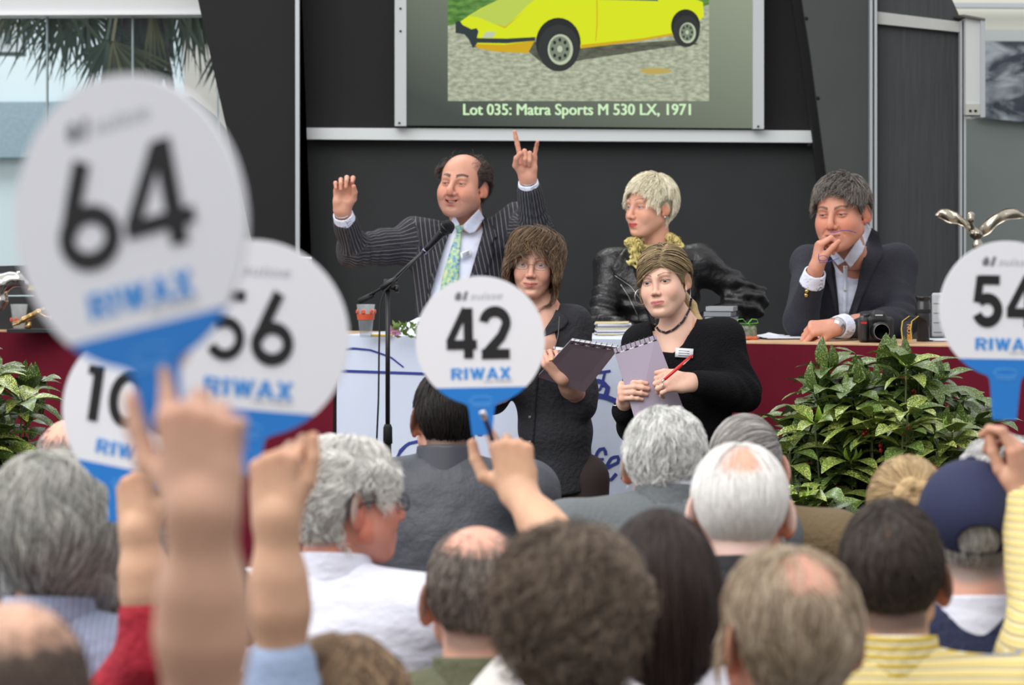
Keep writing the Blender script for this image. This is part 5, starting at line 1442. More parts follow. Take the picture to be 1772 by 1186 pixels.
MB().tube([P(622, 522, MY + .05), P(646, 510, MY + .03)], .011, 10).build('counterweight', mat('weight', rgb(30, 30, 32), rough=.7), ms, smooth=True)
MB().tube([P(640, 512, MY + .03), P(671, 493, MY), P(705, 461, MY - .01), P(740, 430, MY - .02)], .0065, 10).build('boom', BK, ms, smooth=True)
MB().tube([P(660, 500, MY - .01), P(676, 488, MY - .015), P(686, 484, MY - .01)], .011, 10).build('boom_grip', BK, ms, smooth=True)
MB().tube([P(733, 437, MY - .02), P(742, 428, MY - .02), P(749, 420, MY - .02)], [.009, .012, .011], 10).build('mic_clip', BK, ms, smooth=True)
for k_ in range(3):
    a = k_ * 2.094 + .5
    f = MB().tube([(mx[0], MY, .10), (mx[0] + .28 * math.cos(a), MY + .28 * math.sin(a), .014)], .008, 8); f.build('leg', BK, ms)
mc = empty('microphone', P(745, 425, MY - .02), 'black handheld microphone clipped to the boom before the speaking man', 'microphone')
d = nrm(P(772, 396, MY - .05) - P(740, 430, MY - .02))
R = np.stack([nrm(np.cross(A(0, 1, 0), d)), nrm(np.cross(d, np.cross(A(0, 1, 0), d))), d], 1)
MB().lathe([(0, 0), (.010, .002), (.0105, .02), (.0155, .085), (.017, .090), (.017, .094), (0, .094)], P(737, 433, MY - .02), 20, R).build('handle', mat('mic body', rgb(34, 34, 37), rough=.35, metal=.3), mc, smooth=True)
hd = P(737, 433, MY - .02) + d * .094
MB().lathe([(.016, 0), (.022, .008), (.0250, .019), (.0256, .021), (.0250, .026), (.022, .038), (.014, .046), (0, .049)], hd, 24, R).build('grille', mat('mic grille', rgb(30, 30, 32), rough=.5, metal=.5, bump=(700, 1.0)), mc, smooth=True)
MB().lathe([(.0265, 0), (.0265, .003), (.025, .003), (.025, 0)], hd + d * .018, 24, R).build('grille_band', mat('mic band', rgb(70, 70, 74), rough=.3, metal=.8), mc, smooth=True)
MB().lathe([(.0108, 0), (.0108, .012), (0, .012)], P(737, 433, MY - .02) - d * .012, 14, R).build('plug', mat('plug silver', rgb(150, 150, 168), rough=.3, metal=.8), mc, smooth=True)
cb_ = [P(734, 436, MY - .02), P(722, 447, MY - .03), P(700, 470, MY - .02), P(676, 494, MY - .02), P(663, 506, MY - .02), P(658, 530, MY - .02), P(656, 600, MY - .03), P(655, 690, MY - .03), P(652, 760, MY - .02), P(650, 900, MY), A(mx[0] - .08, MY, .02), A(mx[0] - .3, MY + .3, .006)]
MB().tube([np.array(q) for q in resample(cb_, 60)], .0035, 6).build('cable', mat('cable', rgb(16, 16, 17), rough=.5), label='thin black cable hanging from the microphone down the stand', category='cable', smooth=True)
# ------------------------------------------------------------------ shrubs with spotted leaves
def leaf_material(name, c1, c2, dens):
    m = mat(name, c1, rough=.32, spec=.45); n = m.node_tree.nodes; L = m.node_tree.links; b = n['Principled BSDF']
    tcn = n.new('ShaderNodeTexCoord'); oi = n.new('ShaderNodeObjectInfo')
    vo = n.new('ShaderNodeTexNoise'); vo.inputs['Scale'].default_value = 230; vo.inputs['Detail'].default_value = 3
    ad = n.new('ShaderNodeVectorMath'); ad.operation = 'ADD'; sc = n.new('ShaderNodeVectorMath'); sc.operation = 'SCALE'; sc.inputs['Scale'].default_value = 9.0
    cx_ = n.new('ShaderNodeCombineXYZ'); L.new(oi.outputs['Random'], cx_.inputs[0]); L.new(oi.outputs['Random'], cx_.inputs[1]); L.new(cx_.outputs[0], sc.inputs[0])
    L.new(tcn.outputs['Object'], ad.inputs[0]); L.new(sc.outputs[0], ad.inputs[1]); L.new(ad.outputs[0], vo.inputs['Vector'])
    cr = n.new('ShaderNodeValToRGB'); cr.color_ramp.elements[0].position = dens - .03; cr.color_ramp.elements[0].color = (0, 0, 0, 1)
    cr.color_ramp.elements[1].position = dens + .03; cr.color_ramp.elements[1].color = (1, 1, 1, 1); L.new(vo.outputs['Fac'], cr.inputs[0])
    hs = n.new('ShaderNodeHueSaturation'); hs.inputs['Color'].default_value = (*c1, 1)
    mr = n.new('ShaderNodeMapRange'); mr.inputs['To Min'].default_value = .65; mr.inputs['To Max'].default_value = 1.35; L.new(oi.outputs['Random'], mr.inputs['Value']); L.new(mr.outputs[0], hs.inputs['Value'])
    mx_ = n.new('ShaderNodeMix'); mx_.data_type = 'RGBA'; L.new(cr.outputs[0], mx_.inputs['Factor']); L.new(hs.outputs[0], mx_.inputs['A']); mx_.inputs['B'].default_value = (*c2, 1)
    L.new(mx_.outputs['Result'], b.inputs['Base Color'])
    return m
LF = leaf_material('spotted leaf', rgb(90, 114, 48), rgb(178, 182, 98), .53)
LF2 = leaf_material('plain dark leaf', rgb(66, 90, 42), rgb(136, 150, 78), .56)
LF3 = leaf_material('young leaf', rgb(132, 168, 56), rgb(186, 200, 100), .62)
def leaf_mesh(m, L_=0.11, W=0.024, curve=0.018, fold=0.35, seed=0):
    r0 = random.Random(seed); n_ = 9; V_ = []; F_ = []
    for i in range(n_):
        t = i / (n_ - 1); w = W * (math.sin(math.pi * t ** 0.85) ** .8) * (1 + (.10 if (i % 2 and .35 < t < .95) else 0))
        if i == 0: w = .0016
        if i == n_ - 1: w = .0006
        z = -curve * (t ** 2) * 2 + .012 * math.sin(t * 2.5)
        tw = .15 * math.sin(t * 3 + seed)
        for s_ in (-1, -.5, 0, .5, 1):
            V_.append((s_ * w * math.cos(tw), t * L_, z + abs(s_) * w * fold + s_ * w * math.sin(tw)))
    for i in range(n_ - 1):
        for j in range(4): F_.append((i * 5 + j, i * 5 + j + 1, (i + 1) * 5 + j + 1, (i + 1) * 5 + j))
    o = len(V_); V_ += [(-.0012, 0, 0), (.0012, 0, 0), (0, -.016, -.003)]; F_.append((o, o + 1, o + 2))
    me = mesh_from(np.array(V_), F_, 'leaf', [m]); return me
LEAFS = [leaf_mesh(LF, .115, .025, .008, .30, 1), leaf_mesh(LF, .095, .023, .016, .25, 2), leaf_mesh(LF2, .11, .026, .012, .20, 3), leaf_mesh(LF, .125, .028, .020, .3, 4)]
YOUNG = [leaf_mesh(LF3, .060, .010, .0, .6, 5), leaf_mesh(LF3, .050, .009, -.008, .6, 6)]
BARK = mat('green stem', rgb(84, 92, 52), rough=.6)
def euler_for(d, up, roll):
    d = nrm(d); x = nrm(np.cross(d, up)); z = np.cross(x, d); R = np.stack([x, d, z], 1) @ roty(roll)
    return Matrix(R.tolist()).to_euler()
def shrub(name, label, cx, cy, Y, rx, rz, tips, seed, nleaf, inner, ztop_poly=None, depth=0.38):
    """cx, cy pixel centre of the crown; rx, rz half-size in m"""
    rg = random.Random(seed); c = P(cx, cy, Y)
    root = empty(name, (c[0], Y, 0), label, 'shrub')
    pot = MB().lathe([(0, 0), (.15, 0), (.17, .02), (.20, .32), (.215, .33), (.215, .36), (.19, .36), (.185, .33), (0, .32)], (c[0], Y, 0), 28); pot.build('pot', mat('terracotta', rgb(124, 70, 50), rough=.8), root, smooth=True)
    st_ = MB(); leaves = []; berries = []
    for k_ in range(tips):
        for _ in range(40):
            a = rg.uniform(0, 2 * math.pi); b2 = math.acos(rg.uniform(-1, 1)); r_ = rg.uniform(.55, 1) 
            v = A(math.sin(b2) * math.cos(a) * r_ * rx, math.sin(b2) * math.sin(a) * r_ * depth, math.cos(b2) * r_ * rz)
            if v[1] < depth * .45: break
        tip = c + v
        base = A(c[0] + v[0] * .15, Y + v[1] * .2, .32)
        mid = base * .45 + tip * .55 + A(v[0] * .25, v[1] * .2, -.04)
        pts = resample([base, base * .6 + mid * .4 + A(v[0] * .1, 0, 0), mid, tip], 8); st_.tube(list(pts), list(np.linspace(.008, .003, 8)), 5)
        ax = nrm(nrm(pts[-1] - pts[-2]) + A(0, 0, .5)); s1 = nrm(np.cross(ax, A(.3, .2, .1))); s2 = np.cross(ax, s1)
        for lv, (nl, ang0, zz) in enumerate(((6, 1.15, 0), (5, 1.5, -.035))):
            for q in range(nl):
                ph_ = 2 * math.pi * q / nl + rg.uniform(-.3, .3) + lv * .5; an = ang0 + rg.uniform(-.3, .35)
                d = nrm(ax * math.cos(an) + (s1 * math.cos(ph_) + s2 * math.sin(ph_)) * math.sin(an) + A(0, 0, -.15))
                leaves.append((tip + ax * zz + d * .012, d, ax, rg.choice(LEAFS), rg.uniform(.78, 1.25)))
        if rg.random() < .6:
            for q in range(4):
                ph_ = q * 1.57 + rg.uniform(-.2, .2); d = nrm(ax + (s1 * math.cos(ph_) + s2 * math.sin(ph_)) * .35); leaves.append((tip, d, s1 * math.cos(ph_) + s2 * math.sin(ph_), rg.choice(YOUNG), rg.uniform(.7, 1.1)))
        if rg.random() < .4: berries.append(tip - ax * .03 + A(rg.uniform(-.03, .03), -.03, rg.uniform(-.03, .0)))
    st_.build('branches', BARK, root, smooth=True)
    # the nearest leaves are parts of their own
    leaves.sort(key=lambda q: q[0][1])
    w = np.array(origin_of(root))
    for i, (p, d, up, me, s_) in enumerate(leaves[:nleaf]):
        o = bpy.data.objects.new('leaf', me); link(o); o.parent = root
        o.location = tuple(p - w); o.rotation_euler = euler_for(d, up, rg.uniform(-.25, .25)); o.scale = (s_, s_, s_)
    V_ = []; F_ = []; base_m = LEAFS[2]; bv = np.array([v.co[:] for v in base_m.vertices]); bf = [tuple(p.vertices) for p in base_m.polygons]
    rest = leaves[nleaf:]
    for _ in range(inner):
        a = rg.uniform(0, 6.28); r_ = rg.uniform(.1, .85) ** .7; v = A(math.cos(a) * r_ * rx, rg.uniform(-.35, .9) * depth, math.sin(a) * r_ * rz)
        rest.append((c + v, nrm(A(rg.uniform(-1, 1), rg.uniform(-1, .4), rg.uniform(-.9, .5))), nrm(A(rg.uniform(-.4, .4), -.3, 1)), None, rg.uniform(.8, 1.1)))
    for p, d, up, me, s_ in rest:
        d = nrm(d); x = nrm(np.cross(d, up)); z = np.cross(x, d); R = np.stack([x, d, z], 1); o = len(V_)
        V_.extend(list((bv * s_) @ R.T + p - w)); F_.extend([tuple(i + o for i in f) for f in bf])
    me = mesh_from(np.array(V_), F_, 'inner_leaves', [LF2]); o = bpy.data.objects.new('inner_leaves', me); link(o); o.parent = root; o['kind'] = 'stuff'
    bm_ = mat('red berry', rgb(150, 22, 30), rough=.25)
    for p in berries:
        for q in range(2): MB().lathe([(0, -.007), (.005, -.005), (.0068, 0), (.005, .006), (0, .008)], p + A(rg.uniform(-.01, .01), rg.uniform(-.01, .01), rg.uniform(-.01, .01)), 10).build('berry', bm_, root, smooth=True)
    return root
shrub('spotted_shrub', 'large spotted leaf shrub in front of the right burgundy drape', 1542, 775, 8.9, .38, .285, 70, 4, 300, 520)
shrub('spotted_shrub', 'spotted leaf shrub cut by the frame in front of left burgundy drape', -60, 720, 9.3, .26, .235, 30, 9, 200, 160)
shrub('spotted_shrub', 'small low spotted shrub below the large right shrub', 1428, 905, 8.45, .09, .10, 9, 12, 110, 30, depth=.12)
# ------------------------------------------------------------------ the people on and before the stage
def base_person(x, Y, z, label): return empty('person', (P(x, 0, Y)[0], Y, z), label, 'person')
def wrap_tube(name, par, c, ax, ra, rb, r, m, n=26, el=None):
    """a ring worn round a limb"""
    ax = nrm(ax); u = nrm(np.cross(ax, A(.2, .9, .3))); w = np.cross(ax, u)
    return MB().tube([np.asarray(c) + ra * math.cos(a) * u + rb * math.sin(a) * w for a in np.linspace(0, 2 * math.pi, n)], r, 6, caps=False).build(name, m, par, smooth=True)
SILV = mat('silver', rgb(190, 190, 192), rough=.22, metal=.95); GOLDR = mat('gold ring', rgb(210, 170, 90), rough=.22, metal=.95)
TAG = mat('name badge', rgb(226, 228, 232), rough=.35); TAGI = mat('badge ink', rgb(104, 108, 126), rough=.6)
WSF = mat('white shirt front', rgb(222, 226, 242), rough=.8, bump=(16, .45, (1, 1, 1.8)))
def badge(par, f, quad, lines=3):
    (x0, y0), (x1, y1), (x2, y2), (x3, y3) = quad
    strip_obj('name_badge', par, TAG, f, [(x0, y0), (x3, y3)], [(x1, y1), (x2, y2)], nu=3, nv=3, off=.008)
    for k_ in range(lines):
        t = (k_ + 1) / (lines + 1.0); lx, ly = x0 + (x3 - x0) * t, y0 + (y3 - y0) * t; rx_, ry_ = x1 + (x2 - x1) * t, y1 + (y2 - y1) * t
        a = (lx * .82 + rx_ * .18, ly * .82 + ry_ * .18); b = (lx * .22 + rx_ * .78, ly * .22 + ry_ * .78)
        strip_obj('badge_line', par, TAGI, f, [a, (a[0], a[1] + .9)], [b, (b[0], b[1] + .9)], nu=2, nv=2, off=.0125, th=.0005)
GLASS_R = mat('spectacle wire', rgb(60, 62, 70), rough=.3, metal=.7)
LENS = mat('spectacle lens', rgb(220, 228, 232), rough=.02); LENS.node_tree.nodes['Principled BSDF'].inputs['Alpha'].default_value = .05
def spectacles(par, hp, R, size, name='glasses', w=.027, h=.015, wire=.0011, m_=None, temple=True):
    rt = None; m2 = MB()
    for sx in (-1, 1):
        ring = [R @ (A(sx * .032 + w * .95 * math.copysign(abs(math.cos(a)) ** .6, math.cos(a)) * .96, -.1035 + .10 * (abs(sx * .032 + w * math.cos(a)) ** 2) * 4, -.004 + h * math.copysign(abs(math.sin(a)) ** .7, math.sin(a))) * size) + hp for a in np.linspace(0, 2 * math.pi, 29)]
        m2.tube(ring, wire, 6, caps=False)
        if temple:
            m2.tube([R @ (A(*q) * size) + hp for q in ((sx * .058, -.092, .002), (sx * .070, -.075, .002), (sx * .0785, -.02, .004), (sx * .082, .008, .002), (sx * .080, .022, -.014))], wire * 1.1, 6)
        MB().add([q for q in ring[:-1]] + [q + R @ A(0, .001, 0) for q in ring[:-1]], [tuple(range(28)), tuple(range(55, 27, -1))]).build('lens', LENS, par)
    m2.tube([R @ (A(*q) * size) + hp for q in ((-.008, -.1035, .0), (0, -.108, .003), (.008, -.1035, .0))], wire, 6)
    return m2.build(name, m_ or GLASS_R, par, smooth=True)

# ---- the auctioneer: arms raised, pin-striped suit
Y = 11.2
root = base_person(800, Y, STZ, 'man in black pinstripe suit with both hands raised, speaking at the microphone')
skin = rgb(206, 150, 126)
b = Body(root, skin)
hp = P(799, 321, Y - .05); R = rotz(RAD(-21)) @ rotx(RAD(-4)) @ roty(RAD(3)); neck = P(812, 408, Y + .03)
head = dict(hairline='recede', bald=((0, -.035, .10), (.060, .095, .075)), w=1.04, jaw=1.0, fat=.009, nose=1.2, mouth=.0062, smile=1.4, lip=.8, eyes=.50, bags=1, wrinkle=1, browup=.006, brow=.0060, browcol=rgb(38, 30, 27), stubble=.50, ruddy=.9, lipcol=rgb(170, 92, 84), iris=rgb(60, 44, 34), lookx=-.12,
    cheek=1.15, scalpcol=rgb(90, 70, 60), scalp=.6, seed=41, chin=1.1,
    hair=dict(mat=('auctioneer hair', rgb(38, 30, 27), rgb(98, 82, 74)), thick=.010, n=5200, len=.042, margin=260, comb=lambda r, p, t: comb_crown(0, -.02, .10, .2, .1)(r, p, t) + np.array([0, .7, .0]), wave=.9, freq=120, jit=.8, clump=50, lift=.014, fuzz=.25, rad=.00040, stick=.60))
b.head(head, hp, R, neck, vox=.0026, size=1.04, neck_r=(.062, .066))
sl, sr = P(716, 424, Y + .02), P(884, 408, Y + .04)       # viewer's left and right
el, wl = P(612, 434, Y - .10), P(592, 366, Y - .26)
er, wr_ = P(926, 400, Y - .16), P(913, 309, Y - .30)
# hands: palms to the camera
hl = b.hand(wl, (.06, -.12, 1), (.05, -1, -.1), 1, [(14, 62, 50), (28, 84, 50), (30, 84, 50), (22, 72, 45)], elbow=el, vox=.0028, size=1.0, spreads=[.16, .05, -.05, -.14], thumb=[(.50, .70, .45), (.10, .85, .55), (-.2, .85, .5)])
hr = b.hand(wr_, (-.02, -.05, 1), (.0, -1, -.05), -1, [(2, 4, 4), (75, 88, 50), (78, 88, 50), (12, 26, 18)], elbow=er, vox=.0028, size=1.02, spreads=[.20, .04, -.06, -.22], thumb=[(.55, .65, .45), (-.10, .80, .62), (-.55, .62, .45)])
jk = S(); hip = P(788, 610, Y + .02)
torso_sdf(jk, neck + A(0, .0, .0), sl, sr, hip, cw=.185, cd=.13, ww=.165, wd=.13, k=.05, shr=.062)
jk.cone(sl, P(664, 428, Y - .04), .074, .066, k=.045); jk.cone(P(664, 428, Y - .04), el, .066, .062, k=.03); jk.cone(el, wl + (el - wl) * .30, .058, .047, k=.03)
jk.cone(sr, P(905, 410, Y - .06), .078, .070, k=.05); jk.cone(P(905, 410, Y - .06), er, .070, .064, k=.03); jk.cone(er, wr_ + (er - wr_) * .22, .060, .049, k=.03)
jk.cone(P(852, 415, Y), P(893, 372, Y + .02), .045, .050, k=.045)        # cloth pushed up at the raised shoulder
jk.cone(P(745, 400, Y), P(716, 396, Y + .02), .040, .045, k=.045)
jk.fn(joint_folds(el, sl, el, .005, .12, 150), op='a'); jk.fn(joint_folds(er, sr, wr_, .005, .12, 170), op='a'); jk.fn(fold_noise(.007, 15, 41), op='a')
opening = wedge([(786, 372), (829, 366), (812, 480), (806, 640), (735, 640), (738, 520), (768, 430)], Y, Y + .02)
opening2 = wedge([(774, 384), (786, 372), (829, 366), (842, 378), (806, 505), (742, 505)], Y, Y + .02)
jacket = S(); jacket.fn(jk); jacket.fn(lambda p: np.minimum(opening(p), opening2(p)), k=.006, op='s')
jacket.fn(lambda p: d_cone(p, neck, hp + A(0, 0, -.06), .070, .072), k=.01, op='s')
bones = [(neck, hip, .19, None), (sl, el, .065, (0, 1, 0)), (el, wl, .055, (0, 1, 0)), (sr, er, .065, (0, 1, 0)), (er, wr_, .055, (0, 1, 0))]
PIN = stripe_mat('pinstripe wool', rgb(26, 26, 32), [(.5, .055, rgb(122, 122, 128))], .0165, rough=.8, bump=(40, .3))
lo, hi = bbox([sl, sr, el, er, wl, wr_, hip], .17)
sdf_part('jacket', root, jacket, lo, hi, .0072, PIN, floats={'u': bone_u(bones)}, newton=2)
sh = S(); torso_sdf(sh, neck, sl + A(.03, 0, 0), sr - A(.03, 0, 0), hip, cw=.165, cd=.112, ww=.15, wd=.11, k=.05, shr=.045)
sh.fn(fold_noise(.004, 22, 42, (1, 1, .5)), op='a'); sh.fn(lambda p: d_cone(p, neck + A(0, 0, .075), hp + A(0, 0, -.06), .064, .066), k=.004, op='s')
lo2, hi2 = bbox([sl + A(.05, 0, 0), sr - A(.05, 0, 0), neck, hip], .12)
sdf_part('shirt', root, sh, lo2, hi2, .008, WSF)
for (w0, e0, nm) in ((wl, el, 1), (wr_, er, 2)):
    d = nrm(e0 - w0); g = collar_sdf(w0 + d * .014, w0 + d * .068, .035, .041, .0030)
    sdf_part('shirt_cuff', root, g, *bbox([w0, w0 + d * .1], .07), .0042, WSF)
    for rr, rr2, mm in ((.0335, .0018, SILV), (.034, .0016, SILV)):
        wrap_tube('bracelet', root, w0 + d * (.002 + rr2 * 3 * (nm + rr)), d + A(.1, .1, 0) * (rr > .0336), .0300, .0275, rr2, mm)
# collar wings, tie, lapels
sf = lambda p: np.minimum(sh(p), d_cone(p, neck - A(0, 0, .03), hp + A(0, 0, -.06), .068, .066))
strip_obj('shirt_collar', root, WSF, sf, [(786, 372), (781, 382), (787, 398)], [(795, 388), (793, 396), (789, 402)], off=.010, Y0=Y - .6)
strip_obj('shirt_collar', root, WSF, sf, [(829, 362), (838, 378), (822, 402)], [(801, 390), (803, 398), (812, 404)], off=.012, Y0=Y - .6)
TIE = mat('tie silk', rgb(150, 180, 150), rough=.4, noise=(70, .3)); nt = TIE.node_tree; n = nt.nodes
nz = [q for q in n if q.type == 'TEX_NOISE'][0]; nz.inputs['Scale'].default_value = 70
cr = n.new('ShaderNodeValToRGB'); cr.color_ramp.elements[0].position = .36; cr.color_ramp.elements[0].color = (*rgb(92, 132, 176), 1); cr.color_ramp.elements[1].position = .66; cr.color_ramp.elements[1].color = (*rgb(200, 206, 150), 1)
e1 = cr.color_ramp.elements.new(.5); e1.color = (*rgb(150, 190, 150), 1); nt.links.new(nz.outputs['Fac'], cr.inputs[0]); nt.links.new(cr.outputs[0], n['Principled BSDF'].inputs['Base Color'])
strip_obj('tie_knot', root, TIE, sf, [(786, 391), (789, 398), (791, 403)], [(803, 390), (801, 398), (797, 403)], off=.014, nv=8, Y0=Y - .6)
strip_obj('tie', root, TIE, sf, [(790, 402), (777, 440), (765, 480), (758, 530)], [(798, 402), (796, 440), (794, 480), (792, 530)], off=.010, nv=20, Y0=Y - .6)
jf = lambda p: jk(p)
strip_obj('lapel', root, PIN, jf, [(770, 384), (756, 412), (740, 424), (756, 436), (742, 500), (733, 560)], [(784, 376), (776, 408), (768, 430), (760, 455), (744, 512), (738, 565)], off=.005, Y0=Y - .6)
strip_obj('lapel', root, PIN, jf, [(832, 368), (836, 400), (828, 440), (816, 480), (808, 530)], [(850, 384), (860, 408), (850, 424), (856, 436), (822, 520)], off=.005, Y0=Y - .6)
badge(root, jf, [(796, 438), (815, 430), (817, 440), (798, 449)])
b.core(jk, lo + .02, hi - .02, .024, .024); b.finish()
legs(root, hip, STZ, mat('black trousers', rgb(24, 24, 28), rough=.9), fw=(0, -1, 0))

# ---- blonde woman in leather jacket
Y = 11.05
root = base_person(1145, Y, STZ, 'woman with short platinum blonde hair in black leather jacket, looking sideways')
skin = rgb(214, 160, 134); b = Body(root, skin)
hp = P(1124, 357, Y); R = rotz(RAD(-50)) @ rotx(RAD(3)) @ roty(RAD(0)); neck = P(1140, 445, Y + .03)
def comb_pixie(root_, p, t):
    d = p - np.array([0.0, .05, .11]); d = d / (np.linalg.norm(d, axis=1)[:, None] + 1e-6)
    f = (root_[:, 1:2] < .02)
    return d + f * np.array([0, -.5, -.1]) + np.array([0, 0, -.45])
head = dict(hairline='short', ear=.88, w=.94, jaw=.95, nose=.98, lip=1.0, lipcol=rgb(186, 52, 62), brow=.0016, browup=.006, browcol=rgb(120, 84, 60), eyes=.72, lash=.7, iris=rgb(110, 140, 160), ruddy=.6, seed=43, cheek=1.05, smile=.25, chin=1.0, scalpcol=rgb(190, 176, 140), ears=True,
    hair=dict(mat=('platinum hair', rgb(176, 158, 116), rgb(255, 250, 228), dict(mixpos=(.0, .6))), thick=.013, n=9000, len=.046, comb=comb_pixie, wave=.25, freq=90, jit=.45, clump=70, lift=.008, fuzz=.10, rad=.00050, stick=.86, lvar=.3, lenf=lambda r: np.where(r[:, 1] < -.045, .48, np.where(r[:, 2] < .03, .7, 1.0))))
b.head(head, hp, R, neck, vox=.0026, size=.97, neck_r=(.047, .053))
sl, sr = P(1058, 462, Y + .03), P(1212, 456, Y + .07); hip = P(1140, 620, Y + .03)
el, wl = P(1042, 560, Y - .06), P(1092, 578, Y - .30)
er, wr_ = P(1300, 520, Y + .10), P(1215, 566, Y - .05)
jk = S(); torso_sdf(jk, neck, sl, sr, hip, cw=.165, cd=.115, ww=.14, wd=.11, k=.045, shr=.054)
jk.cone(sl, el, .062, .054, k=.04); jk.cone(el, wl, .054, .042, k=.03)
jk.cone(sr, er, .064, .058, k=.04); jk.cone(er, wr_, .058, .046, k=.03)
jk.fn(joint_folds(er, sr, wr_, .007, .16, 130), op='a'); jk.fn(joint_folds(er, sr, er, .005, .14, 100), op='a'); jk.fn(joint_folds(el, sl, el, .006, .15, 140), op='a'); jk.fn(fold_noise(.007, 24, 43), op='a')
op_ = wedge([(1088, 400), (1166, 400), (1150, 470), (1128, 560), (1118, 560), (1104, 470)], Y, Y + .03)
jacket = S(); jacket.fn(jk); jacket.fn(op_, k=.006, op='s'); jacket.fn(lambda p: d_cone(p, neck, hp + A(0, 0, -.06), .062, .064), k=.01, op='s')
LEA = mat('black leather', rgb(24, 23, 24), rough=.34, spec=.5, bump=(60, .25))
lo, hi = bbox([sl, sr, el, er, wl, wr_, hip], .15)
sdf_part('jacket', root, jacket, lo, hi, .0065, LEA, newton=2)
tp_ = S(); torso_sdf(tp_, neck, sl + A(.05, 0, 0), sr - A(.05, 0, 0), hip, cw=.14, cd=.10, ww=.12, wd=.095, k=.045, shr=.035)
sdf_part('top', root, tp_, *bbox([sl, sr, hip], .1), .010, mat('dark top', rgb(40, 38, 42), rough=.8))
jf = lambda p: jk(p)
strip_obj('lapel', root, LEA, jf, [(1082, 428), (1058, 462), (1064, 476), (1092, 492), (1110, 520)], [(1098, 430), (1104, 470), (1110, 500), (1116, 520), (1120, 540)], off=.006, Y0=Y - .6)
strip_obj('lapel', root, LEA, jf, [(1160, 420), (1158, 445), (1150, 470)], [(1186, 432), (1200, 452), (1172, 486)], off=.006, Y0=Y - .6)
ZIP = mat('zip metal', rgb(170, 168, 160), rough=.3, metal=.9)
strip2('zipper', root, ZIP, jf, [(1074, 492), (1088, 514), (1104, 548)], 1.4, off=.005, Y0=Y - .6)
strip2('zipper', root, ZIP, jf, [(1064, 477), (1092, 496), (1112, 524)], 1.0, off=.011, Y0=Y - .6)
SCF = mat('yellow ruffled scarf', rgb(206, 188, 116), rough=.7, noise=(60, .18)); rs_ = random.Random(7)
sc = S(); prev = None
for (x, y, r_) in ((1090, 420, .020), (1098, 418, .018), (1104, 424, .018), (1096, 432, .017), (1100, 444, .017), (1094, 452, .018), (1106, 458, .016), (1112, 472, .012), (1160, 410, .016), (1170, 416, .016), (1176, 426, .013)):
    sc.ell(P(x, y, Y - (.075 if x < 1150 else .02)), (r_, r_ * .9, r_ * .8), k=.008)
sc.fn(lambda p: collar_sdf(neck + A(-.005, -.01, .03), neck + A(-.01, -.02, .062), .058, .062, .006)(p), k=.008)
sc.fn(lambda p: (.006 * np.sin(90 * vnoise(p, 18, 3) + 160 * p[:, 0])).astype(np.float32), op='a')
sdf_part('scarf', root, sc, *bbox([P(1088, 418, Y - .09), P(1180, 475, Y + .1), neck], .06), .0034, SCF)
MB().lathe([(0, -.004), (.0035, -.002), (.004, 0), (.0035, .002), (0, .004)], hp + R @ A(.080, .004, -.042), 12).build('earring', mat('pearl', rgb(220, 214, 204), rough=.2), root, smooth=True)
b.hand(wl, (.9, -.4, -.1), (0, -.3, -1), -1, [(20, 30, 20)] * 4, vox=.004, size=.9, elbow=el); b.core(jk, lo + .02, hi - .02, .022, .024); b.finish()
legs(root, hip, STZ, mat('black jeans', rgb(26, 26, 30), rough=.9), fw=(0, -1, 0))

# ---- man in dark blazer, chin on hand
Y = 10.75
root = base_person(1465, Y, STZ, 'grey haired man in dark navy blazer leaning on the table, hand at his mouth')
skin = rgb(204, 144, 120); b = Body(root, skin)
hp = P(1455, 367, Y - .22); R = rotz(RAD(-26)) @ rotx(RAD(7)) @ roty(RAD(-2)); neck = P(1478, 452, Y - .06)
def comb_side(root_, p, t):
    f = np.clip((.06 - root_[:, 1:2]) * 12, 0, 1)
    d = p - np.array([0.02, .06, .10]); d = d / (np.linalg.norm(d, axis=1)[:, None] + 1e-6)
    return d * .8 + f * np.array([-.35, -.55, .05]) + np.array([0, 0, -.35])
head = dict(hairline='short', w=1.02, jaw=1.0, fat=.006, nose=1.10, lip=.75, lipcol=rgb(164, 92, 82), brow=.0042, browcol=rgb(84, 64, 52), eyes=.48, bags=1, wrinkle=1, ruddy=1.1, smile=.5, iris=rgb(90, 100, 104), seed=44, scalpcol=rgb(80, 70, 64), lookx=-.2, chin=1.1, cheek=1.05,
    hair=dict(mat=('grey brown tousled hair', rgb(66, 58, 52), rgb(150, 142, 134)), thick=.009, n=8000, len=.044, comb=comb_side, wave=.4, freq=90, jit=.7, clump=60, lift=.009, fuzz=.16, rad=.00046, stick=.72, lenf=lambda r: np.where(r[:, 2] < .04, .5, np.where(r[:, 1] < -.05, .6, 1.0))))
b.head(head, hp, R, neck, vox=.0026, size=1.12, neck_r=(.054, .056))
sl, sr = P(1402, 458, Y - .02), P(1552, 456, Y + .06); hip = P(1470, 640, Y + .10)
el, wl = P(1386, 556, Y - .26), P(1412, 466, Y - .40)
er, wr_ = P(1556, 560, Y - .12), P(1446, 566, Y - .52)
hl = b.hand(wl, (.14, .02, 1), (.95, .12, -.1), -1, [(48, 72, 40), (56, 74, 40), (62, 74, 40), (64, 72, 40)], elbow=el, vox=.0028, size=1.02, thumb=[(.35, .8, .35), (.25, .8, .5), (.2, .75, .6)])
hr = b.hand(wr_, (-1, -.22, -.06), (-.12, .55, -.8), 1, [(52, 78, 45), (60, 80, 45), (64, 80, 45), (64, 78, 45)], elbow=er, vox=.0028, size=1.05, thumb=[(.45, .8, .4), (.1, .95, .4), (-.2, .9, .4)])
jk = S(); torso_sdf(jk, neck, sl, sr, hip, cw=.19, cd=.135, ww=.17, wd=.14, k=.045, shr=.058)
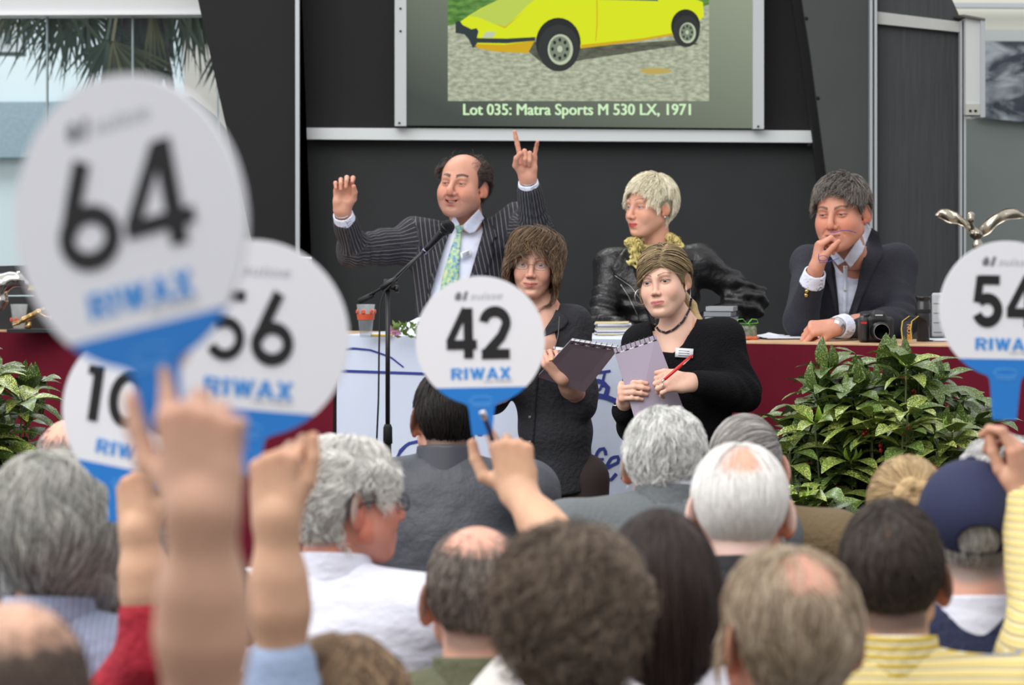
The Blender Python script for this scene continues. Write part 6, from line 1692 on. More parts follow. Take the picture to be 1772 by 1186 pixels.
jk.cone(sl, el, .066, .060, k=.04); jk.cone(el, wl + (el - wl) * .26, .057, .046, k=.03)
jk.cone(sr, er, .068, .062, k=.045); jk.cone(er, wr_ + (er - wr_) * .18, .062, .046, k=.03)
jk.fn(joint_folds(er, sr, er, .004, .12, 120), op='a'); jk.fn(fold_noise(.007, 14, 44), op='a')
op_ = wedge([(1440, 410), (1500, 380), (1510, 392), (1498, 432), (1474, 540), (1449, 548), (1438, 440)], Y, Y + .02)
jacket = S(); jacket.fn(jk); jacket.fn(op_, k=.006, op='s'); jacket.fn(lambda p: d_cone(p, neck, hp + A(0, 0, -.06), .074, .074), k=.01, op='s')
BLZ = mat('navy blazer wool', rgb(33, 34, 44), rough=.85, bump=(110, .25), noise=(30, .1))
lo, hi = bbox([sl, sr, el, er, wl, wr_, hip], .15)
sdf_part('blazer', root, jacket, lo, hi, .0070, BLZ, newton=2)
sh = S(); torso_sdf(sh, neck, sl + A(.03, 0, 0), sr - A(.03, 0, 0), hip, cw=.175, cd=.115, ww=.155, wd=.115, k=.05, shr=.048)
sh.fn(fold_noise(.004, 20, 45), op='a')
NK2, HP2 = neck.copy(), hp.copy()
vop = wedge([(1443, 428), (1492, 415), (1464, 458)], Y, Y)
sh2 = S(); sh2.fn(sh); sh2.fn(vop, k=.004, op='s'); sh2.fn(lambda p: d_cone(p, neck, hp + A(0, 0, -.06), .068, .070), k=.004, op='s')
sdf_part('shirt', root, sh2, *bbox([sl, sr, neck, hip], .1), .0075, WSF)
sf = lambda p: np.minimum(sh(p), d_cone(p, NK2 - A(0, 0, .03), HP2 + A(0, 0, -.06), .058, .056))
strip_obj('shirt_collar', root, WSF, sf, [(1499, 384), (1508, 396), (1492, 438), (1472, 464)], [(1486, 396), (1484, 414), (1470, 436), (1461, 450)], off=.008, Y0=Y - .6)
strip_obj('shirt_collar', root, WSF, sf, [(1438, 418), (1434, 440), (1450, 460)], [(1447, 424), (1449, 438), (1462, 452)], off=.008, Y0=Y - .6)
strip2('placket', root, WSF, sf, [(1463, 460), (1462, 500), (1461, 545)], 7, off=.004, Y0=Y - .6)
BTN = mat('shirt button', rgb(196, 196, 190), rough=.3)
for y in (462, 502): strip_obj('button', root, BTN, sf, [(1460.5, y - 2), (1460.5, y + 2)], [(1464.5, y - 2), (1464.5, y + 2)], off=.009, nu=3, nv=3, Y0=Y - .6)
jf = lambda p: jk(p)
strip_obj('lapel', root, BLZ, jf, [(1434, 428), (1420, 452), (1424, 466), (1436, 500), (1446, 545)], [(1440, 440), (1440, 470), (1444, 500), (1447, 520), (1449, 548)], off=.009, Y0=Y - .6)
strip_obj('lapel', root, BLZ, jf, [(1507, 394), (1498, 432), (1486, 480), (1475, 545)], [(1520, 402), (1530, 440), (1518, 456), (1478, 548)], off=.009, Y0=Y - .6)
for k_, (w0, e0) in enumerate(((wl, el), (wr_, er))):
    d = nrm(e0 - w0); g = collar_sdf(w0 + d * .012, w0 + d * .066, .036, .043, .0032)
    sdf_part('shirt_cuff', root, g, *bbox([w0, w0 + d * .1], .07), .0042, WSF)
for y, dx in ((504, 0), (511, -1)):
    q = ray_hit(jf, 1396 + dx, y, Y - .8, Y + .2)[0]; MB().lathe([(.0065, 0), (.0068, .003), (.004, .005), (0, .005)], q - A(0, .002, 0), 14, rotx(math.pi / 2)).build('sleeve_button', GOLDR, root, smooth=True)
d = nrm(er - wr_); wrap_tube('wrist_watch_band', root, wr_ + d * .012, d, .031, .029, .0035, SILV)
MB().lathe([(.017, 0), (.018, .002), (.018, .006), (.015, .008), (0, .008)], wr_ + d * .012 + A(.002, -.028, .012), 20, rotx(math.pi / 2 * .8)).build('watch_case', SILV, root, smooth=True)
wrap_tube('bracelet', root, wr_ - d * .004, d + A(0, .0, .3), .034, .033, .0016, SILV)
b.core(jk, lo + .02, hi - .02, .024, .024); b.finish()
legs(root, hip, STZ, MATS['black trousers'], fw=(0, -1, 0), seated=True)
# the thin blue glasses he holds at his mouth
gl = empty('spectacles', P(1428, 440, Y - .44), 'thin blue rimmed spectacles held in the hand of the grey haired man', 'glasses')
BL = mat('blue wire', rgb(64, 70, 160), rough=.3, metal=.4); Yg = Y - .46
MB().tube([P(*q, Yg) for q in ((1436, 402), (1444, 403), (1456, 399), (1468, 399), (1482, 403))], .0013, 6).build('temple', BL, gl, smooth=True)
MB().tube([P(*q, Yg) for q in ((1417, 439), (1416, 446), (1419, 455), (1430, 454), (1443, 450), (1452, 447))], .0013, 6).build('temple', BL, gl, smooth=True)
for cx_, cy_ in ((1424, 447),):
    ring = [P(cx_ + 8 * math.cos(a), cy_ + 4.5 * math.sin(a), Yg + .004 * math.cos(a)) for a in np.linspace(0, 2 * math.pi, 20)]
    MB().tube(ring, .0011, 6, caps=False).build('rim', BL, gl, smooth=True)

# ---- woman with glasses and brown hair, dark tunic, notebook
Y = 9.85
root = base_person(945, Y, 0.0, 'woman with wavy brown hair and glasses in dark grey tunic holding a notebook')
skin = rgb(212, 164, 142); b = Body(root, skin)
hp = P(924, 455, Y); R = rotz(RAD(-6)) @ rotx(RAD(4)) @ roty(RAD(3)); neck = P(938, 545, Y + .03)
chest = S(); chest.cone(neck + A(0, 0, .02), neck + A(-.005, -.03, -.10), .058, .085); chest.cone(neck, neck + A(.10, .0, -.03), .045, .04, k=.03); chest.cone(neck, neck + A(-.10, .0, -.03), .045, .04, k=.03)
def comb_bob(root_, p, t):
    side = np.sign(root_[:, 0:1] + .004)
    d = p - np.array([0.0, .03, .12]); d = d / (np.linalg.norm(d, axis=1)[:, None] + 1e-6)
    front = np.clip((-.02 - root_[:, 1:2]) * 14, 0, 1)
    return d * .9 + front * (side * np.array([1.1, 0, 0]) + np.array([0, -.1, 0])) + np.array([0, 0, -.75])
head = dict(hairline='woman', w=.92, jaw=.84, chin=.85, nose=.92, lip=.85, lipcol=rgb(178, 96, 92), smile=.45, eyes=.85, brow=.0026, browcol=rgb(112, 84, 64), iris=rgb(62, 52, 44), ruddy=.75, seed=45, ears=False, lash=.6,
    hair=dict(mat=('wavy brown hair', rgb(54, 42, 33), rgb(146, 118, 88)), thick=.014, n=11000, k=14, len=.125, comb=comb_bob, wave=.80, freq=52, jit=.35, clump=20, phr=.25, lift=.018, fuzz=.05, rad=.00048, stick=.82, free=.2, lvar=.3,
      lenf=lambda r: np.where(r[:, 1] < -.035, np.clip(.23 + np.abs(r[:, 0]) * 8.0, 0, 1.0), 1.0)))
b.head(head, hp, R, neck, vox=.0026, size=.97, neck_r=(.042, .047), extra=chest)
spectacles(root, hp, R, .97, w=.023, h=.0125, wire=.0008, m_=mat('thin wire', rgb(120, 96, 84), rough=.3, metal=.8))
sl, sr = P(868, 566, Y + .03), P(992, 560, Y + .04); hip = P(962, 800, Y + .04)
el, wl = P(852, 690, Y + .03), P(878, 668, Y - .16)
er, wr_ = P(1002, 690, Y - .02), P(978, 655, Y - .20)
hr = b.hand(wr_, (-.62, -.30, .75), (-.25, .75, .75), 1, [(48, 62, 35), (56, 66, 40), (60, 68, 40), (60, 66, 40)], elbow=er, vox=.0028, size=.92, thumb=[(.5, .7, .6), (.1, .9, .5), (-.1, .95, .4)])
hl = b.hand(wl, (.15, -.5, .6), (.8, .3, .3), -1, [(48, 62, 35)] * 4, elbow=el, vox=.005, size=.9)
jk = S(); torso_sdf(jk, neck + A(0, 0, -.01), sl, sr, P(960, 745, Y + .03), cw=.140, cd=.115, ww=.118, wd=.11, k=.045, shr=.048)
jk.cone(P(962, 700, Y + .04), P(970, 850, Y + .04), .104, .112, k=.04)
jk.fn(lambda p: (P(0, 853, Y)[2] - p[:, 2] + .006 * np.sin(p[:, 0] * 30)).astype(np.float32), k=.008, op='i')
jk.cone(sl, el, .058, .056, k=.04); jk.cone(sr, P(1006, 680, Y - .01), .058, .054, k=.04); jk.cone(P(1006, 672, Y - .01), P(1003, 700, Y - .03), .054, .058, k=.02)
jk.fn(fold_noise(.006, 16, 46, (1, 1, .5)), op='a')
tn = S(); tn.fn(jk); tn.fn(wedge([(905, 530), (968, 530), (934, 582)], Y, Y + .0), k=.006, op='s'); tn.fn(lambda p: d_cone(p, neck + A(0, 0, -.01), hp + A(0, 0, -.06), .060, .064), k=.008, op='s')
TUN = mat('dark tunic cloth', rgb(36, 37, 42), rough=.85, bump=(70, .4), noise=(24, .12))
lo, hi = bbox([sl, sr, el, er, P(968, 860, Y)], .15)
sdf_part('tunic', root, tn, lo, hi, .0068, TUN, newton=2)
jf = lambda p: jk(p)
strip_obj('collar', root, TUN, jf, [(962, 536), (957, 548), (944, 568), (937, 580)], [(972, 540), (984, 556), (976, 568), (940, 584)], off=.008, Y0=Y - .6)
strip_obj('collar', root, TUN, jf, [(902, 540), (900, 560), (914, 575)], [(908, 536), (922, 565), (932, 582)], off=.008, Y0=Y - .6)
strip2('placket', root, TUN, jf, [(934, 590), (924, 680), (918, 780), (920, 850)], 9, off=.002, Y0=Y - .6)
for y in (722, 765, 806): strip_obj('button', root, mat('tunic button', rgb(120, 120, 124), rough=.3), jf, [(914.5, y - 2.2), (914.5, y + 2.2)], [(919, y - 2.2), (919, y + 2.2)], off=.010, nu=3, nv=3, Y0=Y - .6)
strip2('necklace_cord', root, mat('cord', rgb(96, 90, 84), rough=.6), jf, [(968, 548), (966, 580), (958, 612), (948, 640)], 1.4, off=.009, nv=20, Y0=Y - .6)
badge(root, jf, [(958, 600), (976, 602), (976, 622), (960, 620)])
wrap_tube('ring', root, hr['mcp'][2] * .45 + hr['mcp'][2] * .55 + A(-.006, -.004, .006), hr['d'], .0105, .0105, .0014, GOLDR, 16)
b.core(jk, lo + .02, hi - .02, .022, .024); b.finish()
legs(root, P(966, 830, Y + .04), 0.0, mat('brown trousers', rgb(48, 36, 34), rough=.9), fw=(0, -1, 0), hr=.10)
def notebook(corners, label, cover, seed):
    """board-backed pad from four pixel+depth corners: top-left, top-right, bottom-right, bottom-left"""
    c = [P(*q) for q in corners]; nrm_ = nrm(np.cross(c[1] - c[0], c[3] - c[0]));
    if nrm_[1] > 0: nrm_ = -nrm_
    root = empty('notebook', sum(c) / 4, label, 'notebook')
    def slab(k0, k1, ins, nm, m_):
        cc = sum(c) / 4; q = [x + (cc - x) * ins for x in c]; a = [x + nrm_ * k0 for x in q]; b2 = [x + nrm_ * k1 for x in q]
        mm = MB(); mm.add(a + b2, [(0, 1, 2, 3), (7, 6, 5, 4)] + [(i, 4 + i, 4 + (i + 1) % 4, (i + 1) % 4) for i in range(4)]); return mm.build(nm, m_, root)
    slab(0.0, .0022, 0, 'back_board', cover); slab(-.007, -.0004, .02, 'page_block', PAPER); slab(-.0095, -.0075, 0, 'front_board', mat('pad cover', rgb(190, 190, 196), rough=.6))
    for k_ in range(9):      # punched slots with the binding rings
        t = .06 + .88 * k_ / 8; q = c[0] * (1 - t) + c[1] * t; dn = nrm(c[3] - c[0]); ux = nrm(c[1] - c[0])
        mm = MB(); mm.prism([(-.006, -.0018), (.006, -.0018), (.006, .0018), (-.006, .0018)], q + dn * .016 + nrm_ * .0024, ux, dn, .0008); mm.build('punched_slot', mat('slot light', rgb(232, 234, 238), rough=.6) if k_ % 2 else mat('slot dark', rgb(30, 28, 30), rough=.8), root)
        mm = MB(); mm.tube([q + dn * .014 + nrm_ * .004, q - dn * .002 + nrm_ * .004, q - dn * .004 - nrm_ * .004, q - dn * .001 - nrm_ * .011], .0010, 5); mm.build('binding_ring', mat('ring dark', rgb(60, 58, 60), rough=.4, metal=.6), root)
    return root
COV1 = mat('mauve grey board', rgb(104, 90, 98), rough=.45, noise=(3, .1)); COV2 = mat('lilac grey board', rgb(176, 164, 182), rough=.45, noise=(3, .06))
notebook([(988, 589, 9.50), (1072, 602, 9.42), (1012, 678, 9.62), (930, 652, 9.70)], 'dark mauve backed notebook tilted in the hands of the woman with glasses', COV1, 1)

# ---- young woman in black cardigan
Y = 9.45
root = base_person(1190, Y, 0.0, 'young woman with side swept blonde streaked hair in black cardigan with bead necklace')
skin = rgb(226, 182, 160); b = Body(root, skin)
hp = P(1149, 486, Y); R = rotz(RAD(-22)) @ rotx(RAD(2)) @ roty(RAD(-7)); neck = P(1176, 572, Y + .03)
chest = S(); chest.cone(neck + A(.0, .01, .02), neck + A(-.01, .0, -.12), .052, .09); chest.cone(neck + A(0, .01, -.02), neck + A(.12, .01, -.03), .048, .045, k=.04); chest.cone(neck + A(0, .01, -.02), neck + A(-.11, .01, -.05), .046, .045, k=.04)
chest.ell(neck + A(-.015, .012, -.13), (.11, .080, .10), k=.04)
def comb_pony(root_, p, t):
    # parting on one side, fringe swept across, the rest drawn back
    left = (root_[:, 0:1] < .022); front = (root_[:, 1:2] < -.005) & left
    back = np.array([0, .11, -.03]) - p; back = back / (np.linalg.norm(back, axis=1)[:, None] + 1e-6)
    sweep = np.array([-.90, -.10, -.42]) + np.clip(t * 1.6 - .5, 0, 1) * np.array([.2, .95, -.30])
    return np.where(front, sweep, back + np.array([0, 0, -.15]))
head = dict(hairline='fringe', ear=.85, w=.96, jaw=.93, nose=.82, lip=.95, lipcol=rgb(196, 112, 108), smile=.15, eyes=1.0, brow=.0022, browcol=rgb(120, 92, 70), iris=rgb(70, 74, 62), ruddy=.5, seed=47, fat=.004, scalpcol=rgb(150, 116, 88), ears=True, lash=.9, cheek=1.0,
    hair=dict(mat=('streaked blonde hair', rgb(70, 54, 42), rgb(220, 194, 146), dict(mixpos=(.32, .95))), thick=.008, n=9500, k=10, len=.115, comb=comb_pony, wave=.0, jit=.07, clump=50, lift=.006, fuzz=.025, rad=.00050, stick=.96, lvar=.15, lenf=lambda r: np.where((r[:, 0] < .022) & (r[:, 1] < -.005), .92, .85)))
b.head(head, hp, R, neck, vox=.0026, size=.98, neck_r=(.043, .048), extra=chest)
# tail of hair at the nape
tl_ = S(); q0 = hp + R @ A(0, .115, -.03); tl_.chain([q0, P(1196, 530, Y + .08), P(1208, 556, Y + .05), P(1204, 575, Y + .02)], [.020, .018, .014, .006], k=.012)
sdf_part('ponytail', root, tl_, *bbox([q0, P(1208, 580, Y)], .07), .004, mat('tail hair', rgb(196, 166, 118), rough=.45, bump=(150, .6, (1, 1, .3))))
for sx, (x, y) in ((1, (1191, 507)), (-1, (1109, 514))):
    c = P(x, y, Y - .02 if sx > 0 else Y - .03); rr = .024; ang = .5 if sx < 0 else .2
    MB().tube([c + A(rr * math.sin(a) * ang * 1.7, rr * .6 * math.sin(a), rr * 1.1 * math.cos(a)) for a in np.linspace(0, 2 * math.pi, 28)], .0014, 6, caps=False).build('hoop_earring', SILV, root, smooth=True)
sl, sr = P(1112, 596, Y + .02), P(1250, 586, Y + .05); hip = P(1195, 800, Y + .06)
el, wl = P(1098, 738, Y + .03), P(1080, 700, Y - .115)
er, wr_ = P(1284, 680, Y + .0), P(1197, 662, Y - .24)
hl = b.hand(wl, (-.12, -.72, .52), (1, -.12, .05), 1, [(78, 18, 12), (84, 20, 12), (86, 22, 12), (86, 22, 14)], elbow=el, vox=.0028, size=.93, thumb=[(.75, .55, .1), (.75, .2, .6), (.6, .1, .75)], spreads=[.12, .03, -.05, -.14])
hr = b.hand(wr_, (-1, -.14, .02), (.0, .85, -.5), -1, [(48, 60, 35), (50, 58, 35), (46, 56, 32), (42, 52, 30)], elbow=er, vox=.0028, size=.93, thumb=[(.55, .8, .1), (.15, .95, .1), (-.1, .95, .2)])
jk = S(); torso_sdf(jk, neck + A(.01, 0, -.02), sl, sr, hip, cw=.155, cd=.125, ww=.145, wd=.12, k=.045, shr=.052)
jk.cone(sl, el, .058, .052, k=.04); jk.cone(el, wl + A(0, 0.01, -.02), .050, .040, k=.03)
jk.cone(sr, P(1266, 640, Y + .03), .064, .060, k=.045); jk.cone(P(1266, 640, Y + .03), er, .060, .056, k=.035); jk.cone(er, wr_ + (er - wr_) * .12, .060, .042, k=.03)
jk.fn(joint_folds(er, sr, wr_, .005, .12, 120), op='a'); jk.fn(fold_noise(.007, 15, 48), op='a')
cd_ = S(); cd_.fn(jk); cd_.fn(wedge([(1126, 560), (1200, 530), (1212, 540), (1180, 596), (1164, 610), (1142, 608), (1132, 592)], Y, Y + .01), k=.008, op='s'); cd_.fn(lambda p: d_cone(p, neck + A(0, 0, -.02), hp + A(0, 0, -.06), .064, .070), k=.01, op='s')
CAR = mat('black knit', rgb(17, 17, 20), rough=.95, spec=.2, bump=(160, .5))
lo, hi = bbox([sl, sr, el, er, wl, wr_, hip], .16)
sdf_part('cardigan', root, cd_, lo, hi, .0068, CAR, newton=2)
ca = S(); torso_sdf(ca, neck + A(.01, 0.01, -.10), sl + A(.05, 0, -.06), sr - A(.05, 0, .06), hip, cw=.135, cd=.108, ww=.125, wd=.105, k=.05, shr=.03)
ca.fn(lambda p: (p[:, 2] - (P(0, 606, Y)[2]) - .3 * np.abs(p[:, 0] - P(1168, 0, Y)[0])).astype(np.float32), k=.006, op='i')
sdf_part('camisole', root, ca, *bbox([neck - A(0, 0, .05), hip], .16), .009, mat('black cotton', rgb(20, 20, 23), rough=.9))
# bead necklace
chf = lambda p: smin(chest(p), d_cone(p, hp + R @ A(0, .026, -.055), neck, .047, .052), .03)
q = resample([(1196, 518), (1193, 536), (1182, 556), (1166, 570), (1152, 576), (1140, 572), (1132, 560), (1130, 548)], 34)
hb = ray_hit(chf, q[:, 0], q[:, 1], Y - .5, Y + .05); BEAD = mat('dark bead', rgb(32, 24, 24), rough=.25); BEAD2 = mat('grey bead', rgb(110, 104, 100), rough=.3, metal=.4)
for i, p in enumerate(hb):
    d = nrm(hb[min(i + 1, 33)] - hb[max(i - 1, 0)]); MB().tube([p - d * .0044 - A(0, .004, 0), p - A(0, .004, 0), p + d * .0044 - A(0, .004, 0)], [.0030, .0042, .0030], 8).build('bead', BEAD2 if i % 5 == 4 else BEAD, root, smooth=True)
badge(root, lambda p: jk(p), [(1169, 602), (1200, 604), (1199, 620), (1168, 618)], 3)
dch = nrm(el - wl)
for k_ in range(14):
    a = 2 * math.pi * k_ / 14; c = wl + dch * .004 + A(.034 * math.cos(a), .030 * math.sin(a), -.004 - .006 * math.sin(a))
    t = A(-math.sin(a), math.cos(a), 0); up = A(0, 0, 1) if k_ % 2 else A(math.cos(a), math.sin(a), 0)
    MB().tube([c + t * .0085 * math.cos(q) + up * .0058 * math.sin(q) for q in np.linspace(0, 2 * math.pi, 11)], .0019, 5, caps=False).build('bracelet_link', SILV, root, smooth=True)
wrap_tube('ring', root, (hr['mcp'][2] + hr['mcp'][2]) / 2 + hr['d'] * .016 + hr['n'] * .010, hr['d'], .0100, .0100, .0012, SILV, 16)
b.core(jk, lo + .02, hi - .02, .022, .024); b.finish()
legs(root, hip, 0.0, mat('black trousers two', rgb(22, 22, 25), rough=.9), fw=(0, -1, 0))
notebook([(1062, 604, 9.27), (1135, 580, 9.28), (1181, 702, 9.30), (1100, 730, 9.27)], 'pale lilac backed notebook held upright by the young woman in cardigan', COV2, 2)
pn = empty('red_pen', P(1180, 640, Y - .22), 'red ballpoint pen in the hand of the young woman', 'pen')
MB().tube([P(1196, 617, 9.20), P(1174, 636, 9.17), P(1150, 657, 9.14)], [.0052, .0056, .0046], 12).build('barrel', mat('pen red', rgb(206, 36, 34), rough=.3), pn, smooth=True)
MB().tube([P(1150, 657, 9.14), P(1145, 661, 9.135)], [.0042, .0010], 10).build('tip', SILV, pn, smooth=True)
MB().tube([P(1193, 622, 9.185), P(1182, 632, 9.17)], .0014, 6).build('clip', SILV, pn, smooth=True)
MB().tube([P(1196, 617, 9.20), P(1199, 614.5, 9.203)], .0030, 8).build('push_button', mat('pen red', rgb(206, 36, 34)), pn, smooth=True)
# ------------------------------------------------------------------ bidding paddles
PW = mat('paddle white', rgb(232, 232, 236), rough=.5); PB = mat('paddle blue', rgb(28, 122, 204), rough=.5)
INK = mat('number ink', rgb(18, 18, 20), rough=.6); LB = mat('lettering blue', rgb(50, 140, 214), rough=.6); LG = mat('small grey lettering', rgb(132, 134, 142), rough=.6); PALEB = mat('pale blue print', rgb(96, 168, 226), rough=.6)
def arc(cx, cy, rx, ry, a0, a1, n=18): return [(cx + rx * math.cos(RAD(a0 + (a1 - a0) * i / n)), cy + ry * math.sin(RAD(a0 + (a1 - a0) * i / n))) for i in range(n + 1)]
# digits as pen strokes: (points, stroke width) in a cell one unit high
HELV = {'4': ([[(0.52, 0.0), (0.52, 1.0)], [(0.46, 0.985), (0.06, 0.31)], [(0.0, 0.275), (0.72, 0.275)]], [.225, .17, .19], .74),
        '2': ([arc(.36, .70, .27, .225, 175, -30, 20) + [(.50, .42), (.28, .22), (.13, .08)], [(.03, .08), (.70, .08)]], [.215, .20], .74),
        '5': ([[(.62, .915), (.14, .915)], [(.17, .99), (.10, .47)], arc(.34, .32, .25, .235, 140, -160, 24)], [.19, .18, .21], .74)}
GEO = {'6': ([arc(.36, .28, .265, .225, 0, 360, 30), [(.135, .36), (.26, .66), (.42, 1.0)]], [.18, .185], .72),
       '4': ([[(.55, 0), (.55, 1.0)], [(.50, .96), (.06, .26)], [(0, .245), (.76, .245)]], [.19, .15, .16], .76),
       '1': ([[(.22, 0), (.22, 1.0)], [(.02, .92), (.25, .92)]], [.19, .16], .42),
       '0': ([arc(.34, .5, .26, .42, 0, 360, 34)], [.175], .70),
       '5': ([[(.62, .92), (.16, .92)], [(.19, .99), (.11, .52)], arc(.33, .31, .25, .235, 130, -150, 24)], [.15, .14, .155], .70)}
SANS = {'R': ([[(.11, 0), (.11, 1)], [(.10, .91), (.42, .91)] + arc(.42, .71, .23, .20, 90, -90, 12) + [(.10, .51)], [(.36, .50), (.62, 0)]], [.22, .18, .22], .74),
        'I': ([[(.13, 0), (.13, 1)]], [.24], .26), 'W': ([[(.10, 1), (.31, .0)], [(.31, .0), (.50, .98)], [(.50, .98), (.69, .0)], [(.69, .0), (.90, 1)]], [.19] * 4, 1.0),
        'A': ([[(.08, 0), (.38, 1)], [(.38, 1), (.68, 0)], [(.18, .27), (.58, .27)]], [.20, .20, .17], .76), 'X': ([[(.09, 0), (.61, 1)], [(.61, 0), (.09, 1)]], [.22, .22], .70)}
def strokes_mesh(mb, txt, font, o, ux, uy, height, th0=.0012, gap=.06, width=None):
    ux, uy = nrm(ux), nrm(uy); tot = sum(font[c][2] for c in txt) + gap * (len(txt) - 1); x0 = -tot / 2
    sx = (width / (tot * height)) if width else 1.0
    w = np.cross(ux, uy)
    for c in txt:
        st, ws, adv = font[c]
        for si, (pts, lw) in enumerate(zip(st, ws)):
            th = th0 * (1 + .12 * si)
            q = np.array(pts, float); t = np.gradient(q, axis=0) if len(q) > 2 else np.tile(q[1] - q[0], (2, 1)); closed = np.allclose(q[0], q[-1])
            if closed: t[0] = t[-1] = q[1] - q[-2]
            t /= np.linalg.norm(t, axis=1)[:, None]; nn = np.stack([-t[:, 1], t[:, 0]], 1)
            L_ = q + nn * lw / 2; R_ = q - nn * lw / 2
            def W_(a, z): return np.asarray(o, float) + ux * (a[0] + x0) * height * sx + uy * (a[1] - .5) * height + w * z
            n_ = len(q); V_ = [W_(a, th) for a in L_] + [W_(a, th) for a in R_] + [W_(a, 0) for a in L_] + [W_(a, 0) for a in R_]
            F_ = []
            for i in range(n_ - 1):
                F_ += [(i, n_ + i, n_ + i + 1, i + 1), (i, i + 1, 2 * n_ + i + 1, 2 * n_ + i), (n_ + i, 3 * n_ + i, 3 * n_ + i + 1, n_ + i + 1)]
            F_ += [(0, 2 * n_, 3 * n_, n_), (n_ - 1, 2 * n_ - 1, 4 * n_ - 1, 3 * n_ - 1)]
            mb.add(V_, F_)
        x0 += adv + gap
def paddle(num, font, c, yaw, roll, D, label, hlen=.15, numh=.30, numw=None, tilt=0.0, hw=.052):
    """round bidding paddle; c disc centre; ux right and uy up in its face"""
    R = rotz(yaw) @ rotx(tilt) @ roty(roll)
    ux, uy, w = R @ A(1, 0, 0), R @ A(0, 0, 1), R @ A(0, -1, 0); r = D / 2
    root = empty('bidding_paddle', c - uy * (r + hlen), label, 'paddle', None)
    yb = -.36 * D; xb = math.sqrt(r * r - yb * yb); a0 = math.degrees(math.atan2(yb, xb))
    top = [(r * math.cos(RAD(a)), r * math.sin(RAD(a))) for a in np.linspace(a0, 180 - a0, 60)]
    MB().prism(top, c, ux, uy, .004).build('disc', PW, root)
    low = [(r * math.cos(RAD(a)), r * math.sin(RAD(a))) for a in np.linspace(180 - a0, 262 - 0 * 1, 14)]
    h2 = hw / 2
    low = [p for p in low if p[0] < -h2 * 1.25] + [(-h2 * 1.1, -r * 1.0), (-h2, -r * 1.08), (-h2 * .8, -r - hlen), (h2 * .8, -r - hlen), (h2, -r * 1.08), (h2 * 1.1, -r * 1.0)]
    low += [(-x, y) for x, y in low[:-6][::-1]]
    MB().prism(low, c, ux, uy, .004).build('handle', PB, root)
    f = c + w * .002
    m_ = MB(); strokes_mesh(m_, num, font, f + uy * .06 * D - ux * .01 * D, ux, uy, numh * D, width=numw * D if numw else None); m_.build('number', INK, root)
    m_ = MB(); strokes_mesh(m_, 'RIWAX', SANS, f - uy * .252 * D, ux, uy, .088 * D, th0=.0008, gap=.10, width=.46 * D); m_.build('lettering', LB, root)
    text_obj('fine_print', 'made in Switzerland', f - uy * .315 * D + ux * .13 * D, ux, uy, .21 * D, .018 * D, LG, root, bold=0)
    text_obj('logo_lettering', 'suisse', f + uy * .345 * D + ux * .055 * D, ux, uy, .25 * D, .055 * D, mat('pale grey print', rgb(176, 178, 184), rough=.6), root, bold=.01, shear=.25)
    m_ = MB(); m_.prism([(-.19, -.03), (-.11, -.03), (-.09, .035), (-.165, .035)], f + uy * .347 * D, ux * 1, uy, .001)
    m_.v = []; m_.f = []; m_.m = []
    m_.prism([(x * D, y * D) for x, y in [(-.185, -.032), (-.145, -.032), (-.135, .0), (-.145, .032), (-.170, .032), (-.19, .0)]], f + uy * .347 * D, ux, uy, .001)
    m_.prism([(x * D, y * D) for x, y in [(-.13, -.034), (-.105, -.034), (-.085, .036), (-.112, .036)]], f + uy * .347 * D, ux, uy, .001)
    m_.build('logo', mat('logo grey', rgb(110, 112, 120), rough=.6), root)
    m_ = MB()
    for rr_, y in ((.065, -.425), ):
        strokes_mesh(m_, 'o', {'o': ([arc(0, 0, 1.35, .42, 20, 340, 24), arc(0, -.5, 1.2, .2, 200, 340, 12)], [.10, .10], 0.0)}, f + uy * y * D, ux, uy, rr_ * D, th0=.0006)
    m_.build('car_emblem', PALEB, root)
    return dict(ux=ux, uy=uy, w=w, c=c, r=r, grip=c - uy * (r + .05))
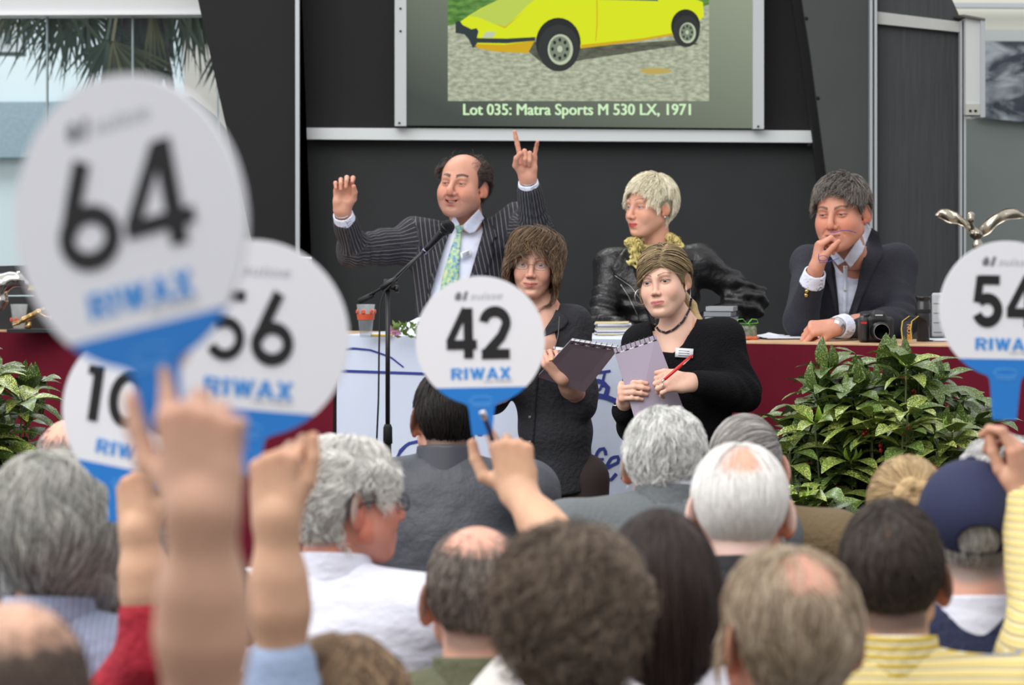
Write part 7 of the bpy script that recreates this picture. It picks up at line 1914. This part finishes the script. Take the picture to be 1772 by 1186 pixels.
# ------------------------------------------------------------------ audience
SK1 = rgb(208, 160, 136); SK2 = rgb(214, 160, 138); SK3 = rgb(196, 148, 122); SKH = rgb(206, 162, 132)
def cm_(name, col, **k):
    k.setdefault('rough', .85); k.setdefault('bump', (45, .5)); return mat(name, col, **k)
def hairp(name, c1, c2, **k):
    m_ = (name, c1, c2); mp_ = k.pop('mp', None)
    if mp_: m_ = (name, c1, c2, mp_)
    return dict(mat=m_, **k)
def audience(label, px, ytop, Y, head, cloth, yaw=0.0, pitch=0.0, roll=0.0, size=1.0, face=math.pi, arm=None, skin=SK1, collar=None, tr=None, shw=.19, seed=1, drop=0.0, cw=.175, vox=.0045, shift=(0, 0, 0), nk=-.138, shdrop=.018, gname='jacket', cloth_floats=None, body_yaw=0.0, extra_top=.012):
    """a seated person; px, ytop: pixel of the crown"""
    top = P(px, ytop, Y); hp = top - A(0, 0, (.116 + extra_top) * size)
    R = rotz(face + yaw) @ rotx(pitch) @ roty(roll)
    RB = rotz(math.pi + body_yaw)
    root = empty('person', (hp[0], Y, 0), label, 'person')
    neck = hp + RB @ A(0, .050, 0) + A(0, 0, nk) * size + A(*shift)
    if face != math.pi: neck = hp + A(0.0, -.02, -.145) + A(*shift)
    sl = neck + RB @ A(-shw, .01, -.050 - shdrop); sr = neck + RB @ A(shw, .01, -.050 - shdrop)
    hip = A(neck[0], neck[1] - .04, .50)
    b = Body(root, skin); head = dict(head); head.setdefault('simple', True); head['seed'] = seed
    head['w'] = head.get('w', 1.0) * .95; head['ear'] = head.get('ear', 1.22); hr = dict(head['hair']); hr['thick'] = hr['thick'] * .62; hr['lift'] = hr.get('lift', .01) * .5; head['hair'] = hr
    b.head(head, hp, R, neck, vox=vox, size=size, neck_r=(.056, .062))
    t = S(); torso_sdf(t, neck + A(0, 0, -.01), sl, sr, hip, cw=cw, cd=.125, ww=cw * .95, wd=.135)
    raised = None if arm is None else arm['side']
    bones = [(neck, hip, .17, (0, -1, 0))]
    for side, shp in ((-1, sl), (1, sr)):     # body's own frame: -1 -> local -X -> world +X when facing away
        if raised == side: continue
        out = RB @ A(side, 0, 0)
        el = shp + out * .05 + A(0, .02, -.27); wr_ = el + A(-out[0] * .10, .22, .02)
        t.cone(shp, el, .066, .055, k=.04); t.cone(el, wr_, .052, .040, k=.02); bones.append((shp, el, .06, (0, -1, 0)))
        b.hand(wr_ + A(0, .01, 0), (-out[0] * .4, .8, -.2), (0, -.2, -1), side, [(30, 35, 20)] * 4, vox=.007)
    if arm is not None:
        shp = sl if raised == -1 else sr
        el, wr_ = np.asarray(arm['elbow'], float), np.asarray(arm['wrist'], float)
        ks = arm.get('rs', 1.0)
        t.cone(shp, el if not arm.get('short') else shp + (el - shp) * .75, .068 * ks, .056 * ks, k=.05)
        bones.append((shp, el, .06, (0, -1, 0)))
        if arm.get('short'):
            b.add(lambda p: d_cone(p, shp, el, .05, .042), *bbox([shp, el], .07), .008, lambda v: hand_color(v, skin))
        elif arm.get('cuff', 0) > 0:
            e2 = el + (wr_ - el) * arm['cuff']; t.cone(el, e2, .054 * ks, .046 * ks, k=.02); bones.append((el, e2, .05, (0, -1, 0)))
        info = b.hand(wr_, arm['d'], arm['n'], arm['hs'], arm['curls'], elbow=el, vox=arm.get('vox', .0032), size=arm.get('size', 1.0), thumb=arm.get('thumb'), spreads=arm.get('spreads'))
    t.fn(fold_noise(.006, 16, seed, (1, 1, .7)), op='a')
    # the neck opening
    t.fn(lambda p: d_cone(p, neck + A(0, -.0, -.01), neck + RB @ A(0, -.02, .25), .060, .085), k=.006, op='s')
    lo, hi = bbox([neck, sl, sr, hip - A(0, 0, .1)] + ([arm['elbow'], (arm['elbow'] if not arm.get('cuff') else np.asarray(arm['elbow'], float) * .1 + np.asarray(arm['wrist'], float) * .9)] if arm else []), .19)
    lo[1] -= .02; hi[1] += .22
    fl = {'u': bone_u(bones)} if cloth_floats else None
    garment = sdf_part(gname, root, t, lo, hi, .0105, cloth, floats=fl)
    cs = collar or {}
    for i, (cm, r0_, r1_, h0, h1, th) in enumerate(cs.get('rings', [])):
        if h1 < .036: h1 += .016
        f = collar_sdf(neck + A(0, 0, h0), neck + RB @ A(0, -.012, 0) + A(0, 0, h1), r0_, r1_, th)
        g = lambda p, f=f: f(p) - .0025
        nm = 'collar' if i == 0 else 'shirt_collar'
        sdf_part(nm, root, g, neck + A(-.12, -.12, h0 - .03), neck + A(.12, .12, h1 + .03), .0055, cm)
    b.core(t, lo + .02, hi - .02, .024, .024)
    b.finish()
    legs(root, hip, 0.0, tr or mat('dark trousers', rgb(44, 46, 54), rough=.9), seated=True)
    return dict(root=root, hp=hp, R=R, neck=neck, sl=sl, sr=sr, t=t, body=b)
def bias(c0, r0_, soft=.4, lo=.0):
    """hair density that thins towards c0"""
    def f(p):
        d = np.sqrt((((p - np.asarray(c0)) / np.asarray(r0_)) ** 2).sum(1)); return np.clip((d - 1 + soft) / soft, lo, 1)
    return f
W_SH = cm_('white shirt cloth', rgb(218, 220, 234), bump=(14, .5, (1, 1, 1.6)))
# grey suited man with thick wavy silver hair
audience('man with thick silver wavy hair wearing a grey suit jacket', 1153, 705, 6.35, dict(hairline='short', scalpcol=rgb(130, 126, 120), hair=hairp('silver wavy hair', rgb(176, 176, 172), rgb(250, 250, 246), thick=.016, n=7000, len=.050, comb=comb_crown(0, .02, .12, .25, .3), wave=.55, freq=120, jit=.8, clump=60, lift=.010, fuzz=.12, rad=.00055, stick=.8)),
    cm_('grey suit cloth', rgb(98, 103, 105), bump=(120, .25)), yaw=-.25, pitch=.30, nk=-.080, skin=SK3, seed=11, shw=.215, collar=dict(rings=[(MATS['grey suit cloth'], .072, .064, -.035, .020, .004), (W_SH, .061, .058, -.02, .034, .002)]))
# man with combed-over hair and olive brown jacket
audience('man with thin grey hair combed across his bare crown in brown jacket', 1288, 712, 6.5, dict(hairline='recede', w=1.04, scalpcol=rgb(176, 150, 138), scalp=.5, hair=hairp('thin grey hair', rgb(120, 116, 112), rgb(206, 202, 198), thick=.004, n=2600, len=.075, comb=lambda r, p, t: np.stack([np.ones(len(p)) * .9, np.ones(len(p)) * .1, -.45 * np.sign(p[:, 0]) * 0 - .25 * np.ones(len(p))], 1), lift=.001, fuzz=.05, jit=.15, rad=.0004, stick=1.0, dens=bias((0, .0, .11), (.06, .09, .05), .8, .25))),
    cm_('brown jacket cloth', rgb(104, 87, 60), bump=(80, .3)), skin=SK2, seed=12, shw=.20, yaw=.1, pitch=.2, nk=-.10)
# white haired man with a pink bald patch
audience('white haired man with pink bald crown in a black jacket', 1279, 762, 5.35, dict(hairline='short', w=1.04, bald=((0, .078, .088), (.044, .034, .036)), scalpcol=rgb(224, 196, 186), hair=hairp('white straight hair', rgb(226, 224, 220), rgb(250, 249, 246), thick=.010, n=8000, len=.055, comb=comb_crown(0, .03, .13, .08, .55), lift=.004, jit=.15, fuzz=.05, clump=60, rad=.0005, stick=.9)),
    cm_('black jacket cloth', rgb(38, 38, 42), bump=(60, .3)), skin=SK2, seed=13, shw=.19, size=1.04, pitch=.15, nk=-.115, collar=dict(rings=[(MATS['black jacket cloth'], .074, .066, -.03, .022, .004)]))
# dark haired man in charcoal leather-like jacket behind paddle 42
audience('dark haired man in charcoal jacket seated behind paddle 42', 773, 634, 7.25, dict(hairline='short', scalpcol=rgb(34, 30, 28), hair=hairp('near black hair', rgb(22, 20, 20), rgb(52, 46, 42), thick=.010, n=6000, len=.040, comb=comb_crown(0, .03, .12, .2, .5), lift=.006, jit=.25, fuzz=.10, rad=.0005)),
    mat('charcoal jacket cloth', rgb(60, 63, 70), rough=.55, bump=(18, .4)), skin=SK2, seed=14, shw=.205, yaw=.12, nk=-.118, collar=dict(rings=[(mat('charcoal collar', rgb(56, 58, 66), rough=.5), .076, .066, -.045, .030, .005)]))
# bald man partly behind paddle 106
audience('balding man mostly hidden behind paddle 106', 122, 716, 6.6, dict(hairline='recede', scalpcol=rgb(120, 112, 106), bald=((0, .02, .11), (.075, .09, .075)), hair=hairp('short grey fringe', rgb(96, 92, 90), rgb(170, 166, 162), thick=.004, n=2500, len=.015, comb=comb_down, lift=.002)),
    cm_('grey jersey', rgb(120, 120, 124)), skin=SK2, seed=15)
# far right curly white
audience('white curly haired person beside the raised hand holding paddle 54', 1732, 756, 6.1, dict(hairline='woman', scalpcol=rgb(190, 180, 172), hair=hairp('white curls', rgb(176, 176, 174), rgb(244, 244, 242), thick=.016, n=4500, len=.05, comb=comb_crown(), wave=1.3, freq=160, jit=1.0, lift=.016, fuzz=.25, rad=.00055)),
    cm_('lilac top', rgb(120, 112, 140)), skin=SK2, seed=16)
# blonde with bun
def comb_back(root, p, t):
    d = np.array([0, .108, .052]) - p; return d / (np.linalg.norm(d, axis=1)[:, None] + 1e-6)
g_ = audience('person with blonde hair gathered into a bun behind the dark haired man', 1568, 783, 5.75, dict(hairline='woman', scalpcol=rgb(150, 120, 84), hair=hairp('blonde pulled hair', rgb(122, 96, 62), rgb(214, 186, 140), thick=.008, n=7000, len=.085, comb=comb_back, lift=.003, jit=.06, fuzz=.03, rad=.0006, stick=1.0)),
    cm_('beige top', rgb(150, 130, 100)), skin=SK2, seed=17)
b_ = S(); bc = g_['hp'] + g_['R'] @ A(0, .108, .055)
for k_ in range(5):
    a = k_ * 1.257; b_.ell(bc + g_['R'] @ A(.020 * math.cos(a), .0, .018 * math.sin(a)), (.020, .018, .016), k=.006)
b_.fn(fold_noise(.003, 120, 4), op='a')
sdf_part('hair_bun', g_['root'], b_, bc - .06, bc + .06, .004, mat('bun hair', rgb(196, 164, 116), rough=.5, bump=(160, .6)))
# navy cap
g_ = audience('man in a navy baseball cap and navy sweater with white collar', 1678, 800, 5.25, dict(hairline='cap', ears=True, w=.98, scalpcol=rgb(130, 126, 122), hair=hairp('grey cropped hair', rgb(130, 128, 124), rgb(216, 214, 210), thick=.004, dens=lambda p: (p[:, 2] < .045) * 1.0, n=5000, len=.020, comb=comb_down, lift=.002, jit=.15, fuzz=.08, rad=.00045)),
    cm_('navy sweater', rgb(26, 34, 64), bump=(90, .5)), skin=SK2, seed=18, size=1.05, shw=.20, collar=dict(rings=[(W_SH, .078, .072, -.045, .038, .0035)]), gname='sweater')
hp, R = g_['hp'], g_['R']; sz = 1.05
cs = S(); cs.ell((0, .012, .045), (.090, .112, .088)); cs.fn(lambda p: (.030 - p[:, 2] + (p[:, 1] > 0) * (p[:, 1] * .32)).astype(np.float32), k=.003, op='i')
def capl(p):
    ql = ((p - hp.astype(np.float32)) @ R.astype(np.float32)) / sz
    d = d_ell(ql, (0, .013, .038), (.091, .115, .097))
    shell = np.maximum(d, -(d + .010))
    z0 = .030 - np.clip(ql[:, 1], 0, 1) * .52
    shell = np.maximum(shell, z0 - ql[:, 2])
    arch = d_ell(ql, (0, .120, .000), (.038, .06, .030))          # rear opening
    arch = np.maximum(arch, -.017 - ql[:, 2])
    shell = smax(shell, -arch, .003)
    ang = np.arctan2(ql[:, 0], ql[:, 1]); seam = np.abs(((ang / (math.pi / 3) + .5) % 1) - .5)
    return (shell * sz - .0012 * np.exp(-(seam / .02) ** 2) * np.clip(np.hypot(ql[:, 0], ql[:, 1] - .013) / .05 - .3, 0, 1)).astype(np.float32)
NAVY = mat('navy cap cloth', rgb(27, 33, 68), rough=.8, bump=(300, .2))
sdf_part('cap', g_['root'], capl, hp - .14, hp + A(.14, .16, .17), .0042, NAVY)
m_ = MB(); m_.lathe([(0.009, 0), (.009, .004), (0, .007)], hp + R @ (A(0, .013, .1335) * sz), 14); m_.build('cap_button', NAVY, g_['root'], smooth=True)
bpts = [hp + R @ (A(.075 * math.sin(a), -.085 - .055 * math.cos(a), .030 - .008 * math.cos(a)) * sz) for a in np.linspace(-1.4, 1.4, 14)]
bin_ = [hp + R @ (A(.078 * math.sin(a), -.02 - .075 * math.cos(a), .036) * sz) for a in np.linspace(-1.4, 1.4, 14)]
MB().add(bpts + bin_ + [q - A(0, 0, .003) for q in bpts + bin_], [(i, i + 1, 15 + i, 14 + i) for i in range(13)] + [(28 + i, 42 + i, 43 + i, 29 + i) for i in range(13)] + [(i, 28 + i, 29 + i, i + 1) for i in range(13)]).build('cap_brim', NAVY, g_['root'])
# yellow striped shirt with raised arm, holding paddle 54
YS = stripe_mat('yellow striped shirt', rgb(206, 178, 64), [(.22, .08, rgb(226, 220, 196)), (.50, .07, rgb(132, 138, 150)), (.80, .06, rgb(226, 218, 186))], .0135, bump=(14, .5), axis='Z')
pd54 = paddle('54', HELV, P(1742, 536, 5.25), 0.10, 0.02, .25, 'bidding paddle 54 held up by the yellow striped shirt man, cut by frame edge', hw=.055, hlen=.075, numh=.37, numw=.49)
wr = P(1772, 866, 5.17)
audience('dark brown haired man in yellow striped shirt raising paddle 54', 1540, 857, 4.75, dict(hairline='short', bald=((0.014, .088, .078), (.016, .012, .014)), scalpcol=rgb(62, 52, 46), hair=hairp('dark brown hair', rgb(40, 34, 31), rgb(92, 80, 72), thick=.009, n=8000, len=.030, comb=comb_crown(0.01, .05, .12, .25, .55), lift=.004, jit=.3, fuzz=.12, rad=.00042)),
    YS, skin=SK3, seed=19, size=1.03, shw=.20, collar=dict(rings=[(stripe_mat('yellow striped collar', rgb(206, 178, 64), [(.25, .10, rgb(236, 230, 206)), (.50, .05, rgb(140, 146, 158))], .0135, axis='Z'), .074, .066, -.04, .030, .004)]), gname='shirt',
    arm=dict(side=-1, elbow=P(1800, 1075, 5.0), wrist=wr, cuff=.93, d=(-.06, .05, 1), n=(-.75, .66, 0), hs=1, curls=[(20, 60, 40), (45, 70, 40), (50, 70, 40), (55, 70, 40)], thumb=[(.2, .8, .5), (.1, .95, .3), (0, 1, .1)]))
# profile man with glasses and white shirt
g_ = audience('white curly haired man with glasses in white shirt looking to the side', 602, 748, 5.55, dict(simple=False, hairline='short', w=1.0, brow=.004, browcol=rgb(170, 160, 150), bags=1, eyes=.8, ruddy=1.2, fat=.01, jaw=1.1, nose=1.1, scalpcol=rgb(170, 160, 150), lipcol=rgb(180, 110, 96),
      hair=hairp('white curly hair', rgb(186, 184, 178), rgb(255, 254, 248), thick=.016, n=9000, len=.055, comb=comb_crown(0, .0, .13, .3, .35), wave=1.1, freq=130, jit=.9, clump=55, lift=.012, fuzz=.16, rad=.0005)),
    W_SH, face=RAD(118), skin=rgb(204, 138, 118), seed=20, size=1.0, shw=.215, cw=.205, vox=.0035, body_yaw=-.2, gname='shirt', collar=dict(rings=[(W_SH, .076, .068, -.04, .026, .004)]), extra_top=.016, shift=(-.03, 0, 0))
spectacles(g_['root'], g_['hp'], g_['R'], 1.0, wire=.0017)
# grey wavy long hair man, far left
audience('man with long wavy grey hair and blue checked shirt at the far side', 92, 782, 4.75, dict(hairline='short', w=1.03, scalpcol=rgb(90, 88, 84), hair=hairp('wavy grey hair', rgb(112, 112, 108), rgb(224, 222, 212), thick=.026, n=9000, k=10, len=.125, comb=comb_crown(0.02, .0, .14, .35, .7), wave=.75, freq=70, jit=.5, clump=32, lift=.014, fuzz=.08, rad=.00055, stick=.75, mp=dict(mixpos=(.15, .9)))),
    stripe_mat('blue checked shirt', rgb(150, 160, 186), [(.3, .06, rgb(186, 192, 210)), (.7, .06, rgb(120, 132, 166))], .010, axis='X'), skin=SK3, seed=21, size=1.06, shw=.20, gname='shirt', yaw=.15, collar=dict(rings=[(MATS['blue checked shirt'], .076, .068, -.04, .030, .004)]))
s = S(); s.chain([P(175, 1010, 4.95), P(200, 1028, 4.93), P(232, 1060, 4.95)], [.03, .03, .035], k=.03); s.fn(fold_noise(.006, 40, 5), op='a')
sc = audience('person with an ochre jacket and grey brown hair beyond the wavy haired man', 250, 905, 5.1, dict(hairline='woman', scalpcol=rgb(96, 86, 80), hair=hairp('grey brown hair', rgb(84, 76, 72), rgb(150, 140, 132), thick=.014, n=3500, len=.07, comb=comb_crown(), lift=.008, wave=.4, rad=.0006)),
    cm_('ochre jacket', rgb(160, 104, 32)), skin=SK3, seed=22, shift=(-.03, 0, 0))
# bald man with olive jacket
audience('bald man with brown grey side hair and an olive green jacket', 826, 898, 4.95, dict(hairline='short', w=1.03, bald=((0, .02, .125), (.062, .095, .062)), scalpcol=rgb(110, 96, 86), scalp=.7, hair=hairp('brown grey hair', rgb(74, 64, 58), rgb(158, 146, 136), thick=.008, n=6500, len=.030, comb=comb_crown(0, .02, .14, .1, .8), lift=.006, wave=.3, jit=.45, fuzz=.15, rad=.00045, clump=60, dens=bias((0, .03, .13), (.075, .11, .09), .35))),
    cm_('olive jacket cloth', rgb(92, 94, 70), bump=(50, .4)), skin=SK2, seed=23, size=1.03, shw=.20, collar=dict(rings=[(MATS['olive jacket cloth'], .078, .068, -.05, .024, .005)]))
# curly brown hair, near
audience('person with curly brown hair thinning at the crown, nearest to the middle', 985, 905, 3.95, dict(hairline='short', w=1.05, bald=((-.016, .100, .058), (.030, .016, .024)), scalpcol=rgb(96, 78, 64), hair=hairp('curly brown hair', rgb(66, 54, 46), rgb(146, 128, 110), thick=.026, n=9000, k=10, len=.065, comb=comb_crown(0, .03, .13, .3, .2), wave=1.6, freq=190, jit=1.0, clump=60, lift=.018, fuzz=.22, rad=.00042, stick=.55, dens=bias((-.016, .100, .058), (.05, .03, .045), .7, .25))),
    cm_('khaki top', rgb(140, 126, 84)), skin=SK3, seed=24, size=1.0, extra_top=.022)
# long dark hair woman
audience('person with long straight dark brown hair and a white top', 1142, 868, 4.5, dict(hairline='woman', scalpcol=rgb(34, 26, 24), hair=hairp('long dark hair', rgb(26, 19, 18), rgb(62, 46, 42), thick=.010, n=9000, k=14, len=.52, comb=lambda r, p, t: comb_crown(0, .0, .14, .0, .55)(r, p, t) * (1 - min(1, t * 2.2)) + np.array([0, .08, -1.0]) * min(1, t * 2.2) + np.stack([p[:, 0] * 2.0, p[:, 1] * 0, p[:, 2] * 0], 1) * t, lift=.006, jit=.10, fuzz=.03, lvar=.15, rad=.0006, stick=.5, free=.9)),
    cm_('white cotton top', rgb(216, 214, 222)), skin=SK2, seed=25, size=1.02, shw=.175, cw=.15)
# near right: light brown balding
audience('man with thin light brown hair and pinkish crown in a lilac shirt', 1362, 937, 3.95, dict(hairline='short', w=1.04, bald=((-.004, .072, .090), (.048, .036, .036)), scalpcol=rgb(150, 122, 98), scalp=.55, hair=hairp('light brown hair', rgb(128, 108, 86), rgb(214, 196, 170), thick=.012, n=8000, k=9, len=.075, comb=comb_crown(-.01, .02, .14, .25, .6), wave=.45, freq=80, jit=.35, clump=38, lift=.008, fuzz=.09, rad=.0005, dens=bias((.0, .066, .10), (.07, .06, .06), .5, .15))),
    cm_('lilac shirt', rgb(134, 130, 150)), skin=SK2, seed=26, size=1.02, yaw=.25, collar=dict(rings=[(cm_('lilac collar', rgb(140, 136, 156)), .074, .066, -.04, .026, .004)]))
# owner of paddle 42: hidden behind the curly head, one bare forearm raised
pd42 = paddle('42', HELV, P(831, 590, 5.27), 0.0, -0.02, .236, 'bidding paddle 42 in the middle, with a pen gripped against its blue handle', hw=.046, hlen=.055, numh=.39, numw=.50)
wr = P(898, 858, 5.28)
g_ = audience('person in a white short sleeve shirt raising paddle 42 with a bare forearm', 1010, 935, 4.75, dict(hairline='short', scalpcol=rgb(80, 66, 56), hair=hairp('plain brown hair', rgb(70, 58, 50), rgb(120, 104, 92), thick=.008, n=2500, len=.03, comb=comb_crown(), rad=.0006)),
    cm_('cream shirt', rgb(206, 204, 200)), skin=SKH, seed=27, shift=(0, 0.0, 0),
    arm=dict(side=1, elbow=P(1018, 1012, 5.10), wrist=wr, short=True, d=(-.16, .10, 1), n=(.10, 1, -.1), hs=1, size=1.06, vox=.003, rs=.9,
      curls=[(42, 66, 38), (76, 78, 45), (84, 80, 45), (88, 80, 45)], spreads=[.30, .05, -.12, -.28], thumb=[(.85, .50, .10), (.30, .95, .10), (.05, 1, .05)]))
pn = empty('ballpoint_pen', P(842, 720, 5.2), 'silver and dark blue pen gripped beside the handle of paddle 42', 'pen')
MB().tube([P(836, 716, 5.205), P(846, 742, 5.22), P(852, 762, 5.235)], .0048, 12).build('barrel', mat('pen blue', rgb(40, 44, 96), rough=.25), pn, smooth=True)
MB().tube([P(834, 711, 5.20), P(840, 726, 5.207)], [.0062, .0058], 12).build('cap', mat('pen chrome', rgb(200, 202, 206), rough=.15, metal=1), pn, smooth=True)
# 106
pd106 = paddle('106', GEO, P(236, 712, 4.44), RAD(-18), RAD(9), .25, 'bidding paddle 106, lowest of the three overlapping ones, leaning to the side', hw=.05, hlen=.05, numh=.34, numw=.70)
wr = P(240, 925, 4.44)
audience('dark haired person in a red shirt raising paddle 106', 345, 925, 4.6, dict(hairline='short', scalpcol=rgb(30, 26, 24), hair=hairp('black short hair', rgb(20, 18, 18), rgb(50, 44, 40), thick=.010, n=4000, len=.035, comb=comb_crown(), rad=.0006)),
    cm_('red shirt', rgb(158, 22, 42)), skin=SKH, seed=28, shw=.17, gname='shirt',
    arm=dict(side=1, elbow=P(268, 1140, 4.45), wrist=wr, cuff=.33, d=(-.12, .08, 1), n=(.5, .86, 0), hs=-1, size=.95, vox=.004, curls=[(62, 74, 40), (76, 78, 45), (82, 80, 45), (86, 80, 45)], thumb=[(.5, .7, .5), (.2, .9, .35), (.1, 1, .1)]))
# 56
pd56 = paddle('56', GEO, P(436, 586, 3.80), RAD(-8), RAD(4), .260, 'bidding paddle with number ending in 6, half hidden behind blurred paddle 64', hw=.050, hlen=.05, numh=.36, numw=.46)
wr = P(478, 905, 3.78)
audience('person with wavy light brown hair raising paddle 56 in a pale blue sleeve', 592, 1092, 3.9, dict(hairline='woman', scalpcol=rgb(96, 76, 56), hair=hairp('wavy light brown hair', rgb(92, 72, 54), rgb(178, 148, 116), thick=.018, n=6000, k=9, len=.10, comb=comb_crown(0, .0, .14, .2, .6), wave=.7, freq=80, jit=.5, clump=40, lift=.010, rad=.0006)),
    cm_('pale denim', rgb(150, 168, 196), bump=(120, .3)), skin=SKH, seed=29, shw=.17, gname='shirt',
    arm=dict(side=1, elbow=P(492, 1225, 3.80), wrist=wr, cuff=.22, d=(-.03, .08, 1), n=(.25, .95, -.1), hs=-1, size=.95, vox=.0036, curls=[(52, 68, 38), (74, 78, 45), (82, 80, 45), (86, 80, 45)], thumb=[(.55, .75, .10), (.25, .95, .05), (.0, 1.0, .0)]))
# 64
pd64 = paddle('64', GEO, P(222, 384, 2.60), RAD(-32), RAD(-12), .266, 'nearest and most blurred bidding paddle, number 64, held by a large hand', hw=.050, hlen=.055, numh=.36, numw=.60, tilt=.03)
wr = P(350, 895, 2.56)
audience('man with cropped hair and bald crown raising paddle 64, nearest of all', 28, 1020, 2.85, dict(hairline='short', w=1.02, bald=((0, .0, .13), (.062, .10, .07)), scalpcol=rgb(96, 78, 66), scalp=.6, hair=hairp('cropped brown hair', rgb(70, 58, 50), rgb(126, 108, 96), thick=.003, n=8000, len=.010, k=4, comb=comb_down, lift=.003, jit=.2, fuzz=.2, rad=.0004)),
    cm_('slate shirt', rgb(110, 112, 126)), skin=rgb(208, 163, 137), seed=30, size=.98, shift=(-.06, 0, 0), gname='shirt',
    arm=dict(side=-1, elbow=P(352, 1330, 2.62), wrist=wr, short=True, d=(-.05, .08, 1), n=(.18, 1, -.15), hs=1, size=1.02, vox=.003, curls=[(16, 42, 22), (72, 76, 40), (80, 80, 45), (86, 80, 45)], spreads=[.02, .0, -.05, -.2], thumb=[(.75, .62, .2), (.30, .92, .2), (.15, .98, .1)]))
